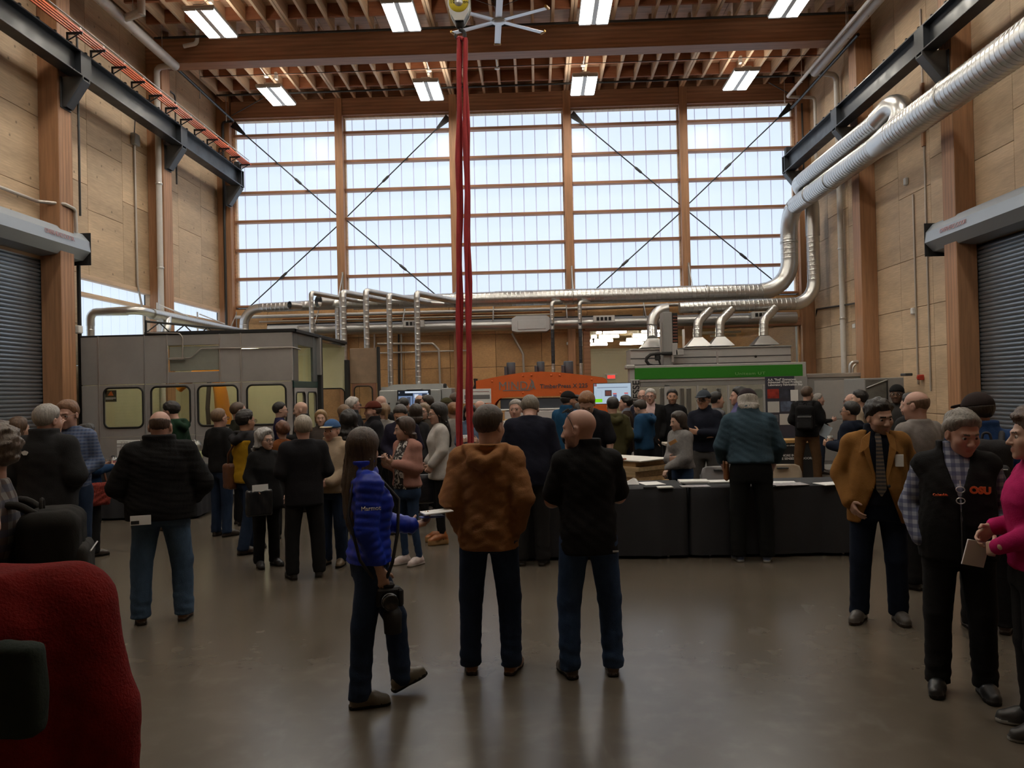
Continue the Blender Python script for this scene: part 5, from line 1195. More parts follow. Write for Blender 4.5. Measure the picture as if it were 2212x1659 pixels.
# ================================================================== tables, chairs, goods
M_CLOTHB = mat('black_table_cloth', (0.016, 0.017, 0.022), rough=0.75, var=0.12, vscale=6, bump=0.15, bscale=200)
def draped_table(name, x0, x1, y0, y1, zt, lab_t, lab_c, seed):
    t = thing(name, lab_t, 'table', ((x0+x1)/2, (y0+y1)/2, 0), 0, 'cloth covered folding tables')
    hx, hy = (x1-x0)/2, (y1-y0)/2
    b = MB(); b.box((-hx+0.02, -hy+0.02, zt-0.04), (hx-0.02, hy-0.02, zt-0.006), 0.01); b.build('tabletop', M_WHITE, t)
    for sx in (-1, 1):
        for sy in (-1, 1):
            b = MB(); b.tube([(sx*(hx-0.2), sy*(hy-0.1), 0.0), (sx*(hx-0.25), sy*(hy-0.1), zt-0.04)], 0.013, 8); b.build('leg', M_TRIM, t)
    # cloth: top sheet and a hanging skirt with folds
    rnd = random.Random(seed); b = MB(); n = 120; per = []
    P = 2*(2*hx+2*hy); 
    for i in range(n):
        s = P*i/n
        if s < 2*hx: p, nn = (-hx+s, -hy), (0, -1)
        elif s < 2*hx+2*hy: p, nn = (hx, -hy+s-2*hx), (1, 0)
        elif s < 4*hx+2*hy: p, nn = (hx-(s-2*hx-2*hy), hy), (0, 1)
        else: p, nn = (-hx, hy-(s-4*hx-2*hy)), (-1, 0)
        per.append((p, nn, s))
    ph = [rnd.random()*6 for _ in range(4)]
    rings = []
    for k, z in enumerate((zt, zt-0.008, zt-0.15, zt-0.4, 0.22, 0.035)):
        amp = [0, 0.003, 0.008, 0.016, 0.022, 0.026][k]; ring = []
        for (p, nn, s) in per:
            d = amp*(0.75+math.sin(s*9+ph[0])*0.6+math.sin(s*23+ph[1])*0.4)
            ring.append((p[0]+nn[0]*d, p[1]+nn[1]*d, z))
        rings.append(ring)
    vs = [v for r in rings for v in r]; fs = [tuple(range(n))]
    for k in range(5):
        for i in range(n): fs.append(((k+1)*n+i, (k+1)*n+(i+1) % n, k*n+(i+1) % n, k*n+i))
    b.smooth = True; b.add(vs, fs); o = b.build('tablecloth', M_CLOTHB); o.location = ((x0+x1)/2, (y0+y1)/2, 0); tag(o, lab_c, 'tablecloth', 'black tablecloths')
draped_table('folding_table', -0.25, 1.56, 8.55, 9.30, 0.74, 'folding table under the black cloth behind the man in black polo', 'black cloth over the left registration table', 1)
draped_table('folding_table', 1.60, 3.40, 8.55, 9.30, 0.74, 'folding table under the black cloth before the man in teal shirt', 'black cloth over the right registration table', 2)
draped_table('folding_table', -7.15, -5.15, 11.9, 12.65, 0.76, 'refreshment table under black cloth before the robot enclosure', 'black cloth over the refreshment table', 3)

# papers on the registration tables
def sheet(x, y, w, l, rz, lab, m=None, th=0.004, z=0.746, nm='paper_sheet', cat='paper'):
    p = at(x, y, Z=z); b = MB(); b.box((-w/2, -l/2, 0), (w/2, l/2, th), 0.0005); o = b.build(nm, m or M_PAPER); o.location = (p.x, p.y, z-0.002); o.rotation_euler = (0, 0, rz); tag(o, lab, cat, 'papers on the registration tables'); return o
M_PRINT = mat('printed_brochure', (0.35, 0.33, 0.34), rough=0.4, var=0.6, vscale=14)
sheet(1407, 1044, 0.23, 0.30, 0.2, 'white paper stack near the middle of the left registration table')
sheet(1436, 1053, 0.16, 0.10, 0.1, 'small white card near the front edge of the left table', th=0.012)
sheet(1404, 1054, 0.14, 0.03, 0.0, 'dark flat pen case at the front edge of the left table', M_BLACK, 0.015, nm='pen_case', cat='case')
sheet(1498, 1041, 0.32, 0.24, -0.05, 'thick white paper stack on the right table beside the table gap', th=0.02)
sheet(1501, 1050, 0.30, 0.16, 0.05, 'printed brochure in front of the thick paper stack', M_PRINT)
sheet(1556, 1041, 0.30, 0.2, 0.0, 'white paper stack beside the grey chair back', th=0.015)
sheet(1703, 1046, 0.36, 0.24, 0.1, 'white form sheet with dark print before the beige chair', M_PRINT, 0.006)
sheet(1692, 1042, 0.26, 0.20, -0.1, 'blank paper behind the printed form at the right table')
sheet(1794, 1045, 0.28, 0.22, 0.3, 'white leaflets fanned at the right end of the table', th=0.008)
p = at(1362, 1046, Z=0.746); b = MB(); b.add([(-0.09, -0.05, 0), (0.09, -0.04, 0), (0.10, 0.07, 0.01), (-0.08, 0.06, 0.0), (0.03, 0.0, 0.07), (0.07, 0.05, 0.055)], [(0, 1, 4), (1, 2, 5, 4), (2, 3, 4, 5), (3, 0, 4)]); o = b.build('crumpled_napkin', M_PAPER); o.location = p; tag(o, 'crumpled white napkin on the left registration table', 'napkin')

# chairs behind the registration tables
def chair(x, Y, ytop, m, lab):
    c = at(x, 1000, Y=Y); t = thing('folding_chair', lab, 'chair', (c.x, Y, 0), PI, 'chairs behind the registration tables')
    zt = at(x, ytop, Y=Y).z
    # facing the table (local +y is the front after the turn)
    n = 9; b = MB(); v = []; f = []
    for i in range(n):
        u = -1+2*i/(n-1)
        for k, z in enumerate((0.50, 0.62, 0.74, zt-0.02, zt)):
            hw = [0.21, 0.225, 0.225, 0.20, 0.15][k]; v.append((u*hw, -0.20-0.05*(z-0.45)-0.03*(1-u*u), z))
    m_ = len(v); v += [(p[0], p[1]-0.02, p[2]) for p in v]
    for i in range(n-1):
        for k in range(4):
            a = i*5+k; f += [(a, a+1, a+6, a+5), (m_+a, m_+a+5, m_+a+6, m_+a+1)]
    for i in range(n-1): f += [(i*5+4, m_+i*5+4, m_+i*5+9, i*5+9), (i*5, i*5+5, m_+i*5+5, m_+i*5)]
    for k in range(4): f += [(k, m_+k, m_+k+1, k+1), ((n-1)*5+k, (n-1)*5+k+1, m_+(n-1)*5+k+1, m_+(n-1)*5+k)]
    b.smooth = True; b.add(v, f); o = b.build('backrest', m, t)
    b = MB(); b.box((-0.07, -0.245, zt-0.055), (0.07, -0.205, zt-0.035), 0.008); b.build('grip_slot', M_BLACK, o)
    b = MB(); b.box((-0.21, -0.2, 0.43), (0.21, 0.2, 0.455), 0.012); b.build('seat', m, t)
    for sx in (-1, 1):
        b = MB(); b.tube([(sx*0.225, -0.25, zt-0.1), (sx*0.225, -0.17, 0.45), (sx*0.225, 0.2, 0.0)], 0.012, 8); b.build('leg', M_TRIM, t)
        b = MB(); b.tube([(sx*0.20, 0.12, 0.43), (sx*0.20, -0.22, 0.0)], 0.012, 8); b.build('leg', M_TRIM, t)
chair(1563, 9.62, 1011, mat('chair_grey', (0.36, 0.35, 0.36), rough=0.5), 'pale grey plastic chair behind the table, left of the man in teal shirt')
chair(1703, 9.72, 1007, mat('chair_beige', (0.46, 0.38, 0.29), rough=0.5), 'beige plastic chair behind the table, right of the man in teal shirt')

# cross laminated timber block, set diagonally
A, B = Vector((0.20, 11.55, 0)), Vector((1.46, 10.17, 0)); d = B-A; ang = math.atan2(d.y, d.x); Ln = d.length
t = thing('laminated_timber_block', 'thick block of cross laminated boards standing behind the registration table', 'timber block', (A+B)/2, ang)
rnd = random.Random(5)
lay = [(0.30, 0.06), (0.36, 0.06), (0.42, 0.075), (0.495, 0.06), (0.555, 0.075), (0.63, 0.06), (0.69, 0.075), (0.765, 0.06), (0.825, 0.065)]
woods = [mat('clt_wood_%d' % k, c, rough=0.6, var=0.25, vscale=3, stretch=(0.7, 6, 9), rand=0.08) for k, c in enumerate(((0.55, 0.36, 0.17), (0.46, 0.28, 0.12), (0.62, 0.44, 0.24)))]
for k, (z, th) in enumerate(lay):
    n = 3+k % 3; xs = [-Ln/2+rnd.uniform(-0.06, 0.06)]+sorted(rnd.uniform(-Ln/2+0.2, Ln/2-0.2) for _ in range(n))+[Ln/2+rnd.uniform(-0.08, 0.06)]
    for i in range(n+1):
        b = MB(); o_ = rnd.uniform(-0.02, 0.02); b.box((xs[i]+0.003, -0.28+o_, z+0.002), (xs[i+1]-0.003, 0.28, z+th-0.002), 0.003); b.build('board', woods[rnd.randrange(3)], t)
b = MB(); b.box((-Ln/2-0.02, -0.3, 0.89), (Ln/2+0.02, 0.3, 0.905), 0.002); b.build('top_sheet', mat('pale_sheet', (0.70, 0.66, 0.6), rough=0.5), t)
b = MB(); b.box((Ln/2-0.55, -0.31, 0.905), (Ln/2-0.25, -0.25, 0.925), 0.002); b.build('offcut', mat('offcut_red', (0.28, 0.10, 0.05), rough=0.6), t)
for sx in (-0.6, 0.6):
    b = MB(); b.box((sx-0.05, -0.26, 0), (sx+0.05, 0.26, 0.30), 0.004); b.build('bearer', M_BLOCK, t)

# small work bench in front of the beam machine
c = at(1452, 985, Y=13.3); t = thing('work_bench', 'small bench with a pale top and thin legs before the man in black shirt', 'bench', (c.x, 13.3, 0))
b = MB(); b.box((-0.14, -0.2, 0.86), (0.14, 0.2, 0.90), 0.004); b.build('bench_top', mat('bench_pale', (0.5, 0.45, 0.38), rough=0.6), t)
for sx in (-1, 1):
    for sy in (-1, 1):
        b = MB(); b.box((sx*0.12-0.012, sy*0.17-0.012, 0), (sx*0.12+0.012, sy*0.17+0.012, 0.86)); b.build('leg', M_DARKGREY, t)
    b = MB(); b.box((sx*0.12-0.01, -0.17, 0.2), (sx*0.12+0.01, 0.17, 0.22)); b.build('rail', M_DARKGREY, t)

# refreshments
M_CLEAR = bpy.data.materials.new('clear_plastic'); M_CLEAR.use_nodes = True
_n = M_CLEAR.node_tree.nodes; _l = M_CLEAR.node_tree.links; _n.remove(_n['Principled BSDF'])
_t = _n.new('ShaderNodeBsdfTransparent'); _t.inputs[0].default_value = (0.86, 0.88, 0.88, 1); _g = _n.new('ShaderNodeBsdfGlossy'); _g.inputs['Roughness'].default_value = 0.08
_m = _n.new('ShaderNodeMixShader'); _m.inputs[0].default_value = 0.22; _l.new(_t.outputs[0], _m.inputs[1]); _l.new(_g.outputs[0], _m.inputs[2]); _l.new(_m.outputs[0], _n['Material Output'].inputs[0])
p = at(427, 1003, Z=0.77); t = thing('drink_dispenser', 'clear drink dispenser half full of lemonade beside the black jacket', 'drink dispenser', (p.x, 12.25, 0.765))
b = MB(); b.lathe([(0.13, 0.0), (0.15, 0.03), (0.155, 0.30), (0.13, 0.36), (0.07, 0.40), (0.0, 0.41)], (0, 0, 0), 20); b.build('jar', M_CLEAR, t)
b = MB(); b.lathe([(0.0, 0.01), (0.14, 0.01), (0.148, 0.22), (0.0, 0.22)], (0, 0, 0), 20); b.build('lemonade', mat('lemonade', (0.55, 0.55, 0.25), rough=0.2), t)
b = MB(); b.tube([(0, -0.15, 0.06), (0, -0.20, 0.06), (0, -0.20, 0.02)], 0.012, 8); b.build('tap', M_TRIM, t)
p = at(404, 1003, Z=0.77); t = thing('drink_pitcher', 'slim white pitcher left of the drink dispenser', 'pitcher', (p.x, 12.35, 0.765))
b = MB(); b.lathe([(0.0, 0), (0.05, 0), (0.055, 0.3), (0.06, 0.46), (0.052, 0.46), (0.048, 0.3), (0.045, 0.02), (0, 0.02)], (0, 0, 0), 16); b.build('vessel', M_CLEAR, t)
p = at(258, 1008, Z=0.77); t = thing('snack_tray', 'upright white lattice tray at the enclosure end of the refreshment table', 'tray', (p.x, 12.5, 0.765))
b = MB(); b.box((-0.15, 0, 0.0), (0.22, 0.02, 0.40), 0.006); b.build('back_sheet', M_WHITE, t)
for k in range(8):
    b = MB(); b.tube([(-0.14+k*0.045, -0.01, 0.02), (-0.06+k*0.045, -0.01, 0.38)] if k < 6 else [(-0.14, -0.01, 0.05*k), (0.2, -0.01, 0.05*k)], 0.005, 5); b.build('lattice_rod', M_GREYPL, t)
p = at(247, 1009, Z=0.77); t = thing('coffee_pot', 'dark round coffee pot before the white lattice tray', 'coffee pot', (p.x, 12.2, 0.765))
b = MB(); b.lathe([(0.0, 0), (0.06, 0), (0.07, 0.05), (0.06, 0.12), (0.035, 0.15), (0.03, 0.18), (0.0, 0.19)], (0, 0, 0), 18); b.build('pot', M_BLACK, t)
b = MB(); b.tube(rounded([(0.05, 0, 0.14), (0.11, 0, 0.13), (0.10, 0, 0.04), (0.06, 0, 0.03)], 0.03, 4), 0.008, 6); b.build('handle', M_BLACK, t)
b = MB(); b.lathe([(0.034, 0.10), (0.037, 0.13), (0.034, 0.14)], (0, -0.03, 0), 12); b.build('label_band', M_WHITE, t)
# ================================================================== people: figures grown as smooth distance fields
F32 = np.float32
def net(fn, lo, hi, h):
    """surface of fn(X,Y,Z) < 0 inside a box as (verts, quads): naive surface nets on a grid of spacing h"""
    ax = [np.arange(a-h*1.5, b+h*2.5, h, dtype=F32) for a, b in zip(lo, hi)]
    X, Y, Z = np.meshgrid(*ax, indexing='ij', sparse=True)
    d = np.broadcast_to(fn(X, Y, Z), (len(ax[0]), len(ax[1]), len(ax[2]))).astype(F32)
    s = d < 0
    n = [len(a)-1 for a in ax]
    c = [s[i:n[0]+i, j:n[1]+j, k:n[2]+k] for i in (0, 1) for j in (0, 1) for k in (0, 1)]
    cnt = np.zeros(n, np.int8)
    for q in c: cnt += q
    m = (cnt > 0) & (cnt < 8)
    idx = np.argwhere(m)
    if len(idx) == 0: return np.zeros((0, 3)), np.zeros((0, 4), int)
    I, J, K = idx.T
    cor = {}
    for i in (0, 1):
        for j in (0, 1):
            for k in (0, 1): cor[(i, j, k)] = d[I+i, J+j, K+k]
    acc = np.zeros((len(idx), 3), F32); num = np.zeros(len(idx), F32)
    for a in range(3):
        for p in (0, 1):
            for q in (0, 1):
                e0 = [p, q]; e0.insert(a, 0); e1 = [p, q]; e1.insert(a, 1)
                v0, v1 = cor[tuple(e0)], cor[tuple(e1)]; x = (v0 < 0) != (v1 < 0)
                t = np.where(x, v0/np.where(x, v0-v1, 1), 0)
                off = np.array(e0, F32)[None, :].repeat(len(idx), 0); off[:, a] = t
                acc[x] += off[x]; num[x] += 1
    vid = np.full(n, -1, np.int64); vid[I, J, K] = np.arange(len(idx))
    V = (idx+acc/num[:, None])*h+np.array([a[0] for a in ax])
    quads = []
    for a in range(3):
        b_, c_ = (a+1) % 3, (a+2) % 3
        sl0 = [slice(None)]*3; sl1 = [slice(None)]*3
        sl0[a] = slice(0, n[a]); sl1[a] = slice(1, n[a]+1)
        for o in (b_, c_): sl0[o] = slice(1, n[o]); sl1[o] = slice(1, n[o])
        s0, s1 = s[tuple(sl0)], s[tuple(sl1)]
        E = np.argwhere(s0 != s1)
        if len(E) == 0: continue
        flip = s0[s0 != s1]
        base = E.copy(); base[:, b_] += 1; base[:, c_] += 1
        def cell(db, dc):
            q = base.copy(); q[:, b_] -= db; q[:, c_] -= dc; return vid[q[:, 0], q[:, 1], q[:, 2]]
        q4 = np.stack([cell(1, 1), cell(0, 1), cell(0, 0), cell(1, 0)], 1)
        q4[~flip] = q4[~flip][:, ::-1]
        quads.append(q4)
    Q = np.concatenate(quads); Q = Q[(Q >= 0).all(1)]
    return V, Q
def smin(a, b, k):
    h = np.maximum(k-np.abs(a-b), 0)/k
    return np.minimum(a, b)-h*h*k*0.25
def smax(a, b, k): return -smin(-a, -b, k)
def cone(P, a, b, r1, r2):
    X, Y, Z = P; a = np.asarray(a, float); b = np.asarray(b, float); v = b-a; L = float(v@v)+1e-9
    t = np.clip(((X-a[0])*v[0]+(Y-a[1])*v[1]+(Z-a[2])*v[2])/L, 0, 1)
    return np.sqrt((X-a[0]-t*v[0])**2+(Y-a[1]-t*v[1])**2+(Z-a[2]-t*v[2])**2)-(r1+(r2-r1)*t)
def ell(P, c, r):
    X, Y, Z = P
    x, y, z = (X-c[0])/r[0], (Y-c[1])/r[1], (Z-c[2])/r[2]
    k0 = np.sqrt(x*x+y*y+z*z)+1e-6; k1 = np.sqrt((x/r[0])**2+(y/r[1])**2+(z/r[2])**2)+1e-6
    return k0*(k0-1)/k1
def loft(P, zk, rx, ry, cy, n=2.4, cx=None):
    X, Y, Z = P
    a = np.interp(Z, zk, rx); b = np.interp(Z, zk, ry); c = np.interp(Z, zk, cy)
    e = np.interp(Z, zk, cx) if cx is not None else 0
    q = ((np.abs(X-e)/a)**n+(np.abs(Y-c)/b)**n)**(1/n)
    return (q-1)*np.minimum(a, b)
def wrinkle(P, amp, f, seed):
    X, Y, Z = P; g = np.random.RandomState(seed); d = 0
    for i in range(4):
        k = g.normal(size=3)*f*(0.6+0.5*i); k[2] *= 1.3
        d = d+np.sin(X*k[0]+Y*k[1]+Z*k[2]+g.rand()*6)*(1-0.15*i)
    return d*amp/3

# ---- head in its own frame: x right, y forward, z up, origin between the eyes' level
def head_sdf(P, jaw=1.0, fat=0.0, fem=False):
    X, Y, Z = P; A = (np.abs(X), Y, Z)
    d = ell(P, (0, -0.015, 0.03), (0.075, 0.097, 0.088))
    d = smin(d, ell(P, (0, 0.028, -0.03), (0.062+fat, 0.062, 0.076)), 0.03)
    d = smin(d, ell(P, (0, 0.026, -0.070), ((0.047 if fem else 0.053)*jaw+fat, 0.055, 0.044)), 0.025)
    d = smin(d, cone(A, (0.0, 0.074, -0.097), (0.012, 0.072, -0.097), 0.016, 0.014), 0.02)
    d = smin(d, ell(A, (0.040, 0.055, -0.028), (0.024+fat, 0.024, 0.026)), 0.02)
    d = smin(d, cone(A, (0.008, 0.086, 0.024), (0.040, 0.072, 0.024), 0.011, 0.010), 0.012)
    d = smax(d, -ell(A, (0.032, 0.104, 0.002), (0.019, 0.022, 0.009)), 0.010)
    d = smin(d, cone(P, (0, 0.084, 0.010), (0, 0.108, -0.030), 0.008, 0.012), 0.012)
    d = smin(d, ell(A, (0.012, 0.099, -0.034), (0.010, 0.010, 0.008)), 0.008)
    d = smin(d, cone(A, (0.0, 0.090, -0.060), (0.022, 0.080, -0.061), 0.007, 0.004), 0.006)
    d = smin(d, cone(A, (0.0, 0.089, -0.071), (0.019, 0.080, -0.070), 0.008, 0.005), 0.006)
    ear = smax(ell(A, (0.079, -0.010, -0.008), (0.011, 0.021, 0.032)), -ell(A, (0.090, -0.006, -0.006), (0.008, 0.011, 0.018)), 0.006)
    d = smin(d, ear, 0.008)
    nr = 0.045 if fem else 0.052+fat*0.6
    d = smin(d, cone(P, (0, -0.022, -0.05), (0, -0.024, -0.20), nr, nr), 0.03)
    return d
def hair_line(style):
    if style in ('short', 'buzz', 'messy', 'curlyshort', 'side'): return [-0.13, -0.06, -0.025, -0.012, 0.03, 0.055, 0.10], [-0.085, -0.075, -0.055, 0.0, 0.02, 0.064, 0.070]
    if style == 'receding': return [-0.13, -0.06, -0.025, -0.012, 0.02, 0.045, 0.07, 0.11], [-0.085, -0.075, -0.05, 0.0, 0.015, 0.075, 0.108, 0.2]
    return [-0.13, -0.06, -0.025, 0.0, 0.04, 0.06, 0.10], [-0.3, -0.3, -0.3, -0.05, 0.0, 0.064, 0.070]
def hair_sdf(P, style, L, seed):
    X, Y, Z = P; g = 0.0
    th = np.arctan2(X, -(Y+0.01)+0*Z)
    strand = 0.0016*np.sin(th*34+2*np.sin(Z*40))+0.001*np.sin(th*71+seed)
    if style in ('fringe',):
        d = ell(P, (0, -0.015, 0.03), (0.0775, 0.1005, 0.09))+wrinkle(P, 0.002, 90, seed)
        zl = np.interp(Y, [-0.13, -0.06, -0.025, -0.012, 0.05, 0.1], [-0.085, -0.075, -0.05, -0.005, 0.02, 0.05]); zt = np.interp(Y, [-0.12, 0.0, 0.06], [0.062, 0.048, 0.03])
        return np.maximum(np.maximum(d, zl-Z), np.maximum(Z-zt, Y-0.055))+strand
    t = {'short': 0.013, 'buzz': 0.006, 'receding': 0.011, 'messy': 0.017, 'curlyshort': 0.024, 'side': 0.015, 'long': 0.016, 'bob': 0.020, 'curly': 0.034, 'bun': 0.013, 'pony': 0.013}[style]
    zk, zv = hair_line(style); zl_ = np.interp(Y+0*Z, zk, zv)
    tp = np.clip((Z-zl_+0.004)/0.05, 0.12, 1)
    if style in ('long', 'bob', 'curly'): tp = np.maximum(tp, np.clip((0.03-Y)/0.05, 0, 1))
    d = ell(P, (0, -0.015, 0.031), (0.0755, 0.0975, 0.0885))-t*tp*(1+0.25*np.clip(Z/0.1, -1, 1))
    d = d+wrinkle((X*2.2, Y*1.2, Z*0.6), 0.0022, 120, seed+11)
    if style in ('messy', 'side'): d = d+wrinkle(P, 0.007, 70, seed)
    if style in ('curly', 'curlyshort'): d = d+wrinkle(P, 0.012, 85, seed)
    d = np.maximum(d, zl_-Z+wrinkle(P, 0.007, 120, seed+5))
    d = np.maximum(d, Y-0.090)
    if style in ('long', 'bob', 'curly') and L > 0:
        zk2 = [-L, -L*0.8, -L*0.4, -0.08, 0.03, 0.08]
        w = 1.25 if style == 'curly' else 1.0
        c = loft(P, zk2, [0.03*w, 0.075*w, 0.10*w, 0.100*w, 0.088, 0.06], [0.022, 0.040*w, 0.050*w, 0.062, 0.075, 0.06], [-0.085, -0.085, -0.075, -0.045, -0.035, -0.03], 2.2)
        c = np.maximum(np.maximum(c, -L-Z), Z-0.07)
        # keep the face and neck front clear
        c = np.maximum(c, -(ell(P, (0, 0.07, -0.06), (0.068, 0.075, 0.11))))
        if style == 'curly': c = c+wrinkle(P, 0.014, 60, seed+1)
        else: c = c+wrinkle((X*3, Y*3, Z*0.25), 0.004, 55, seed+1)
        d = smin(d, c, 0.02)
    if style == 'bun': d = smin(d, ell(P, (0, -0.125, 0.02), (0.045, 0.04, 0.045))+wrinkle(P, 0.004, 80, seed), 0.01)
    if style == 'pony': d = smin(d, cone(P, (0, -0.115, 0.03), (0, -0.135, -0.16), 0.03, 0.016), 0.02)
    return d+strand
def vnorm(v): v = np.asarray(v, float); return v/(np.linalg.norm(v)+1e-9)
def hand_sdf(P, w, dv, nv, st, curl, fr=0.0088, thumb=0.35):
    """hand at wrist w, pointing along dv, palm facing nv, thumb on side st (unit vector)"""
    X, Y, Z = P; w = np.asarray(w, float)
    x, y, z = X-w[0], Y-w[1], Z-w[2]
    u = x*dv[0]+y*dv[1]+z*dv[2]; v = x*st[0]+y*st[1]+z*st[2]; q = x*nv[0]+y*nv[1]+z*nv[2]
    bx = np.maximum(np.abs(u-0.05)-0.034, 0); by = np.maximum(np.abs(v)-0.026, 0); bz = np.maximum(np.abs(q)-0.002, 0)
    d = np.sqrt(bx*bx+by*by+bz*bz)-0.013
    d = smin(d, cone(P, w-dv*0.04, w+dv*0.03, 0.026, 0.024), 0.02)
    f = None
    for off, ln in ((0.030, 0.92), (0.010, 1.05), (-0.010, 1.0), (-0.029, 0.80)):
        p = w+dv*0.088+st*off; a = 0.0; dirv = dv
        for sg, r in ((0.042*ln, fr), (0.028*ln, fr*0.93), (0.022*ln, fr*0.85)):
            a += curl; dd = dv*math.cos(a)+nv*math.sin(a); dd = vnorm(dd+st*off*1.2*(1-min(1, a)))
            e = p+dd*sg; c = cone(P, p, e, r, r*0.95); f = c if f is None else np.minimum(f, c); p = e
    d = smin(d, f, 0.006)
    p = w+dv*0.022+st*0.026; dd = vnorm(dv*0.62+st*0.72+nv*thumb)
    e = p+dd*0.048; d = smin(d, cone(P, p, e, 0.0135, 0.0105), 0.01)
    e2 = e+vnorm(dv*0.85+st*0.25+nv*(thumb+0.25))*0.032; d = smin(d, cone(P, e, e2, 0.0105, 0.0085), 0.005)
    return d

SKIN = {'fair': (0.47, 0.29, 0.22), 'pink': (0.46, 0.265, 0.205), 'tan': (0.40, 0.22, 0.145), 'olive': (0.36, 0.21, 0.135), 'brown': (0.17, 0.085, 0.05)}
def skin_mat(k): return mat('skin_'+k, SKIN[k], rough=0.5, var=0.06, vscale=18, bump=0.02, bscale=120)
def cloth(col, kind='cloth'):
    nm = '%s_%d_%d_%d' % (kind, *[int(v*1000) for v in col])
    if nm in MATS: return MATS[nm]
    if kind == 'denim': return mat(nm, col, rough=0.9, spec=0.12, var=0.35, vscale=7, stretch=(1, 1, 0.5), bump=0.35, bscale=220)
    if kind == 'satin': return mat(nm, col, rough=0.42, spec=0.3, var=0.15, vscale=6, bump=0.12, bscale=30)
    if kind == 'leather': return mat(nm, col, rough=0.42, var=0.25, vscale=9, bump=0.1, bscale=60)
    if kind == 'hair': return mat(nm, col, rough=0.45, var=0.45, vscale=14, stretch=(6, 6, 0.7), bump=0.5, bscale=60, bstretch=(5, 5, 0.5))
    if kind == 'knit': return mat(nm, col, rough=0.95, spec=0.12, var=0.2, vscale=30, bump=0.5, bscale=160)
    return mat(nm, col, rough=0.9, spec=0.12, var=0.16, vscale=9, bump=0.22, bscale=130)
def plaid(name, c0, c1, c2, s=26.0):
    if name in MATS: return MATS[name]
    m = mat(name, c0, rough=0.85); nt = m.node_tree; N = nt.nodes; L = nt.links; b = N['Principled BSDF']
    tc = N.new('ShaderNodeTexCoord'); prev = None
    for ax, c in (('X', c1), ('Z', c2)):
        w = N.new('ShaderNodeTexWave'); w.bands_direction = ax; w.inputs['Scale'].default_value = s/6.28; w.wave_profile = 'SIN'
        L.new(tc.outputs['Object'], w.inputs['Vector'])
        r = N.new('ShaderNodeMapRange'); r.inputs['From Min'].default_value = 0.45; r.inputs['From Max'].default_value = 0.55; r.inputs['To Max'].default_value = 0.6
        L.new(w.outputs['Fac'], r.inputs['Value'])
        mx = N.new('ShaderNodeMix'); mx.data_type = 'RGBA'; L.new(r.outputs[0], mx.inputs['Factor'])
        if prev is None: mx.inputs[6].default_value = (*c0, 1)
        else: L.new(prev, mx.inputs[6])
        mx.inputs[7].default_value = (*c, 1); prev = mx.outputs[2]
    L.new(prev, b.inputs['Base Color'])
    return m
def blotch(name, c0, c1, s=16.0, thr=0.52):
    if name in MATS: return MATS[name]
    m = mat(name, c0, rough=0.8); nt = m.node_tree; N = nt.nodes; L = nt.links; b = N['Principled BSDF']
    tc = N.new('ShaderNodeTexCoord'); nz = N.new('ShaderNodeTexNoise'); nz.inputs['Scale'].default_value = s; nz.inputs['Detail'].default_value = 2.0; nz.inputs['Distortion'].default_value = 1.6
    L.new(tc.outputs['Object'], nz.inputs['Vector'])
    r = N.new('ShaderNodeMapRange'); r.inputs['From Min'].default_value = thr; r.inputs['From Max'].default_value = thr+0.03; L.new(nz.outputs['Fac'], r.inputs['Value'])
    mx = N.new('ShaderNodeMix'); mx.data_type = 'RGBA'; mx.inputs[6].default_value = (*c0, 1); mx.inputs[7].default_value = (*c1, 1); L.new(r.outputs[0], mx.inputs['Factor']); L.new(mx.outputs[2], b.inputs['Base Color'])
    return m

ARMS = {  # elbow, wrist, hand direction, palm normal, curl  (right arm; x is mirrored for the left)
    'down': ((0.245, -0.02, 1.155), (0.262, 0.03, 0.915), (0.0, 0.12, -1), (-1, 0.1, 0), 0.30),
    'pocket': ((0.262, -0.06, 1.15), (0.215, 0.05, 0.945), None, None, 0),
    'hold': ((0.245, -0.01, 1.14), (0.115, 0.235, 1.165), (-0.25, 0.85, 0.3), (-0.9, -0.2, 0.1), 0.75),
    'phone': ((0.23, 0.0, 1.15), (0.08, 0.25, 1.22), (-0.5, 0.6, 0.45), (-0.3, -0.6, 0.6), 0.55),
    'clasp': ((0.262, -0.02, 1.15), (0.075, 0.195, 1.02), (-0.85, 0.25, -0.25), (0.1, -1, 0), 0.5),
    'back': ((0.285, -0.12, 1.16), (0.075, -0.185, 1.01), (-0.9, 0.0, -0.3), (0, 1, 0), 0.4),
    'foldr': ((0.25, 0.07, 1.15), (-0.045, 0.215, 1.175), (-0.95, 0.05, 0.15), (0.1, -1, 0.1), 0.35),
    'foldl': ((0.25, 0.06, 1.14), (-0.02, 0.17, 1.13), (-0.9, -0.1, 0.1), (0, -1, 0), 0.5),
    'table': ((0.25, 0.10, 1.16), (0.22, 0.27, 0.955), (0.0, 0.75, -0.6), (0, -0.4, -0.9), 0.15),
    'face': ((0.20, 0.17, 1.20), (0.06, 0.215, 1.44), (-0.2, -0.15, 0.95), (-0.2, -0.95, 0), 0.5),
    'akimbo': ((0.36, -0.05, 1.17), (0.215, 0.06, 1.0), (-0.5, 0.5, -0.6), (-0.8, -0.3, 0), 0.6),
    'bag': ((0.25, -0.01, 1.16), (0.235, 0.12, 1.00), (0.0, 0.45, -0.85), (-1, 0, 0), 0.95),
    'shoulderstrap': ((0.24, 0.02, 1.16), (0.13, 0.19, 1.30), (-0.3, 0.2, 0.9), (-0.4, -0.8, 0.2), 0.8),
}
PEOPLE = {}
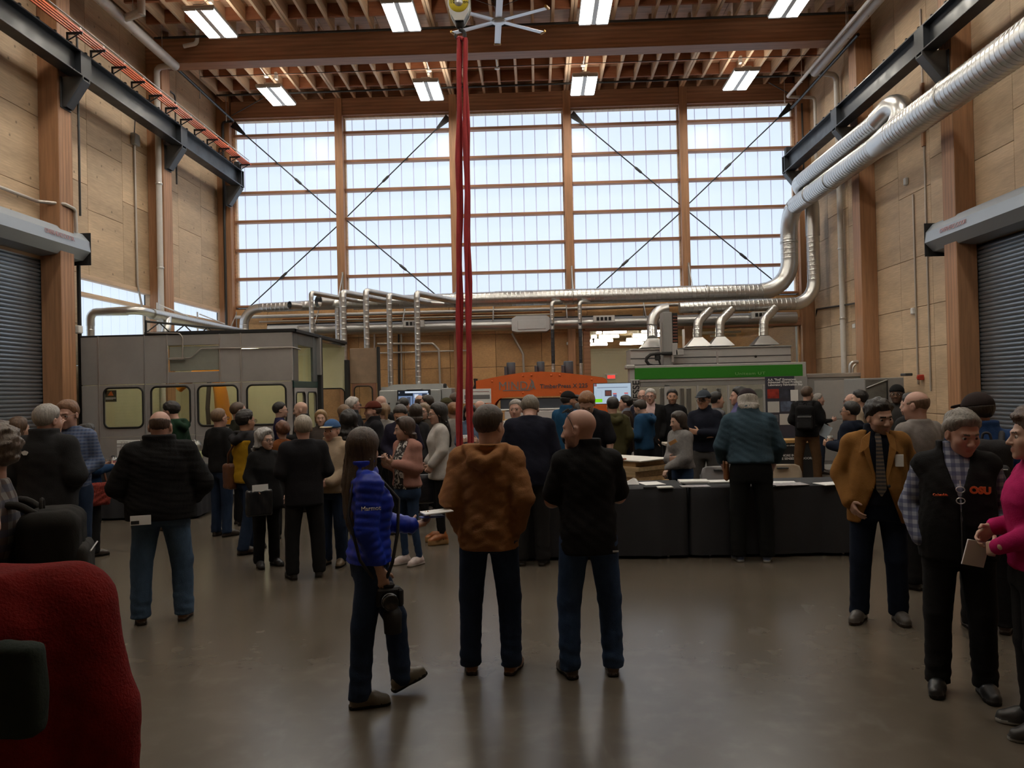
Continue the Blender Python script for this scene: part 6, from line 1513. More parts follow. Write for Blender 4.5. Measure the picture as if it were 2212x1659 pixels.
def person(label, pos, h, hd, skin='fair', hair=('short', (0.05, 0.035, 0.025)), top=None, pants=((0.02, 0.03, 0.06), 'denim'), shoes=((0.03, 0.02, 0.015), None),
           arms=('down', 'down'), head=(0, 0, 0), w=1.0, belly=0.0, fem=False, lean=0.0, legs='stand', inner=None, cap=None, glasses=False, beard=None, group=None, stance=1.0, seed=None, q=None, tilt=0.0, build=None, wave=0.0, key=None, browcol=None):
    """pos: (photo x, photo y of the feet) on the floor, or (photo x, depth Y) when the second value is below 40"""
    px_, py_ = pos
    base = at(px_, 1000, Y=py_) if py_ < 40 else at(px_, py_, Z=0)
    if py_ < 40:
        base = at(px_, 850, Y=py_)
    base = Vector((base.x, base.y, 0)); dep = base.y
    hd = hd+math.degrees(math.atan2(-base.x, base.y))      # headings are given as seen from the camera
    q = q or (0 if dep < 6.6 else 1 if dep < 9.7 else 2)
    if h > 40: h = at(px_, h, Y=dep).z/1.012
    S = h/1.75; seed = seed if seed is not None else int(px_*7+py_) % 9973
    hj = [0.0115, 0.0165, 0.022][q]/S; hh = [0.0062, 0.0085, 0.0115][q]/S; hp = [0.013, 0.018, 0.025][q]/S; hf = [0.0050, 0.0068, 0.009][q]/S
    root = thing('person', label, 'person', base, math.radians(hd), group or 'visitors in the hall')
    sw = (0.140 if fem else 0.154)*w
    kx = w*(0.95 if fem else 0.925)
    zk = [0.80, 0.86, 0.95, 1.05, 1.15, 1.27, 1.345, 1.40, 1.445, 1.50]
    if fem: RX = [0.168, 0.172, 0.168, 0.140, 0.138, 0.152, 0.156, 0.132, 0.086, 0.056]; RY = [0.112, 0.116, 0.115, 0.098, 0.104, 0.122, 0.108, 0.090, 0.065, 0.05]; CYv = [0, -0.004, -0.006, 0.004, 0.008, 0.014, 0.0, -0.012, -0.02, -0.025]
    else: RX = [0.165, 0.166, 0.166, 0.156, 0.156, 0.172, 0.178, 0.154, 0.104, 0.066]; RY = [0.108, 0.110, 0.113, 0.108, 0.112, 0.124, 0.118, 0.098, 0.073, 0.058]; CYv = [0, -0.002, -0.004, 0.004, 0.004, 0.0, -0.005, -0.012, -0.02, -0.025]
    RX = [r*kx for r in RX]; bl = np.interp(zk, [0.80, 0.95, 1.07, 1.2, 1.32], [0.4, 0.9, 1, 0.6, 0.0])*belly
    RX = [r+b*0.45 for r, b in zip(RX, bl)]; RY = [r*(0.5+0.5*kx)+b*0.65 for r, b in zip(RY, bl)]; CYv = [c+b*0.40 for c, b in zip(CYv, bl)]
    sh = np.array([sw, -0.012, 1.392])
    J = {}
    for side, nm in ((1, arms[0]), (-1, arms[1])):
        a = ARMS[nm] if isinstance(nm, str) else nm
        a = ([v if abs(v[0]) < 0.15 else (v[0]-0.034 if not fem else v[0]-0.038, v[1], v[2]) for v in a[:2]]+list(a[2:])); mx_ = np.array([side, 1, 1]); ex = np.array([max(-0.02, sw-0.154)*0.95+bl.max()*0.35, 0, 0])
        e = (np.array(a[0])+ex*(1 if abs(a[0][0]) > 0.15 else 0))*mx_; wq = (np.array(a[1])+ex*(1 if abs(a[1][0]) > 0.15 else 0.2)+np.array([0, bl.max()*0.7 if a[1][1] > 0.12 else 0, 0]))*mx_
        J[side] = dict(s=sh*mx_, e=e, w=wq, d=None if a[2] is None else vnorm(np.array(a[2])*mx_), n=None if a[3] is None else vnorm(np.array(a[3])*mx_), c=a[4])
    LG = {}
    for side in (1, -1):
        sx = 0.092*side*(0.55+0.45*w)*1.0; st = stance
        if isinstance(legs, dict): hip, kn, an, ft = legs[side]
        else: hip, kn, an, ft = (sx, 0, 0.88), (sx*1.05*st, 0.012, 0.49), (sx*1.12*st, -0.012, 0.085), (10*side)
        LG[side] = (np.array(hip), np.array(kn), np.array(an), ft)
    # bend applied to finished vertices
    ca = math.radians(lean)
    def pose(V, upper=True):
        V = np.array(V, float)
        if lean:
            t = np.clip((V[:, 2]-0.86)/0.22, 0, 1); a = -ca*t*t*(3-2*t); y0, z0 = 0.0, 0.95
            y, z = V[:, 1]-y0, V[:, 2]-z0
            V[:, 1] = y0+y*np.cos(a)-z*np.sin(a); V[:, 2] = z0+y*np.sin(a)+z*np.cos(a)
        return V*S
    hc = np.array([0, -0.005+0.0, 1.614]); hturn, hpitch, hroll = head
    HR = np.array(Euler((math.radians(-hpitch), math.radians(hroll), math.radians(hturn)), 'XYZ').to_matrix()) if True else None
    neck = np.array([0, -0.045, -0.16])      # the head turns about the neck base
    def hpose(V): return pose((np.array(V, float)*1.09-neck) @ HR.T+neck+hc)
    def mk(name, parts, mats, parent=root, smooth=True, lab=None):
        vs, fs, mi, off = [], [], [], 0
        for V, Q, m in parts:
            if len(V) == 0: continue
            vs.append(V); fs.append(np.asarray(Q)+off); off += len(V); mi.append(np.full(len(Q), m) if np.isscalar(m) else m)
        if not vs: return None
        V = np.concatenate(vs); Q = np.concatenate(fs); mi = np.concatenate(mi)
        me = bpy.data.meshes.new(name); me.vertices.add(len(V)); me.vertices.foreach_set('co', V.astype(F32).ravel())
        me.loops.add(Q.size); me.loops.foreach_set('vertex_index', Q.astype(np.int32).ravel())
        me.polygons.add(len(Q)); me.polygons.foreach_set('loop_start', np.arange(0, Q.size, 4, dtype=np.int32)); me.polygons.foreach_set('loop_total', np.full(len(Q), 4, np.int32))
        me.polygons.foreach_set('material_index', mi.astype(np.int32)); me.polygons.foreach_set('use_smooth', np.ones(len(Q), bool)); me.update(calc_edges=True); me.validate()
        for m in (mats if isinstance(mats, list) else [mats]): me.materials.append(m)
        o = link(name, me, parent)
        if lab: o['label'] = lab
        return o
    # ---------------- body
    fat = max(0, (w-1.0))*0.02+belly*0.04
    hq, qq = net(lambda X, Y, Z: head_sdf((X, Y, Z), fat=fat, fem=fem), (-0.095, -0.12, -0.20), (0.095, 0.125, 0.125), hh)
    cen = hq[qq].mean(1)
    ci = np.zeros(len(qq), int); ax_, ay, az = np.abs(cen[:, 0]), cen[:, 1], cen[:, 2]
    ci[(ax_ < 0.021) & (ay > 0.082) & (az < -0.056) & (az > -0.077)] = 1
    ci[(ax_ > 0.013) & (ax_ < 0.046) & (ay > 0.06) & (az > 0.019+(ax_-0.013)*0.08) & (az < 0.028)] = 2
    if beard: ci[((az < -0.035) & (ay > 0.0-0.3*(az+0.035)) & (az > -0.125) & (ci == 0) & ~((az > -0.05) & (ay > 0.088))) | ((ax_ < 0.03) & (az > -0.056) & (az < -0.043) & (ay > 0.085))] = 3
    parts = [(hpose(hq), qq, ci)]
    def ball(c, r, m, n=10):
        v = []; f = []
        for i in range(n+1):
            for j in range(n):
                a, b2 = PI*i/n, 2*PI*j/n; v.append((c[0]+r*math.sin(a)*math.cos(b2), c[1]+r*math.cos(a), c[2]+r*math.sin(a)*math.sin(b2)))
        for i in range(n):
            for j in range(n): f.append((i*n+j, i*n+(j+1) % n, (i+1)*n+(j+1) % n, (i+1)*n+j))
        mi = np.array([m+1 if i < 2 else m for i in range(n) for j in range(n)]); return np.array(v), np.array(f), mi
    if q < 2 or abs((hd+hturn+180) % 360-180) > 60:
        for sx in (-1, 1):
            v, f, m = ball((sx*0.032, 0.0722, 0.0015), 0.0130, 4); parts.append((hpose(v), f, m))
    # torso, arms and legs under the clothes, one core
    def core(X, Y, Z):
        P = (X, Y, Z); d = np.maximum(np.maximum(loft(P, zk, [r-0.02 for r in RX], [r-0.02 for r in RY], CYv), 0.8-Z), Z-1.5)
        for sd in (1, -1):
            j = J[sd]; d = smin(d, cone(P, j['s']*np.array([0.8, 1, 1]), j['e'], 0.036, 0.030), 0.03); d = smin(d, cone(P, j['e'], j['w'], 0.030, 0.021), 0.02)
            hp_, kn, an, ft = LG[sd]; d = smin(d, cone(P, hp_, kn, 0.065, 0.045), 0.03); d = smin(d, cone(P, kn, an, 0.042, 0.03), 0.02)
        return smin(d, cone(P, (0, -0.03, 1.38), (0, -0.035, 1.5), 0.05, 0.045), 0.03)
    lo = np.min([[-0.2-abs(bl.max()), -0.17, 0.05]]+[J[s]['e']-0.05 for s in J]+[J[s]['w']-0.04 for s in J]+[LG[s][1]-0.09 for s in LG]+[LG[s][2]-0.05 for s in LG], 0); hi = np.max([[0.2, 0.17+belly, 1.52]]+[J[s]['e']+0.05 for s in J]+[J[s]['w']+0.04 for s in J]+[LG[s][1]+0.09 for s in LG]+[LG[s][2]+0.05 for s in LG], 0)
    V, Q = net(core, lo, hi, 0.03); parts.append((pose(V), Q, 0))
    hands = {}
    for sd in (1, -1):
        j = J[sd]
        if j['d'] is None: continue
        stv = vnorm(np.cross(j['d'], j['n']))*sd; nv = vnorm(np.cross(stv, j['d']))*sd
        wv = j['w']; fv = vnorm(wv-j['e'])
        bare = top and top.get('sleeve', 1.0) < 0.75
        def fn(X, Y, Z):
            P = (X, Y, Z); d = hand_sdf(P, wv, j['d'], nv, stv, j['c'], fr=0.0088 if q < 2 else 0.0098)
            d = smin(d, cone(P, j['e'] if bare else wv-fv*0.09, wv, 0.044 if bare else 0.030, 0.026), 0.02)
            if bare: d = smin(d, cone(P, j['s']*0.35+j['e']*0.65, j['e'], 0.050, 0.042), 0.03)
            return d
        ends = [wv, wv+j['d']*0.2, wv+j['d']*0.1+nv*0.12, wv+stv*0.1, wv-stv*0.05, wv-fv*0.09]+([j['e'], j['s']*0.35+j['e']*0.65] if bare else [])
        V, Q = net(fn, np.min(ends, 0)-0.05, np.max(ends, 0)+0.05, hf*(1.25 if bare else 1)); parts.append((pose(V), Q, 0))
        hands[sd] = pose(np.array([wv+j['d']*0.075+nv*0.03]))[0]
    hcol = browcol or (hair[1] if hair else (0.08, 0.05, 0.035))
    sk = SKIN[skin]
    stub = tuple(0.5*a+0.5*b for a, b in zip(sk, beard)) if beard else sk
    bm = [skin_mat(skin), mat('lips_'+skin, (sk[0]*0.86, sk[1]*0.68, sk[2]*0.70), rough=0.4), cloth(tuple(min(v, 0.25)*0.7 for v in hcol), 'hair'), mat('beard_%d_%s' % (int(sum(stub)*1000), skin), stub, rough=0.8, var=0.2, vscale=60), mat('eye_white', (0.42, 0.39, 0.36), rough=0.3), mat('eye_iris', (0.03, 0.02, 0.015), rough=0.2)]
    mk('body', parts, bm)
    # ---------------- hair, cap, glasses
    if hair:
        st = hair[0]; L = hair[2] if len(hair) > 2 else 0
        bx = 0.13 if st in ('curly',) else 0.11
        V, Q = net(lambda X, Y, Z: np.maximum(hair_sdf((X, Y, Z), st, L, seed), (Z-0.040) if cap else -1.0), (-bx, -0.19, -max(0.10, L+0.03)), (bx, 0.12, 0.165), hh*1.15)
        if len(V): mk('hair', [(hpose(V), Q, 0)], cloth(hair[1], 'hair'))
    if cap:
        ccol, back = cap[0], (len(cap) > 1 and cap[1] == 'beanie')
        def cf(X, Y, Z):
            P = (X, Y, Z); d = np.maximum(ell(P, (0, -0.012, 0.035), (0.092, 0.113, 0.100)), (0.036-Z))
            if not back: d = np.minimum(d, np.maximum(ell(P, (0, 0.115, 0.050), (0.076, 0.082, 0.030)), np.maximum(np.abs(Z-0.052+(Y-0.1)*0.12)-0.006, 0.04-Y)))
            return d
        V, Q = net(cf, (-0.10, -0.135, 0.03), (0.10, 0.20, 0.145), hh); mz = V[Q].mean(1)
        mk('cap', [(hpose(V), Q, (mz[:, 1] > 0.112).astype(int) if len(cap) > 2 else 0)], [cloth(ccol), cloth(cap[2] if len(cap) > 2 else ccol)])
    if glasses and q < 3:
        b = MB()
        up = glasses == 'up'
        for sx in (-1, 1):
            c = Vector((sx*0.034, 0.104, 0.0)); pts = [c+Vector((0.025*math.cos(a), -0.004*abs(math.cos(a)) if sx*math.cos(a) > 0 else 0, 0.018*math.sin(a))) for a in np.linspace(0, 2*PI, 13)]
            b.tube(pts, 0.0022 if q < 2 else 0.003, 5, False); b.tube([(sx*0.059, 0.100, 0.004), (sx*0.080, 0.03, 0.006), (sx*0.083, -0.012, 0.0)], 0.002 if q < 2 else 0.003, 5)
        b.tube([(-0.01, 0.106, 0.002), (0.01, 0.106, 0.002)], 0.002, 5)
        if up:
            for sx in (-1, 1): b.lathe([(0.0, 0.1075), (0.022, 0.1065), (0.024, 0.104), (0.0, 0.103)], (sx*0.034, 0, 0), 12, 'y')
        V = np.array([tuple(v) for v in b.v])
        if up: V = V @ np.array(Euler((math.radians(62), 0, 0)).to_matrix()).T*1.10+np.array([0, 0.0, 0.018])
        b.v = [tuple(p) for p in hpose(V)]; b.build('glasses', mat('spectacle_frame', (0.015, 0.012, 0.012), rough=0.3), root)
    # ---------------- clothes
    def sleeves(P, e, frac=1.0, puff=0.0, cuff=0.0):
        d = None
        for sd in (1, -1):
            j = J[sd]; a = cone(P, j['s']*np.array([0.5, 1, 1])+np.array([0, 0, 0.035]), j['s'], 0.048+e*0.6, 0.051+e)
            u1 = j['e'] if frac >= 0.5 else j['s']+(j['e']-j['s'])*frac*2
            a = smin(a, cone(P, j['s'], u1, 0.051+e, 0.044+e+(0.010 if frac < 0.75 else 0)), 0.03)
            if frac > 0.5:
                w1 = j['e']+(j['w']-j['e'])*min(1, (frac-0.5)*2)*0.97
                a = smin(a, cone(P, j['e'], w1, 0.043+e, 0.032+e*0.8+cuff), 0.02)
            if puff:
                v = j['e']-j['s']; t = ((P[0]-j['s'][0])*v[0]+(P[1]-j['s'][1])*v[1]+(P[2]-j['s'][2])*v[2])/np.linalg.norm(v)
                v2 = j['w']-j['e']; t2 = ((P[0]-j['e'][0])*v2[0]+(P[1]-j['e'][1])*v2[1]+(P[2]-j['e'][2])*v2[2])/np.linalg.norm(v2)
                tt = np.where(t < np.linalg.norm(v), t, t2+np.linalg.norm(v)); a = a+puff*(0.6-np.abs(np.sin(tt*PI/0.05)))
            d = a if d is None else np.minimum(d, a)
        return d
    def garment(name, g, lab=None):
        e = g.get('ease', 0.014); hem = g.get('hem', 0.90); fl = g.get('flare', 0.0); frac = g.get('sleeve', 1.0); nk = g.get('neck', 1.498); puff = g.get('puff', 0.0)
        ztop = nk
        RXg = [max(r, RX[2]*0.985 if z < 1.12 and g.get('boxy', True) and not fem else r)+e+(fl*max(0, (1.05-z)/0.2)) for r, z in zip(RX, zk)]
        RYg = [r+e*0.9+(fl*0.7*max(0, (1.05-z)/0.2)) for r, z in zip(RY, zk)]
        zz = [hem-0.03]+zk[1:] if hem < 0.83 else zk; 
        def fn(X, Y, Z):
            P = (X, Y, Z); d = loft(P, zz, RXg, RYg, CYv, 2.35)
            if puff: d = d+puff*(0.6-np.abs(np.sin(Z*PI/0.058)))
            if frac > 0:
                sl = sleeves(P, e, frac, puff, g.get('cuff', 0.0)); d = smin(d, sl, 0.022 if not puff else 0.012)
            else:
                for sd in (1, -1): d = smin(d, cone(P, J[sd]['s']*np.array([0.5, 1, 1])+np.array([0, 0, 0.03]), J[sd]['s']*np.array([0.93, 1, 1]), 0.05+e*0.6, 0.058+e), 0.03)
            if g.get('collar'):
                cr = g['collar']; R = np.sqrt(X*X*1.05+(Y+0.022)**2); d = smin(d, np.sqrt((R-0.068)**2+((Z-1.505+0.35*(Y+0.02))/1.5)**2)-cr, 0.02); ztop2 = nk+0.05
            else: ztop2 = nk
            if g.get('hood'):
                for a, b2, r in (((-0.095, 0.02, 1.50), (-0.105, -0.07, 1.475), 0.034), ((-0.105, -0.07, 1.475), (-0.07, -0.15, 1.41), 0.042), ((-0.07, -0.15, 1.41), (0, -0.165, 1.375), 0.046)):
                    for m in (1, -1): d = smin(d, cone(P, (a[0]*m, a[1], a[2]), (b2[0]*m, b2[1], b2[2]), r, r), 0.025)
                d = smin(d, cone(P, (-0.06, -0.10, 1.50), (0.06, -0.10, 1.50), 0.04, 0.04), 0.03)
            if g.get('wr', 0.004): d = d+wrinkle((X, Y, Z), g.get('wr', 0.006), 24, seed)+wrinkle((X, Y, Z), g.get('wr', 0.006)*0.55, 62, seed+3)
            d = np.maximum(d, np.maximum(hem-Z, Z-ztop2))
            if g.get('open') is not None:     # front opening: width grows below the button
                o = g['open']; wv_ = np.interp(Z, [hem, o[0], o[0]+0.06, 1.42, 1.5], [o[1], o[2], o[2], o[3], 0.07])
                d = np.maximum(d, -np.maximum(np.abs(X)-wv_, 0.02-Y))
            return d
        es = [j[k] for j in J.values() for k in (('e', 'w') if frac > 0.5 else ('e',))] if frac > 0 else []
        mxr = max(RXg)+0.02; mry = max(RYg)+max(CYv)+0.03
        lo = np.min([[-mxr-0.05, -max(RYg)-0.04-(0.09 if g.get('hood') else 0), hem-0.01], [-sw-0.1, -0.1, 1.2]]+[p-0.075-e for p in es], 0); hi = np.max([[mxr+0.05, mry, 1.56], [sw+0.1, 0.1, 1.3]]+[p+0.075+e for p in es], 0)
        V, Q = net(fn, lo, hi, hj)
        o = mk(name, [(pose(V), Q, 0)], g['mat'] if 'mat' in g else cloth(g['col'], g.get('kind', 'cloth')), lab=lab); return o
    objs = {'root': root, 'hands': {}, 'S': S, 'pose': pose, 'hpose': hpose, 'hd': hd, 'base': base}
    Rz = Matrix.Rotation(math.radians(hd), 3, 'Z')
    for sd, v in hands.items(): objs['hands'][sd] = base+Rz @ Vector(v)
    objs['local'] = lambda x, y, z: base+Rz @ Vector(pose(np.array([[x, y, z]]))[0])
    if inner: garment(inner.get('name', 'shirt'), inner)
    if top: objs['top'] = garment(top.get('name', 'jacket'), top)
    # trousers
    pc, pk = pants[0], pants[1] if len(pants) > 1 else 'cloth'
    skirt = len(pants) > 2 and pants[2] == 'slim'; dw = -0.008 if skirt else 0.0
    if pc is not None:
        def tr(X, Y, Z):
            P = (X, Y, Z); d = np.maximum(loft(P, zk, [r+0.006 for r in RX], [r+0.006 for r in RY], CYv), np.maximum(0.80-Z, Z-1.04))
            ll = None
            for sd in (1, -1):
                hp_, kn, an, ft = LG[sd]; kw = 0.5+0.5*w+belly*0.3
                a = smin(cone(P, hp_, kn, 0.099*kw+dw*2, 0.077*kw+dw*3), cone(P, kn, an-np.array([0, 0, 0.03]), 0.075*kw+dw*3, (0.068 if not skirt else 0.046)*kw+dw), 0.02)
                ll = a if ll is None else np.minimum(ll, a)
            d = smin(d, ll, 0.035); zc = np.interp(Z, [0.0, 0.2, 0.42, 0.5, 0.6, 0.85], [1.0, 0.9, 0.5, 0.8, 0.3, 0.5])
            d = d+wrinkle((X, Y, Z*1.6), 0.006, 24, seed+9)*zc+0.0035*np.sin(Z*75+X*22+Y*15)*np.interp(Z, [0.0, 0.18, 0.3], [1, 0.7, 0])
            return np.maximum(d, np.minimum.reduce([np.broadcast_to(0.05-Z+0*X+0*Y, np.broadcast(X, Y, Z).shape)]))
        pl = [LG[s][k] for s in LG for k in (0, 1, 2)]
        V, Q = net(tr, np.min([[-max(RX)-0.02, -0.17, 0.04]]+[p-0.12 for p in pl], 0)*np.array([1, 1, 0])+np.array([0, 0, 0.04]), np.max([[max(RX)+0.02, 0.15+belly, 1.05]]+[p+0.12 for p in pl], 0)*np.array([1, 1, 0])+np.array([0, 0, 1.06]), hp)
        mk('trousers', [(pose(V), Q, 0)], cloth(pc, pk))
    if shoes:
        sc = shoes[0]; sole = shoes[1] or (0.02, 0.017, 0.014)
        for sd in (1, -1):
            hp_, kn, an, ft = LG[sd]; yaw, lift = (ft, 0.0) if np.isscalar(ft) else ft
            R = np.array(Matrix.Rotation(math.radians(-yaw), 3, 'Z') @ Matrix.Rotation(math.radians(lift), 3, 'X'))
            hl = shoes[2] if len(shoes) > 2 else 0.0
            def sf(X, Y, Z):
                P = (X, Y, Z)
                d = smin(cone(P, (0, -0.052, 0.045+hl), (0, 0.05, 0.052+hl*0.7), 0.041, 0.045), cone(P, (0.004*sd, 0.06, 0.042+hl*0.7), (0.006*sd, 0.125, 0.032+hl*0.5), 0.047, 0.039), 0.03)
                d = smin(d, cone(P, (0, -0.03, 0.06+hl), (0, -0.032, 0.105+hl), 0.040, 0.036), 0.02)
                s_ = np.maximum(loft((X, Z*0+Z, Y), [-0.096, -0.085, -0.04, 0.02, 0.09, 0.14, 0.166], [0.020, 0.036, 0.038, 0.037, 0.047, 0.040, 0.018], [0.5]*7, [0]*7, 2.3), np.maximum(np.abs(Z-0.012-hl*0.5)-(0.012+hl*0.5), np.maximum(-0.097-Y, Y-0.167)))
                return np.maximum(np.minimum(np.maximum(d, 0.016+hl*0.6-Z), s_), -Z)
            V, Q = net(sf, (-0.07, -0.12, 0), (0.07, 0.19, 0.15+hl), [0.0085, 0.012, 0.016][q]/S); mz = V[Q].mean(1)[:, 2]
            V = V @ R.T
            V = V+np.array([an[0], an[1]+0.03, 0.0]); V[:, 2] += max(0, an[2]-0.085) if lift == 0 else -V[:, 2].min()+max(0, an[2]-0.11)
            mk('shoe', [(pose(V), Q, (mz < 0.022+hl*0.9).astype(int))], [cloth(sc, 'leather'), cloth(sole)])
    if key: PEOPLE[key] = objs
    return objs
# ================================================================== the crowd
def T(c, **k): return dict(col=c, **k)
BLK = (0.013, 0.013, 0.014); CHAR = (0.028, 0.028, 0.031); NAVY = (0.012, 0.014, 0.03); DEN = (0.03, 0.055, 0.115); DEN2 = (0.018, 0.030, 0.06); DEN3 = (0.05, 0.085, 0.14)
H_BLK = (0.012, 0.010, 0.009); H_DK = (0.03, 0.02, 0.014); H_BR = (0.075, 0.045, 0.028); H_GR = (0.30, 0.28, 0.26); H_WH = (0.46, 0.44, 0.41); H_RED = (0.16, 0.075, 0.035); H_BLD = (0.30, 0.19, 0.09)
PLD = plaid('plaid_blue', (0.30, 0.32, 0.40), (0.018, 0.024, 0.075), (0.03, 0.04, 0.12), 44)
PLDR = plaid('plaid_brown', (0.055, 0.035, 0.03), (0.20, 0.19, 0.18), (0.02, 0.03, 0.06), 30)
CHK = plaid('check_blue', (0.05, 0.08, 0.16), (0.02, 0.03, 0.08), (0.12, 0.14, 0.2), 60)
FLORAL = blotch('floral_black_white', (0.012, 0.011, 0.012), (0.5, 0.48, 0.46), 17, 0.54)
STRIPE = plaid('fine_stripe', (0.52, 0.5, 0.48), (0.52, 0.5, 0.48), (0.40, 0.38, 0.37), 120)

# --- nearest people
P1 = person('person in a red cable-knit sweater cut off by the lower left corner', (-112, 1.62), 1.70, -14, top=T((0.14, 0.009, 0.008), name='sweater', ease=0.05, hem=0.84, kind='knit', wr=0.004), pants=(BLK,), hair=('short', H_BR), w=1.36, arms=('down', 'down'))
P2 = person('person in a plaid shirt wearing a dark backpack at the left edge', (-35, 3.6), 1.70, 78, skin='pink', hair=('curlyshort', (0.12, 0.09, 0.07)), top=dict(mat=PLDR, name='shirt', ease=0.02), pants=(CHAR,), arms=('down', 'down'), key='plaid')
PB = person('woman in a blue quilted jacket with long brown hair, walking with a camera', (805, 1512), 918, -80, fem=True, hair=('long', (0.045, 0.026, 0.017), 0.50), top=T((0.008, 0.030, 0.36), name='quilted_jacket', ease=0.030, hem=0.90, puff=0.009, kind='satin', collar=0.02, wr=0.003), pants=(DEN2, 'denim'), shoes=((0.10, 0.085, 0.06), (0.02, 0.02, 0.018)),
    arms=(((0.225, -0.05, 1.12), (0.225, 0.03, 0.865), (0.0, 0.25, -1), (-1, 0.15, 0), 0.45), ((0.22, 0.10, 1.12), (0.13, 0.31, 1.08), (0.35, 0.9, 0.05), (-0.2, 0, 1), 0.55)), head=(52, 4, 0),
    legs={1: ((0.088, 0, 0.88), (0.10, -0.07, 0.49), (0.10, -0.10, 0.085), (2)), -1: ((-0.088, 0, 0.88), (-0.07, 0.17, 0.50), (-0.06, 0.20, 0.125), (-14, 16))}, key='blue')
PJ = person('man in a hooded brown jacket and dark jeans, back to the camera', (1062, 1452), 867, -8, hair=('receding', (0.045, 0.03, 0.02)), top=T((0.27, 0.125, 0.052), name='hooded_jacket', ease=0.036, hem=0.81, hood=True, wr=0.008), pants=(DEN2, 'denim'), shoes=((0.14, 0.06, 0.022), (0.03, 0.024, 0.02)), arms=('pocket', 'pocket'), head=(-26, 4, 0), w=1.02, stance=1.3, key='brown')
PK = person('bald man in a black polo with sunglasses on his head', (1278, 1458), 873, 12, skin='pink', hair=None, top=T(BLK, name='polo_shirt', ease=0.026, hem=0.80, sleeve=0.40, collar=0.012), pants=(DEN, 'denim'), shoes=((0.045, 0.030, 0.022), None), arms=('foldr', 'foldl'), head=(58, 6, 0), glasses='up', beard=(0.22, 0.13, 0.095), w=1.0, belly=0.03, stance=1.4, key='polo')
PT = person('smiling man in a tan blazer with dark shirt and tie', (1903, 1340), 853, 188, hair=('messy', H_BLK), top=T((0.235, 0.112, 0.032), name='blazer', ease=0.034, hem=0.78, open=(1.10, 0.15, 0.035, 0.085), collar=None, nk=1.5), inner=T((0.010, 0.013, 0.022), name='shirt', ease=0.012, hem=0.92, collar=0.012), pants=((0.009, 0.014, 0.028),), shoes=((0.06, 0.052, 0.046), (0.03, 0.022, 0.018)), arms=(((0.262, -0.05, 1.15), (0.215, 0.09, 0.945), (-0.35, 0.5, -0.8), (-0.9, -0.3, 0), 0.35), 'pocket'), head=(24, 14, 4), w=1.1, belly=0.06, beard=(0.22, 0.13, 0.10), legs={1: ((0.1, 0, 0.88), (0.14, 0.03, 0.49), (0.16, 0.02, 0.085), 25), -1: ((-0.1, 0, 0.88), (-0.12, 0.02, 0.49), (-0.13, 0.0, 0.085), -10)}, key='tan')
PV = person('grey-haired man in a black fleece vest over a blue plaid shirt', (2078, 1497), 873, 186, skin='pink', hair=('messy', (0.20, 0.18, 0.16)), top=T(BLK, name='fleece_vest', ease=0.036, hem=0.83, sleeve=0.0, collar=0.016, open=(1.16, 0.004, 0.006, 0.065)), inner=dict(mat=PLD, name='shirt', ease=0.022, hem=0.9, collar=0.012), pants=(BLK,), shoes=(BLK, None), arms=('pocket', 'pocket'), head=(24, 18, 0), w=1.08, belly=0.05, stance=1.2, key='vest')
PR = person('woman in a magenta sweater with curly brown hair at the right edge', (2246, 1585), 881, 105, fem=True, hair=('curly', (0.07, 0.035, 0.018), 0.16), top=T((0.40, 0.015, 0.11), name='sweater', ease=0.02, hem=0.9), pants=(BLK,), shoes=((0.03, 0.03, 0.03), (0.25, 0.25, 0.24)), arms=(((0.24, -0.04, 1.13), (0.15, 0.17, 1.10), (-0.2, 0.75, -0.6), (-0.9, -0.2, -0.2), 0.6), 'clasp'), key='magenta')
PL8 = person('stout balding man in a black jacket and blue jeans, back to the camera', (352, 1342), 880, -6, skin='pink', hair=('fringe', (0.06, 0.035, 0.024)), top=T((0.012, 0.012, 0.013), name='jacket', ease=0.05, hem=0.85, collar=0.02, wr=0.007), pants=(DEN3, 'denim'), shoes=((0.10, 0.055, 0.03), (0.03, 0.025, 0.02)), arms=(((0.29, 0.0, 1.13), (0.21, 0.19, 1.0), (-0.6, 0.6, -0.3), (-0.6, -0.6, 0), 0.5), ((0.29, 0.0, 1.13), (0.21, 0.19, 1.0), (-0.6, 0.6, -0.3), (-0.6, -0.6, 0), 0.5)), head=(-8, 6, 0), w=1.24, belly=0.09, stance=1.45, key='stout')
P68 = person('balding man in a grey shirt seen from behind, next to the tan blazer', (1992, 1270), 838, 48, skin='pink', hair=('fringe', (0.13, 0.07, 0.04)), top=T((0.22, 0.20, 0.19), name='shirt', ease=0.024, hem=0.92), pants=(BLK,), shoes=(BLK, None), arms=('clasp', 'clasp'), head=(20, 4, 0), w=1.1)
P70 = person('man in a blue jacket and dark cap with a backpack, behind the vest', (2122, 5.9), 842, 5, skin='pink', hair=('short', H_DK), cap=((0.03, 0.022, 0.022),), glasses=True, top=T((0.025, 0.06, 0.17), name='jacket', ease=0.03, hem=0.85, collar=0.016), pants=(BLK,), arms=('clasp', 'clasp'), head=(40, 5, 0), w=1.08, key='bluecap')
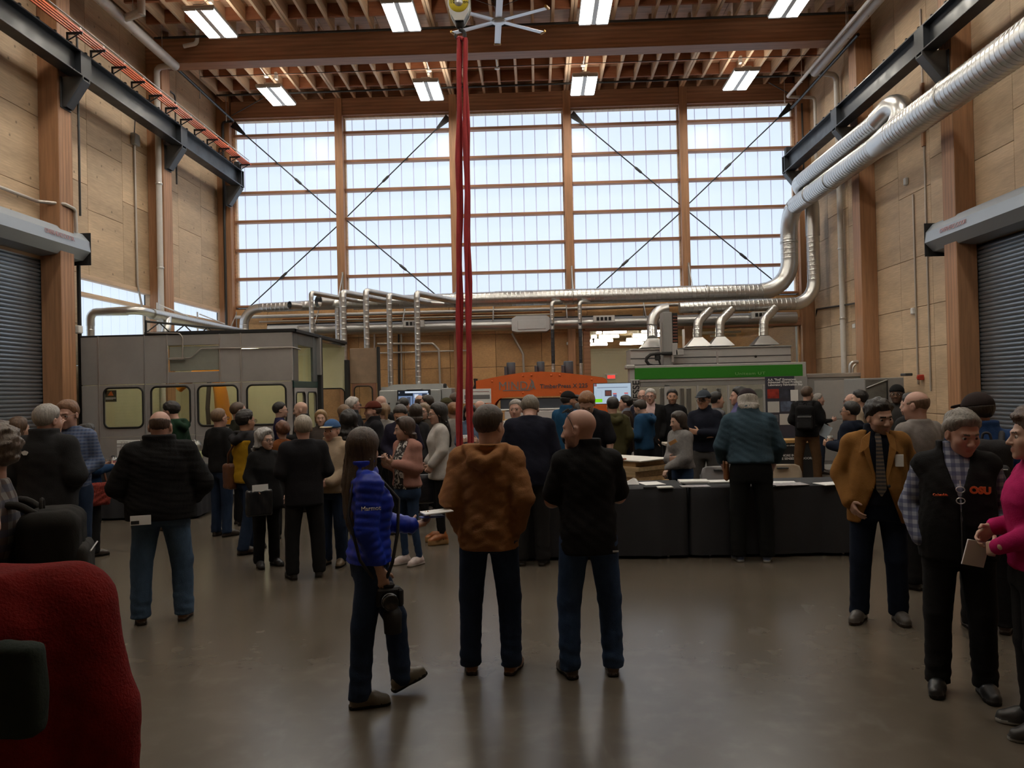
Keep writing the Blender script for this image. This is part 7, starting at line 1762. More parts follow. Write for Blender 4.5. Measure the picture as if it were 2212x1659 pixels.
# --- left group
P3 = person('grey-haired man in a dark grey jacket with a white mark, far left', (98, 6.8), 868, -32, skin='pink', hair=('short', H_GR), top=T((0.024, 0.024, 0.026), name='jacket', ease=0.045, hem=0.86, collar=0.018), pants=(DEN, 'denim'), arms=('clasp', 'clasp'), head=(-20, 5, 0), w=1.15, belly=0.04, key='grey')
person('ginger-haired man holding a hand to his face, far left', (150, 7.8), 858, 165, skin='pink', hair=('short', (0.20, 0.10, 0.055)), top=dict(mat=CHK, name='shirt', ease=0.02), pants=(DEN2, 'denim'), arms=('face', 'clasp'), head=(-15, 10, 0), glasses=True)
person('woman with long brown hair in black, far left by the roller door', (42, 8.6), 898, -62, fem=True, hair=('long', (0.075, 0.038, 0.016), 0.30), top=T(BLK, name='sweater'), pants=(BLK,), arms=('clasp', 'down'))
person('person in a white top cut off by the left edge', (-8, 9.0), 915, -80, hair=('curlyshort', H_DK), top=T((0.5, 0.47, 0.45), name='shirt'), pants=(DEN2, 'denim'))
P7 = person('dark-haired woman in a blue jacket with a red scarf holding a cup', (190, 9.2), 914, -62, fem=True, skin='tan', hair=('curlyshort', H_BLK), top=T((0.012, 0.035, 0.085), name='jacket', ease=0.025, collar=0.0), inner=T((0.30, 0.02, 0.02), name='scarf', ease=0.03, hem=1.42, sleeve=0.0, collar=0.02), pants=(BLK,), arms=('hold', 'hold'), key='cupwoman')
person('person in a dark green hooded jacket before the enclosure window', (374, 11.0), 861, 55, skin='pink', hair=('messy', H_BLK), top=T((0.012, 0.032, 0.018), name='hooded_jacket', ease=0.035, hood=True), pants=(BLK,), arms=('clasp', 'clasp'), head=(0, 18, 0))
P10 = person('man in a black sweater and glasses, back to the camera near the dispenser', (480, 1158), 879, -48, skin='pink', hair=('receding', (0.15, 0.09, 0.05)), glasses=True, top=T(BLK, name='sweater', ease=0.03, hem=0.88), pants=(DEN2, 'denim'), arms=('clasp', 'clasp'))
person('bearded man with cropped hair beside the enclosure windows', (516, 11.3), 865, -75, skin='pink', hair=('buzz', H_BR), beard=(0.08, 0.05, 0.035), top=T((0.025, 0.026, 0.018), name='jacket', ease=0.03), pants=(BLK,), arms=('clasp', 'clasp'))
P12 = person('black-haired man in a yellow and charcoal vest with a shoulder bag', (538, 1193), 882, -58, skin='tan', hair=('messy', H_BLK), glasses=True, inner=T((0.03, 0.03, 0.034), name='hooded_top', ease=0.03, hem=0.92, hood=True), top=T((0.42, 0.25, 0.018), name='vest', ease=0.042, hem=0.86, sleeve=0.0, neck=1.385), pants=(DEN2, 'denim'), arms=('clasp', 'clasp'), legs={1: ((0.09, 0, 0.88), (0.09, -0.04, 0.49), (0.09, -0.14, 0.085), 8), -1: ((-0.09, 0, 0.88), (-0.09, 0.09, 0.49), (-0.09, 0.12, 0.085), -8)}, key='yellow')
person('dark-haired man with glasses in navy, in profile before the enclosure', (606, 13.0), 866, -88, hair=('short', H_BLK), glasses=True, top=T((0.018, 0.016, 0.045), name='sweater'), pants=(BLK,), arms=('clasp', 'clasp'))
person('bald smiling man in a dark jacket facing left by the enclosure corner', (652, 12.5), 863, 82, hair=None, top=T(BLK, name='jacket', ease=0.035, collar=0.016), pants=(BLK,), arms=('clasp', 'hold'), head=(0, 12, 0))
P15 = person('grey curly-haired woman in black with glasses and a leather bag', (577, 1223), 925, 202, fem=True, hair=('curly', (0.34, 0.33, 0.32), 0.22), glasses=True, top=T(BLK, name='tunic', ease=0.03, hem=0.74, flare=0.02, collar=0.018), pants=(BLK,), shoes=(BLK, None), arms=('bag', 'down'), head=(16, 0, 0), belly=0.03, key='curly')
person('woman with short auburn curls in a rust top, back to the camera', (608, 10.2), 908, 15, fem=True, hair=('curlyshort', (0.11, 0.04, 0.018)), top=T((0.18, 0.06, 0.02), name='sweater'), pants=(BLK,), arms=('clasp', 'hold'))
P17 = person('man in a black suit with pale grey hair, back to the camera', (661, 1248), 893, 8, skin='pink', hair=('short', (0.33, 0.29, 0.24)), top=T((0.015, 0.015, 0.018), name='suit_jacket', ease=0.032, hem=0.78, wr=0.004), pants=(BLK,), shoes=(BLK, None), arms=('clasp', 'clasp'), w=1.12, stance=1.3)
P18 = person('older man in a blue cap and beige jacket', (722, 1220), 903, 152, skin='pink', hair=('short', H_GR), cap=((0.045, 0.10, 0.22), 'brim', (0.40, 0.33, 0.22)), top=T((0.34, 0.26, 0.185), name='jacket', ease=0.045, hem=0.88, collar=0.02), inner=T((0.25, 0.26, 0.3), name='shirt', ease=0.012, collar=0.012), pants=(DEN2, 'denim'), shoes=((0.12, 0.085, 0.05), None), arms=('hold', 'clasp'), w=1.1, belly=0.04)
person('blonde woman partly hidden behind the blue cap', (692, 12.0), 884, 175, fem=True, hair=('bob', H_BLD, 0.10), top=T((0.05, 0.04, 0.035)), pants=(BLK,))
person('woman with long black curls, back to the camera behind the beige jacket', (752, 9.9), 886, 0, fem=True, hair=('curly', H_BLK, 0.34), top=T(BLK), pants=(BLK,), arms=('hold', 'clasp'))
person('woman with light brown hair beside the dark pillar', (741, 12.4), 873, 25, fem=True, hair=('bob', (0.15, 0.085, 0.04), 0.14), top=T(CHAR), pants=(BLK,))
person('grey-haired man with glasses facing right before the brown board', (764, 13.2), 855, -75, skin='pink', hair=('side', H_WH), glasses=True, top=T(CHAR, name='coat', ease=0.035, collar=0.016), inner=None, pants=(BLK,))
P23 = person('bearded man in a brown cap holding a paper cup', (803, 11.0), 864, 105, skin='pink', hair=('short', H_DK), cap=((0.09, 0.022, 0.014),), beard=(0.16, 0.15, 0.14), top=T((0.014, 0.014, 0.017), name='jacket', ease=0.035, collar=0.014), pants=(BLK,), arms=('hold', 'clasp'), w=1.1, key='capcup')
person('balding white-haired man in dark clothes left of the wall screen', (824, 13.4), 850, 150, skin='pink', hair=('fringe', H_WH), top=T(BLK), pants=(BLK,), head=(0, 12, 0))
person('woman with a blond ponytail in pale grey before the grey machine', (829, 12.4), 869, 15, fem=True, hair=('pony', (0.20, 0.12, 0.06)), top=T((0.26, 0.25, 0.24)), pants=(BLK,))
person('dark-haired man looking down in a navy shirt, behind the pink jacket', (866, 10.4), 866, 168, skin='tan', hair=('short', (0.05, 0.042, 0.038)), top=T((0.018, 0.016, 0.03), name='shirt', ease=0.02), pants=(BLK,), arms=('clasp', 'clasp'), head=(0, 26, 0), w=1.06)
P27 = person('woman in a pink jacket with sunglasses on her brown hair', (884, 1220), 897, 128, fem=True, hair=('bob', (0.055, 0.033, 0.024), 0.15), glasses='up', top=T((0.32, 0.165, 0.135), name='jacket', ease=0.030, hem=0.93, open=(1.02, 0.09, 0.08, 0.08)), inner=dict(mat=FLORAL, name='blouse', ease=0.016, hem=0.90, sleeve=0.4, neck=1.47), pants=(DEN, 'denim', 'slim'), shoes=((0.5, 0.42, 0.4), (0.55, 0.5, 0.48)), arms=('phone', 'phone'), head=(-34, 8, 0), belly=0.02, legs={1: ((0.09, 0, 0.88), (0.11, 0.0, 0.49), (0.10, -0.03, 0.085), 6), -1: ((-0.09, 0, 0.88), (-0.08, -0.02, 0.49), (-0.08, -0.1, 0.085), -6)}, key='pink')
P28 = person('woman in a long white cardigan with long black hair and glasses', (953, 1173), 866, 98, fem=True, hair=('long', H_BLK, 0.40), glasses=True, top=T((0.46, 0.44, 0.42), name='cardigan', ease=0.028, hem=0.80, flare=0.01), pants=(BLK, 'cloth', 'slim'), shoes=((0.28, 0.09, 0.025), (0.34, 0.20, 0.09), 0.05), arms=('bag', 'bag'), head=(5, 6, 0), key='white')
person('dark-haired woman in charcoal, back to the camera before the wall screen', (897, 11.8), 871, 8, fem=True, hair=('bob', H_DK, 0.14), top=T(CHAR), pants=(BLK,))
person('woman with long fair hair and glasses facing the camera by the screen', (914, 12.2), 869, 158, fem=True, hair=('long', (0.20, 0.14, 0.09), 0.22), glasses=True, top=T((0.06, 0.05, 0.04)), pants=(BLK,), arms=('face', 'clasp'))
person('balding man in front of the wall screen, back to the camera', (906, 14.6), 850, 0, hair=('fringe', H_BR), top=T((0.05, 0.042, 0.035)), pants=(BLK,))
person('man with glasses in profile at the right half of the wall screen', (920, 14.1), 851, 78, skin='pink', hair=('short', H_DK), glasses=True, top=T((0.07, 0.06, 0.055)), pants=(BLK,))
person('woman with dark tied hair at the left half of the wall screen', (873, 14.2), 857, -50, fem=True, hair=('bun', H_BLK), top=T(BLK), pants=(BLK,))
person('person in an olive knitted hat behind the white cardigan', (966, 13.6), 857, -55, hair=('short', H_BR), cap=((0.05, 0.045, 0.022), 'beanie'), top=T((0.12, 0.12, 0.11)), pants=(BLK,))
person('woman with an auburn bun behind the white cardigan', (977, 12.2), 867, 25, fem=True, hair=('bun', (0.20, 0.09, 0.03)), top=T((0.28, 0.26, 0.24)), pants=(BLK,))
person('short-haired bearded man left of the slings, far behind', (986, 14.3), 845, -60, skin='pink', hair=('buzz', H_BR), beard=(0.12, 0.07, 0.05), top=T((0.16, 0.15, 0.14)), pants=(BLK,))
P37 = person('woman in a denim jacket behind the red slings', (1014, 11.7), 868, 178, fem=True, hair=('long', H_BLK, 0.26), top=T((0.09, 0.13, 0.20), name='denim_jacket', kind='denim'), pants=(BLK,), arms=('hold', 'hold'), head=(0, 15, 0), key='denim')
person('bald man in black beside the white poster', (1038, 13.1), 862, -40, skin='pink', hair=None, top=T(BLK), pants=(BLK,))
# --- middle group
P41 = person('man in a navy suit leaning over the registration table', (1150, 1220), 1.80, -4, skin='pink', hair=('short', (0.17, 0.145, 0.115)), top=T((0.011, 0.012, 0.022), name='suit_jacket', ease=0.034, hem=0.80, wr=0.005), pants=((0.02, 0.02, 0.021),), shoes=(BLK, None), arms=(((0.25, 0.02, 1.15), (0.23, 0.16, 0.95), (0.0, 0.6, -0.7), (-1, 0, 0), 0.3), ((0.25, 0.02, 1.15), (0.23, 0.16, 0.95), (0.0, 0.6, -0.7), (-1, 0, 0), 0.3)), lean=13, head=(0, 22, 0), w=1.14, belly=0.02)
person('grey-haired man in a white striped shirt behind the registration table', (1113, 10.4), 860, 168, skin='pink', hair=('short', H_GR), top=dict(mat=STRIPE, name='shirt', ease=0.024, hem=0.94), pants=(BLK,), arms=('clasp', 'clasp'))
person('young dark-haired woman seen over the navy suit shoulder', (1162, 9.95), 896, 172, fem=True, hair=('bun', H_DK), top=T(CHAR), pants=(BLK,), arms=('clasp', 'clasp'), head=(0, 16, 0))
P45 = person('man in a blue polo and black cap, back to the camera', (1225, 12.3), 842, -32, skin='tan', hair=('short', H_BLK), cap=(BLK,), beard=(0.03, 0.02, 0.015), top=T((0.012, 0.055, 0.12), name='polo_shirt', ease=0.028, hem=0.86, sleeve=0.46, collar=0.012), pants=(BLK,), arms=('down', 'down'), head=(-28, 4, 0), w=1.12)
person('bearded man with glasses behind the blue polo', (1242, 13.6), 851, 130, skin='tan', hair=('short', H_BLK), beard=(0.03, 0.02, 0.015), glasses=True, top=T(BLK), pants=(BLK,))
person('woman with long dark hair in profile right of the blue polo', (1254, 13.0), 869, -80, fem=True, hair=('long', H_DK, 0.24), top=T((0.05, 0.018, 0.03)), pants=(BLK,))
P48 = person('red-haired man in a black tee bending over the timber block', (1272, 9.75), 1.84, 172, skin='fair', hair=('short', (0.22, 0.10, 0.04)), top=T((0.014, 0.014, 0.018), name='tee_shirt', ease=0.024, hem=0.9, sleeve=0.46), pants=(BLK,), arms=(((0.26, 0.04, 1.14), (0.25, 0.14, 0.93), (0, 0.4, -0.9), (-0.6, -0.6, 0), 0.3), ((0.26, 0.04, 1.14), (0.25, 0.14, 0.93), (0, 0.4, -0.9), (-0.6, -0.6, 0), 0.3)), lean=10, head=(0, 30, 0), w=1.1)
person('black-haired man in an olive hooded jacket, back to the camera', (1322, 12.0), 855, 18, hair=('short', H_BLK), top=T((0.055, 0.05, 0.022), name='hooded_jacket', ease=0.038, hood=True, hem=0.84), pants=((0.03, 0.03, 0.028),), arms=('pocket', 'pocket'), w=1.08)
person('dark-haired man in a brown suit facing left by the presentation screen', (1349, 13.2), 852, 92, skin='pink', hair=('side', H_BLK), top=T((0.03, 0.018, 0.013), name='suit_jacket', ease=0.03, hem=0.8, open=(1.08, 0.06, 0.02, 0.07)), inner=T((0.22, 0.24, 0.3), name='shirt', collar=0.012), pants=(BLK,), arms=('clasp', 'clasp'))
P51 = person('man in a blue jacket looking down at a black folder', (1389, 12.6), 857, 62, hair=('short', H_DK), top=T((0.018, 0.06, 0.13), name='hooded_jacket', ease=0.032, hood=True), pants=(BLK,), arms=('hold', 'hold'), head=(0, 26, 0), key='folder')
person('bald man with glasses behind the white-haired man in black', (1387, 15.2), 839, 172, skin='pink', hair=None, glasses=True, top=T((0.03, 0.03, 0.05)), pants=(BLK,))
person('white-haired man in a black jacket over a pink shirt', (1405, 14.1), 837, 172, skin='pink', hair=('short', H_WH), glasses=True, top=T(BLK, name='jacket', ease=0.032, hem=0.8, open=(1.0, 0.07, 0.05, 0.08)), inner=T((0.5, 0.36, 0.35), name='shirt', collar=0.012), pants=(BLK,), arms=('pocket', 'pocket'))
person('dark-haired bearded man in a black shirt before the machine panes', (1452, 14.1), 838, 180, skin='tan', hair=('short', H_BLK), beard=(0.03, 0.02, 0.016), top=T((0.010, 0.010, 0.012), name='shirt', ease=0.02), pants=(BLK,), arms=(((0.27, 0.02, 1.14), (0.3, 0.1, 0.93), (0, 0.3, -0.9), (-1, 0, 0), 0.3), ((0.27, 0.02, 1.14), (0.26, 0.1, 0.93), (0, 0.3, -0.9), (-1, 0, 0), 0.3)))
P55 = person('young woman in a loose grey sweater behind the registration table', (1470, 9.85), 886, 122, fem=True, hair=('bob', H_DK, 0.20), top=T((0.19, 0.182, 0.18), name='sweater', ease=0.05, hem=0.96, kind='knit', cuff=0.004), pants=(DEN, 'denim'), arms=(((0.25, 0.03, 1.13), (0.02, 0.20, 1.10), (-0.9, 0.1, 0.1), (0, -1, 0), 0.4), ((0.25, 0.05, 1.12), (0.06, 0.26, 0.97), (0.2, 0.7, -0.5), (0, -0.5, -0.8), 0.6)), lean=4, head=(-4, 4, 0), key='sweater')
P56 = person('man in a navy shirt and grey cap with folded arms', (1521, 11.3), 840, 172, skin='tan', hair=('short', H_DK), cap=((0.045, 0.055, 0.07),), glasses=True, top=T((0.012, 0.014, 0.024), name='shirt', ease=0.024, hem=0.9, collar=0.012), pants=((0.06, 0.058, 0.058),), arms=('foldl', 'foldr'), head=(-10, 2, 0), stance=1.2)
P57 = person('person in a grey shirt with a black backpack facing the machine', (1549, 12.8), 844, -70, hair=('short', H_BLK), top=T((0.11, 0.11, 0.12), name='shirt', ease=0.024), pants=(DEN, 'denim'), arms=('clasp', 'clasp'), key='pack')
person('black-haired man in a purple shirt facing left', (1594, 11.8), 833, 98, skin='pink', hair=('side', H_BLK), top=T((0.10, 0.095, 0.21), name='shirt', ease=0.024, hem=0.94, collar=0.012), pants=((0.16, 0.15, 0.13),), arms=('foldr', 'foldl'))
P59 = person('man in a teal shirt with long grey hair and a cap, back to the camera', (1627, 1212), 1.80, 6, skin='pink', hair=('long', (0.34, 0.32, 0.29), 0.13), cap=((0.03, 0.022, 0.026),), top=T((0.035, 0.062, 0.085), name='shirt', ease=0.036, hem=0.97, collar=0.014, wr=0.007), pants=((0.010, 0.011, 0.011),), shoes=((0.05, 0.065, 0.11), (0.30, 0.30, 0.28)), arms=(((0.27, 0.03, 1.15), (0.24, 0.18, 0.96), (0.0, 0.6, -0.7), (-1, 0, 0), 0.3), ((0.28, 0.02, 1.15), (0.25, 0.16, 0.97), (0.0, 0.6, -0.7), (-1, 0, 0), 0.3)), lean=11, head=(0, 16, 0), w=1.16, belly=0.03, stance=1.25, key='teal')
# --- right group
P60 = person('bearded man in a black hoodie and brown trousers, back to the camera', (1741, 14.6), 832, -6, hair=('short', H_BR), beard=(0.05, 0.03, 0.02), top=T((0.013, 0.013, 0.014), name='hooded_top', ease=0.035, hood=True, hem=0.86), pants=((0.085, 0.045, 0.022),), shoes=((0.14, 0.075, 0.035), None), arms=('clasp', 'clasp'), head=(-30, 4, 0), w=1.1, stance=1.5, key='hoodie')
person('grey-haired man in a black jacket right of the hoodie', (1769, 16.4), 848, -85, skin='pink', hair=('short', H_GR), top=T(BLK), pants=((0.02, 0.025, 0.04),), arms=('hold', 'clasp'))
P62 = person('black-haired man with glasses in a navy jacket holding a cup', (1834, 9.9), 864, 72, skin='tan', hair=('short', H_BLK), glasses=True, top=T((0.010, 0.014, 0.026), name='jacket', ease=0.038, hood=True), pants=(BLK,), arms=('hold', 'hold'), key='navycup')
person('young man in a beige sweater in profile by the machine cabin', (1854, 12.0), 840, 88, hair=('side', H_BLK), beard=(0.12, 0.08, 0.06), top=T((0.34, 0.27, 0.20), name='sweater', ease=0.02), pants=(BLK,))
person('bald man with glasses behind the beige sweater', (1837, 12.8), 847, 92, skin='pink', hair=None, glasses=True, top=T(CHAR), pants=(BLK,))
person('bearded man in a black knitted hat facing the camera near the right wall', (1937, 11.6), 828, 172, skin='brown', hair=('short', H_BLK), cap=(BLK, 'beanie'), beard=(0.012, 0.01, 0.009), glasses=True, top=T((0.035, 0.034, 0.034)), pants=(BLK,), arms=('pocket', 'pocket'))
person('dark-haired person in a black jacket right behind the tan blazer', (1964, 9.2), 846, 60, hair=('messy', H_BLK), top=T((0.02, 0.02, 0.021), ease=0.035), pants=(BLK,), arms=('clasp', 'clasp'))
# ================================================================== things people wear, hold and carry
def held(key, name, lab, cat, xyz, rz=0.0, group=None):
    """an empty at a body-frame point of a person, turned with the person"""
    o = PEOPLE[key]; p = o['local'](*xyz); return thing(name, lab, cat, p, math.radians(o['hd']+rz), group)
def athand(key, side, name, lab, cat, rz=0.0, off=(0, 0, 0)):
    o = PEOPLE[key]; R = Matrix.Rotation(math.radians(o['hd']), 3, 'Z'); p = o['hands'][side]+R @ Vector(off)
    return thing(name, lab, cat, p, math.radians(o['hd']+rz))
def soft(fn, lo, hi, h, name, m, parent):
    V, Q = net(fn, lo, hi, h); me = bpy.data.meshes.new(name); me.from_pydata(V.tolist(), [], Q.tolist()); me.polygons.foreach_set('use_smooth', np.ones(len(Q), bool)); me.materials.append(m); return link(name, me, parent)
def rbox(P, c, hs, r):
    q = [np.maximum(np.abs(p-cc)-(hh-r), 0) for p, cc, hh in zip(P, c, hs)]; return np.sqrt(q[0]**2+q[1]**2+q[2]**2)-r
def backpack(key, lab, col, w=0.15, z0=0.98, z1=1.42, dep=0.10, back=0.17):
    t = held(key, 'backpack', lab, 'backpack', (0, -back, z0)); S = PEOPLE[key]['S']; hgt = (z1-z0)*S
    m = cloth(col); m2 = cloth(tuple(min(1, v*1.7+0.004) for v in col))
    soft(lambda X, Y, Z: rbox((X, Y, Z), (0, -dep*0.55, hgt/2), (w, dep, hgt/2), 0.07)+wrinkle((X, Y, Z), 0.006, 30, 3), (-w-0.02, -dep*1.7, -0.02), (w+0.02, dep*0.6, hgt+0.02), 0.015, 'main_bag', m, t)
    soft(lambda X, Y, Z: rbox((X, Y, Z), (0, -dep*1.45, hgt*0.34), (w*0.82, 0.045, hgt*0.28), 0.035)+wrinkle((X, Y, Z), 0.004, 40, 8), (-w, -dep*1.9-0.03, -0.02), (w, -dep*0.8, hgt*0.75), 0.013, 'front_pocket', m2, t)
    for s in (-1, 1):
        b = MB(); b.tube(rounded([(s*0.09, -0.02, hgt*0.96), (s*0.105, 0.08, hgt*0.96+0.075), (s*0.115, 0.26, hgt*0.80), (s*0.14, 0.27, hgt*0.45), (s*0.16, 0.06, 0.06)], 0.08, 4), 0.02, 6); b.build('shoulder_strap', m2, t)
    b = MB(); b.tube(rounded([(-0.03, -0.03, hgt*0.98), (-0.02, -0.03, hgt+0.045), (0.02, -0.03, hgt+0.045), (0.03, -0.03, hgt*0.98)], 0.02, 3), 0.009, 6); b.build('grab_loop', m2, t)
    b = MB(); b.tube([(-w*0.7, -dep*1.5-0.048, hgt*0.55), (w*0.7, -dep*1.5-0.048, hgt*0.55)], 0.004, 5); b.build('zip', M_GREYPL, t)
    return t
def cup(key, side, lab, m, liquid=None, r=0.036, h=0.10, clear=False):
    t = athand(key, side, 'drink_cup', lab, 'cup', off=(0, 0.0, -0.03))
    b = MB(); b.lathe([(0.0, 0), (r*0.78, 0), (r, h), (r*0.93, h), (r*0.74, 0.006), (0, 0.006)], (0, 0, 0), 16); b.build('cup_wall', m, t)
    b = MB(); b.lathe([(r*1.06, h-0.006), (r*1.08, h), (r*1.02, h+0.006), (0.0, h+0.004)] if not clear else [(r*1.0, h-0.004), (r*1.06, h), (r*1.0, h+0.004)], (0, 0, 0), 16); b.build('rim', M_WHITE if not clear else M_CLEAR, t)
    if liquid: b = MB(); b.lathe([(0, 0.008), (r*0.74, 0.008), (r*0.86, h*0.62), (0, h*0.62)], (0, 0, 0), 16); b.build('drink', liquid, t)
M_LEA = cloth((0.12, 0.045, 0.02), 'leather'); M_LEAB = cloth((0.012, 0.012, 0.014), 'leather')
backpack('plaid', 'bulky dark backpack on the person in plaid at the left edge', (0.016, 0.015, 0.014), 0.19, 0.90, 1.34, 0.13, 0.20)
backpack('hoodie', 'black backpack on the man in the black hoodie', (0.010, 0.010, 0.011), 0.16)
backpack('pack', 'black backpack on the person in the grey shirt', (0.010, 0.010, 0.011), 0.15)
backpack('bluecap', 'grey backpack on the man in the blue jacket', (0.03, 0.029, 0.032), 0.15)
# camera on a strap
t = athand('blue', 1, 'photo_camera', 'black photo camera hanging from the hand of the woman in blue', 'camera', off=(0.0, 0.03, -0.09))
b = MB(); b.box((-0.035, -0.075, -0.055), (0.04, 0.075, 0.05), 0.012); b.box((-0.03, -0.03, 0.045), (0.035, 0.035, 0.08), 0.012); b.box((-0.03, 0.045, -0.06), (0.055, 0.082, 0.045), 0.012); b.build('camera_body', M_BLACK, t)
b = MB(); b.lathe([(0.0, 0.0), (0.042, 0.0), (0.044, 0.05), (0.046, 0.06), (0.046, 0.10), (0.040, 0.105), (0.034, 0.10), (0.0, 0.095)], (0.035, -0.01, -0.01), 20, 'x'); b.build('lens', mat('lens_black', (0.01, 0.01, 0.011), rough=0.25), t)
b = MB(); b.lathe([(0.0465, 0.06), (0.0475, 0.064), (0.0465, 0.068)], (0.035, -0.01, -0.01), 20, 'x'); b.build('lens_ring', M_GREYPL, t)
t2 = athand('blue', 1, 'camera_lens_pouch', 'black lens pouch swinging below the camera', 'pouch', off=(0.02, 0.05, -0.24))
b = MB(); b.lathe([(0.0, -0.06), (0.05, -0.06), (0.055, 0.05), (0.04, 0.08), (0.0, 0.085)], (0, 0, 0), 16); b.build('pouch_body', M_BLACK, t2)
b = MB(); b.tube([(0, 0, 0.08), (0.0, -0.02, 0.16)], 0.006, 6); b.build('cord', M_BLACK, t2)
o = PEOPLE['blue']; L_ = o['local']; b = MB()
b.tube([L_(0.10, 0.045, 1.45), L_(0.15, 0.165, 1.30), L_(0.175, 0.15, 1.10), L_(0.235, 0.10, 0.92), o['hands'][1]+Vector((0, 0, -0.05))], 0.010, 6)
b.tube([L_(0.10, 0.045, 1.45), L_(0.06, -0.10, 1.44), L_(0.15, -0.155, 1.22), L_(0.235, -0.10, 0.95), o['hands'][1]+Vector((0, 0, -0.06))], 0.010, 6)
tag(b.build('camera_strap', M_BLACK), 'black camera strap across the blue quilted jacket', 'strap')
t = athand('blue', -1, 'paper_leaflet', 'folded white leaflet in the forward hand of the woman in blue', 'leaflet', rz=0, off=(0, 0.06, 0.03))
b = MB(); b.prism([(-0.05, 0.0), (0.13, 0.012), (0.132, 0.018), (-0.05, 0.008)], -0.07, 0.07, 'x'); b.build('folded_sheet', M_PAPER, t)
t = athand('blue', -1, 'smartphone', 'blue cased phone under the leaflet of the woman in blue', 'phone', off=(0, 0.07, 0.012))
b = MB(); b.box((-0.036, -0.075, -0.005), (0.036, 0.075, 0.004), 0.003); b.build('case', mat('phone_blue', (0.05, 0.08, 0.3), rough=0.4), t)
# sleeve print
o = PEOPLE['blue']; p = o['local'](0.253, -0.022, 1.29); rz = math.radians(o['hd'])+PI/2
lettering('Marmot', 0.034, M_PAPER, o['root'], Vector(o['pose'](np.array([[0.277, -0.035, 1.27]]))[0]), rotz=PI/2, ext=0.003, name='sleeve_print')
# leaflet in the stout man's back pocket
t = held('stout', 'folded_brochure', 'folded brochure sticking out of the back pocket of the blue jeans', 'brochure', (-0.13, -0.195, 0.835))
b = MB(); b.box((-0.075, -0.006, 0), (0.075, 0.0, 0.075), 0.001); b.build('paper', M_PAPER, t)
b = MB(); b.box((-0.07, -0.008, 0.008), (-0.01, -0.006, 0.035)); b.build('print', M_BLACK, t)
# white mark on the grey jacket
t = PEOPLE['grey']; b = MB(); b.prism([(-0.03, 0.02), (-0.025, 0.03), (0.0, 0.038), (0.025, 0.03), (0.03, 0.02), (0.015, 0.0), (-0.012, 0.0)], -0.004, 0.0, 'y'); e = b.build('jacket_mark', M_PAPER, t['root']); e.location = Vector(t['pose'](np.array([[-0.07, -0.178, 1.335]]))[0])
# cup and bag of the woman with the red scarf
cup('cupwoman', 1, 'clear plastic cup with a red drink held by the woman in blue jacket', M_CLEAR, mat('red_drink', (0.25, 0.03, 0.04), rough=0.3), 0.045, 0.12, True)
t = held('cupwoman', 'shoulder_bag', 'shaggy red shoulder bag hanging beside the refreshment table', 'bag', (0.22, -0.02, 0.70))
soft(lambda X, Y, Z: rbox((X, Y, Z), (0, 0, 0.12), (0.06, 0.14, 0.13), 0.04)+wrinkle((X, Y, Z), 0.012, 130, 4), (-0.09, -0.17, -0.03), (0.09, 0.17, 0.28), 0.012, 'pouch', mat('shaggy_red', (0.17, 0.018, 0.010), rough=0.95, var=0.4, vscale=60, bump=0.6, bscale=120), t)
b = MB(); b.tube(rounded([(0, -0.12, 0.22), (-0.05, -0.06, 0.5), (-0.10, 0.0, 0.66), (-0.05, 0.08, 0.5), (0, 0.12, 0.22)], 0.08, 4), 0.012, 6); b.build('strap', M_LEA, t)
# brown messenger bag
t = held('yellow', 'messenger_bag', 'brown leather messenger bag on the man in the yellow vest', 'bag', (-0.17, -0.135, 0.80))
soft(lambda X, Y, Z: rbox((X, Y, Z), (0, 0, 0.13), (0.095, 0.055, 0.15), 0.04)+wrinkle((X, Y, Z), 0.006, 40, 6), (-0.12, -0.08, -0.04), (0.12, 0.08, 0.30), 0.013, 'pouch', M_LEA, t)
o = PEOPLE['yellow']; L_ = o['local']; b = MB(); inv = Matrix.Rotation(math.radians(-o['hd']), 3, 'Z'); c0 = o['local'](-0.17, -0.135, 0.80)
b.tube([inv @ (L_(*q)-c0) for q in ((-0.20, -0.14, 1.06), (-0.10, -0.195, 1.22), (0.06, -0.17, 1.40), (0.11, -0.04, 1.475), (0.09, 0.12, 1.38), (-0.06, 0.20, 1.20), (-0.21, 0.05, 1.05))], 0.014, 6); b.build('strap', M_LEA, t)
# black leather bag and card
t = held('curly', 'shoulder_bag', 'glossy black leather bag of the grey curly-haired woman', 'bag', (0.15, 0.155, 0.70))
soft(lambda X, Y, Z: rbox((X, Y, Z), (0, 0, 0.12), (0.14, 0.045, 0.14), 0.03)+wrinkle((X, Y, Z), 0.004, 30, 2), (-0.17, -0.07, -0.04), (0.17, 0.07, 0.29), 0.012, 'pouch', mat('glossy_black_leather', (0.02, 0.021, 0.024), rough=0.22, var=0.2), t)
t = held('curly', 'white_card', 'white card tucked above the black leather bag', 'card', (0.15, 0.20, 0.985)); b = MB(); b.box((-0.085, -0.003, 0), (0.085, 0.003, 0.075), 0.001); b.build('card_sheet', M_PAPER, t)
cup('capcup', 1, 'white paper cup held by the bearded man in the brown cap', M_PAPER)
cup('navycup', 1, 'clear cup with a pale drink held by the man in navy', M_CLEAR, mat('pale_drink', (0.45, 0.30, 0.2), rough=0.3), 0.04, 0.11, True)
cup('denim', 1, 'white cup held by the woman in the denim jacket', M_PAPER)
t = athand('pink', 1, 'smartphone', 'phone held in both hands by the woman in pink', 'phone', off=(0.03, 0.03, 0.02)); b = MB(); b.box((-0.07, -0.036, -0.004), (0.07, 0.036, 0.004), 0.003); b.build('case', mat('phone_rose', (0.4, 0.3, 0.32), rough=0.3), t)
t = held('white', 'tote_bag', 'black leather tote carried by the woman in white', 'bag', (0.20, 0.17, 0.50))
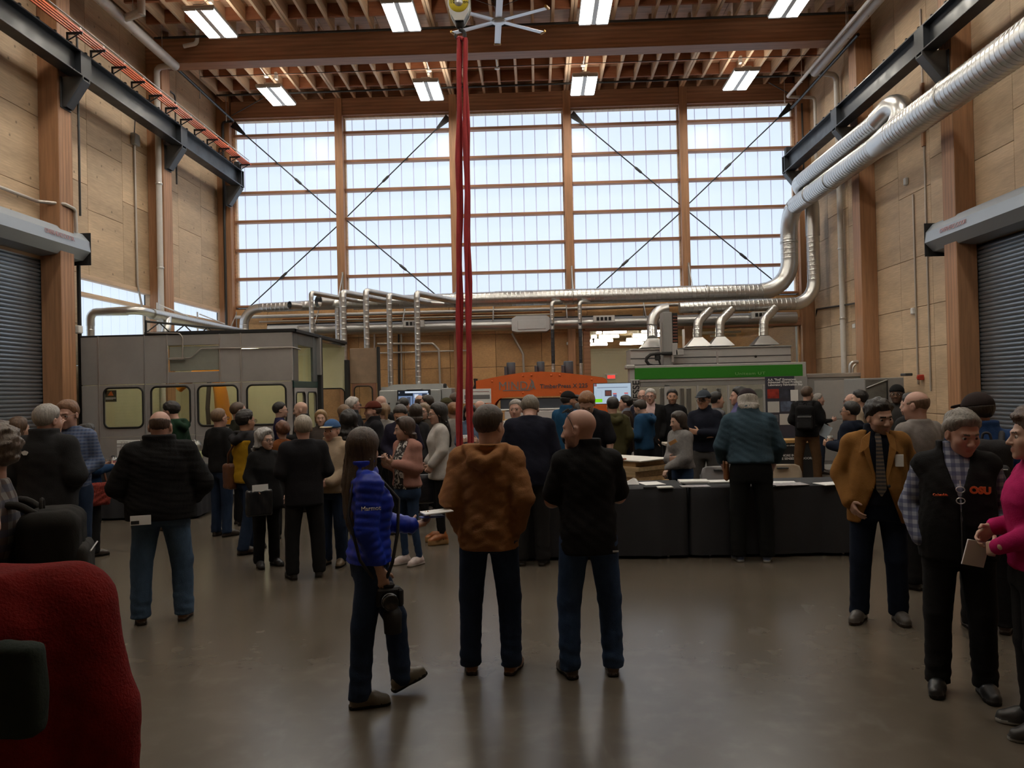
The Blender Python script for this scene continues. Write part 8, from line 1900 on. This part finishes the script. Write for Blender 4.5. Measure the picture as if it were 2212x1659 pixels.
soft(lambda X, Y, Z: np.maximum(rbox((X, Y, Z), (0, 0, 0.16), (0.075, 0.19+0*Z, 0.18), 0.05)+wrinkle((X, Y, Z), 0.007, 28, 5), Z-0.33), (-0.11, -0.22, -0.04), (0.11, 0.22, 0.34), 0.013, 'pouch', cloth((0.012, 0.013, 0.02), 'leather'), t)
for s in (-0.04, 0.04):
    b = MB(); b.tube(rounded([(s, -0.08, 0.30), (s*0.6, -0.05, 0.47), (s*0.6, 0.05, 0.47), (s, 0.08, 0.30)], 0.05, 4), 0.010, 6); b.build('handle', M_LEAB, t)
t = athand('folder', 1, 'document_folder', 'black folder held by the man in the blue jacket', 'folder', off=(-0.08, 0.02, 0.06)); b = MB(); b.box((-0.15, -0.012, -0.10), (0.13, 0.012, 0.14), 0.004, Matrix.Rotation(-0.3, 4, 'Y')); b.build('cover', M_BLACK, t); b = MB(); b.box((-0.14, -0.006, -0.095), (0.135, 0.006, 0.135), 0.001, Matrix.Rotation(-0.3, 4, 'Y') @ Matrix.Translation((0.004, 0, 0))); b.build('pages', M_PAPER, t)
t = athand('magenta', 1, 'paper_handout', 'folded white handout held by the woman in magenta', 'handout', off=(0.0, 0.03, -0.06)); b = MB(); b.box((-0.004, -0.05, -0.10), (0.004, 0.085, 0.035), 0.001, Matrix.Rotation(0.25, 4, 'X') @ Matrix.Rotation(0.5, 4, 'Z')); b.build('sheet', M_PAPER, t); b = MB(); b.box((0.004, -0.03, -0.02), (0.007, 0.05, 0.02), 0, Matrix.Rotation(0.25, 4, 'X') @ Matrix.Rotation(0.5, 4, 'Z')); b.build('print', M_GREYPL, t)
t = held('hoodie', 'paper_handout', 'pale blue sheet held beside the brown trousers', 'paper', (0.31, 0.12, 0.93)); b = MB(); b.box((-0.10, -0.003, -0.10), (0.06, 0.003, 0.12), 0.001, Matrix.Rotation(0.5, 4, 'Y')); b.build('sheet', mat('pale_blue_paper', (0.5, 0.58, 0.66), rough=0.7), t)
# tie, lapels, badge and button of the tan blazer
o = PEOPLE['tan']; R_ = o['root']; Pz = lambda x, y, z: Vector(o['pose'](np.array([[x, y, z]]))[0])
b = MB(); tz = [(1.475, 0.014, 0.085), (1.45, 0.022, 0.098), (1.40, 0.020, 0.142), (1.25, 0.028, 0.172), (1.12, 0.036, 0.198), (1.05, 0.036, 0.206), (1.0, 0.004, 0.208)]
vs = []
for z, hw, y in tz: vs += [Pz(-hw, y, z), Pz(hw, y, z), Pz(hw, y-0.012, z), Pz(-hw, y-0.012, z)]
fs = []
for i in range(len(tz)-1):
    a = i*4; fs += [(a+j, a+(j+1) % 4, a+4+(j+1) % 4, a+4+j) for j in range(4)]
b.add(vs, [tuple(reversed(f)) for f in fs]+[(0, 1, 2, 3)]); TIE = plaid('tie_stripe', (0.03, 0.028, 0.03), (0.02, 0.02, 0.022), (0.16, 0.11, 0.07), 70); b.build('necktie', TIE, R_)
for s in (-1, 1):
    b = MB(); q = [Pz(s*0.055, 0.105, 1.49), Pz(s*0.115, 0.115, 1.44), Pz(s*0.145, 0.148, 1.33), Pz(s*0.115, 0.165, 1.345), Pz(s*0.045, 0.19, 1.12), Pz(s*0.075, 0.150, 1.38)]
    up = Vector((0, 0.012, 0.0)); b.add([v+up for v in q]+[v-up for v in q], [(0, 1, 2, 3, 4, 5), (11, 10, 9, 8, 7, 6)]+[(i, 6+i, 6+(i+1) % 6, (i+1) % 6) for i in range(6)]); b.build('lapel', cloth((0.235, 0.112, 0.032)), R_)
b = MB(); b.lathe([(0, 0.004), (0.011, 0.004), (0.012, 0)], (0, 0, 0), 12, 'y'); e = b.build('button', M_BLACK, R_); e.location = Pz(-0.05, 0.222, 1.08)
b = MB(); b.box((-0.03, -0.004, -0.045), (0.03, 0.004, 0.045), 0.002); e = b.build('name_badge', M_PAPER, R_); e.location = Pz(-0.135, 0.165, 1.27)
# embroidery and glasses on the fleece vest
o = PEOPLE['vest']; R_ = o['root']; Pz = lambda x, y, z: Vector(o['pose'](np.array([[x, y, z]]))[0])
M_EMB = mat('orange_embroidery', (0.60, 0.09, 0.02), rough=0.7)
lettering('OSU', 0.052, M_EMB, R_, Pz(-0.105, 0.185, 1.265), rotz=PI-0.25, ext=0.006, bold=0.003, name='chest_embroidery')
lettering('Columbia', 0.020, M_EMB, R_, Pz(0.105, 0.188, 1.235), rotz=PI+0.22, ext=0.006, name='chest_embroidery')
b = MB()
for z in (0.0, -0.062): b.tube([Vector((0.022*math.cos(a), 0, z+0.017*math.sin(a))) for a in np.linspace(0, 2*PI, 11)], 0.003, 5, False)
b.tube([(0, 0, 0.017), (0.0, -0.01, 0.05)], 0.003, 5); e = b.build('hanging_spectacles', M_TRIM, R_); e.location = Pz(0.0, 0.20, 1.27)
b = MB(); b.tube([Pz(0, 0.205+0.02*0, 0.86), Pz(0, 0.215, 1.0), Pz(0, 0.205, 1.14)], 0.004, 5); b.build('zip', M_DARKGREY, R_)
# badge on the grey sweater, belt and phone case of the teal shirt
o = PEOPLE['sweater']; b = MB(); b.box((-0.055, -0.003, -0.022), (0.055, 0.003, 0.022), 0.001); e = b.build('name_badge', mat('badge_orange', (0.55, 0.30, 0.12), rough=0.6), o['root']); e.location = Vector(o['pose'](np.array([[-0.095, 0.175, 1.345]]))[0]); e.rotation_euler = (-0.25, 0.45, 0.45)
o = PEOPLE['teal']; b = MB(); b.tube([Vector(o['pose'](np.array([[0.19*math.cos(a), 0.006+0.132*math.sin(a), 0.985]]))[0]) for a in np.linspace(0, 2*PI, 25)], 0.017, 6, False); b.build('belt', cloth((0.09, 0.032, 0.016), 'leather'), o['root'])
t = held('teal', 'belt_pouch', 'tan leather pouch on the belt of the man in the teal shirt', 'pouch', (-0.235, 0.03, 0.80)); b = MB(); b.box((-0.03, -0.055, 0.0), (0.025, 0.055, 0.20), 0.02); b.build('pouch_body', cloth((0.20, 0.075, 0.025), 'leather'), t); b = MB(); b.box((-0.034, -0.058, 0.13), (-0.02, 0.058, 0.205), 0.006); b.build('flap', cloth((0.16, 0.06, 0.02), 'leather'), t)
b = MB(); o = PEOPLE['polo']; b.box((-0.018, -0.003, -0.005), (0.018, 0.003, 0.005)); e = b.build('hem_tag', M_GREYPL, o['root']); e.location = Vector(o['pose'](np.array([[0.15, -0.125, 0.825]]))[0])

# dark tote against the red sweater
c = at(40, 1465, Y=1.42); t = thing('tote_bag', 'dark green cloth tote hanging against the red sweater', 'bag', (c.x-0.03, 1.42, c.z-0.10))
soft(lambda X, Y, Z: rbox((X, Y, Z), (0, 0, 0.08), (0.075, 0.03, 0.085), 0.02)+wrinkle((X, Y, Z), 0.003, 30, 2), (-0.09, -0.04, -0.02), (0.09, 0.04, 0.18), 0.01, 'pouch', cloth((0.02, 0.026, 0.022)), t)
b = MB(); b.tube([(-0.04, 0, 0.14), (-0.14, 0.03, 0.26), (-0.22, 0.05, 0.34)], 0.012, 6); b.build('handle', cloth((0.02, 0.026, 0.022)), t)
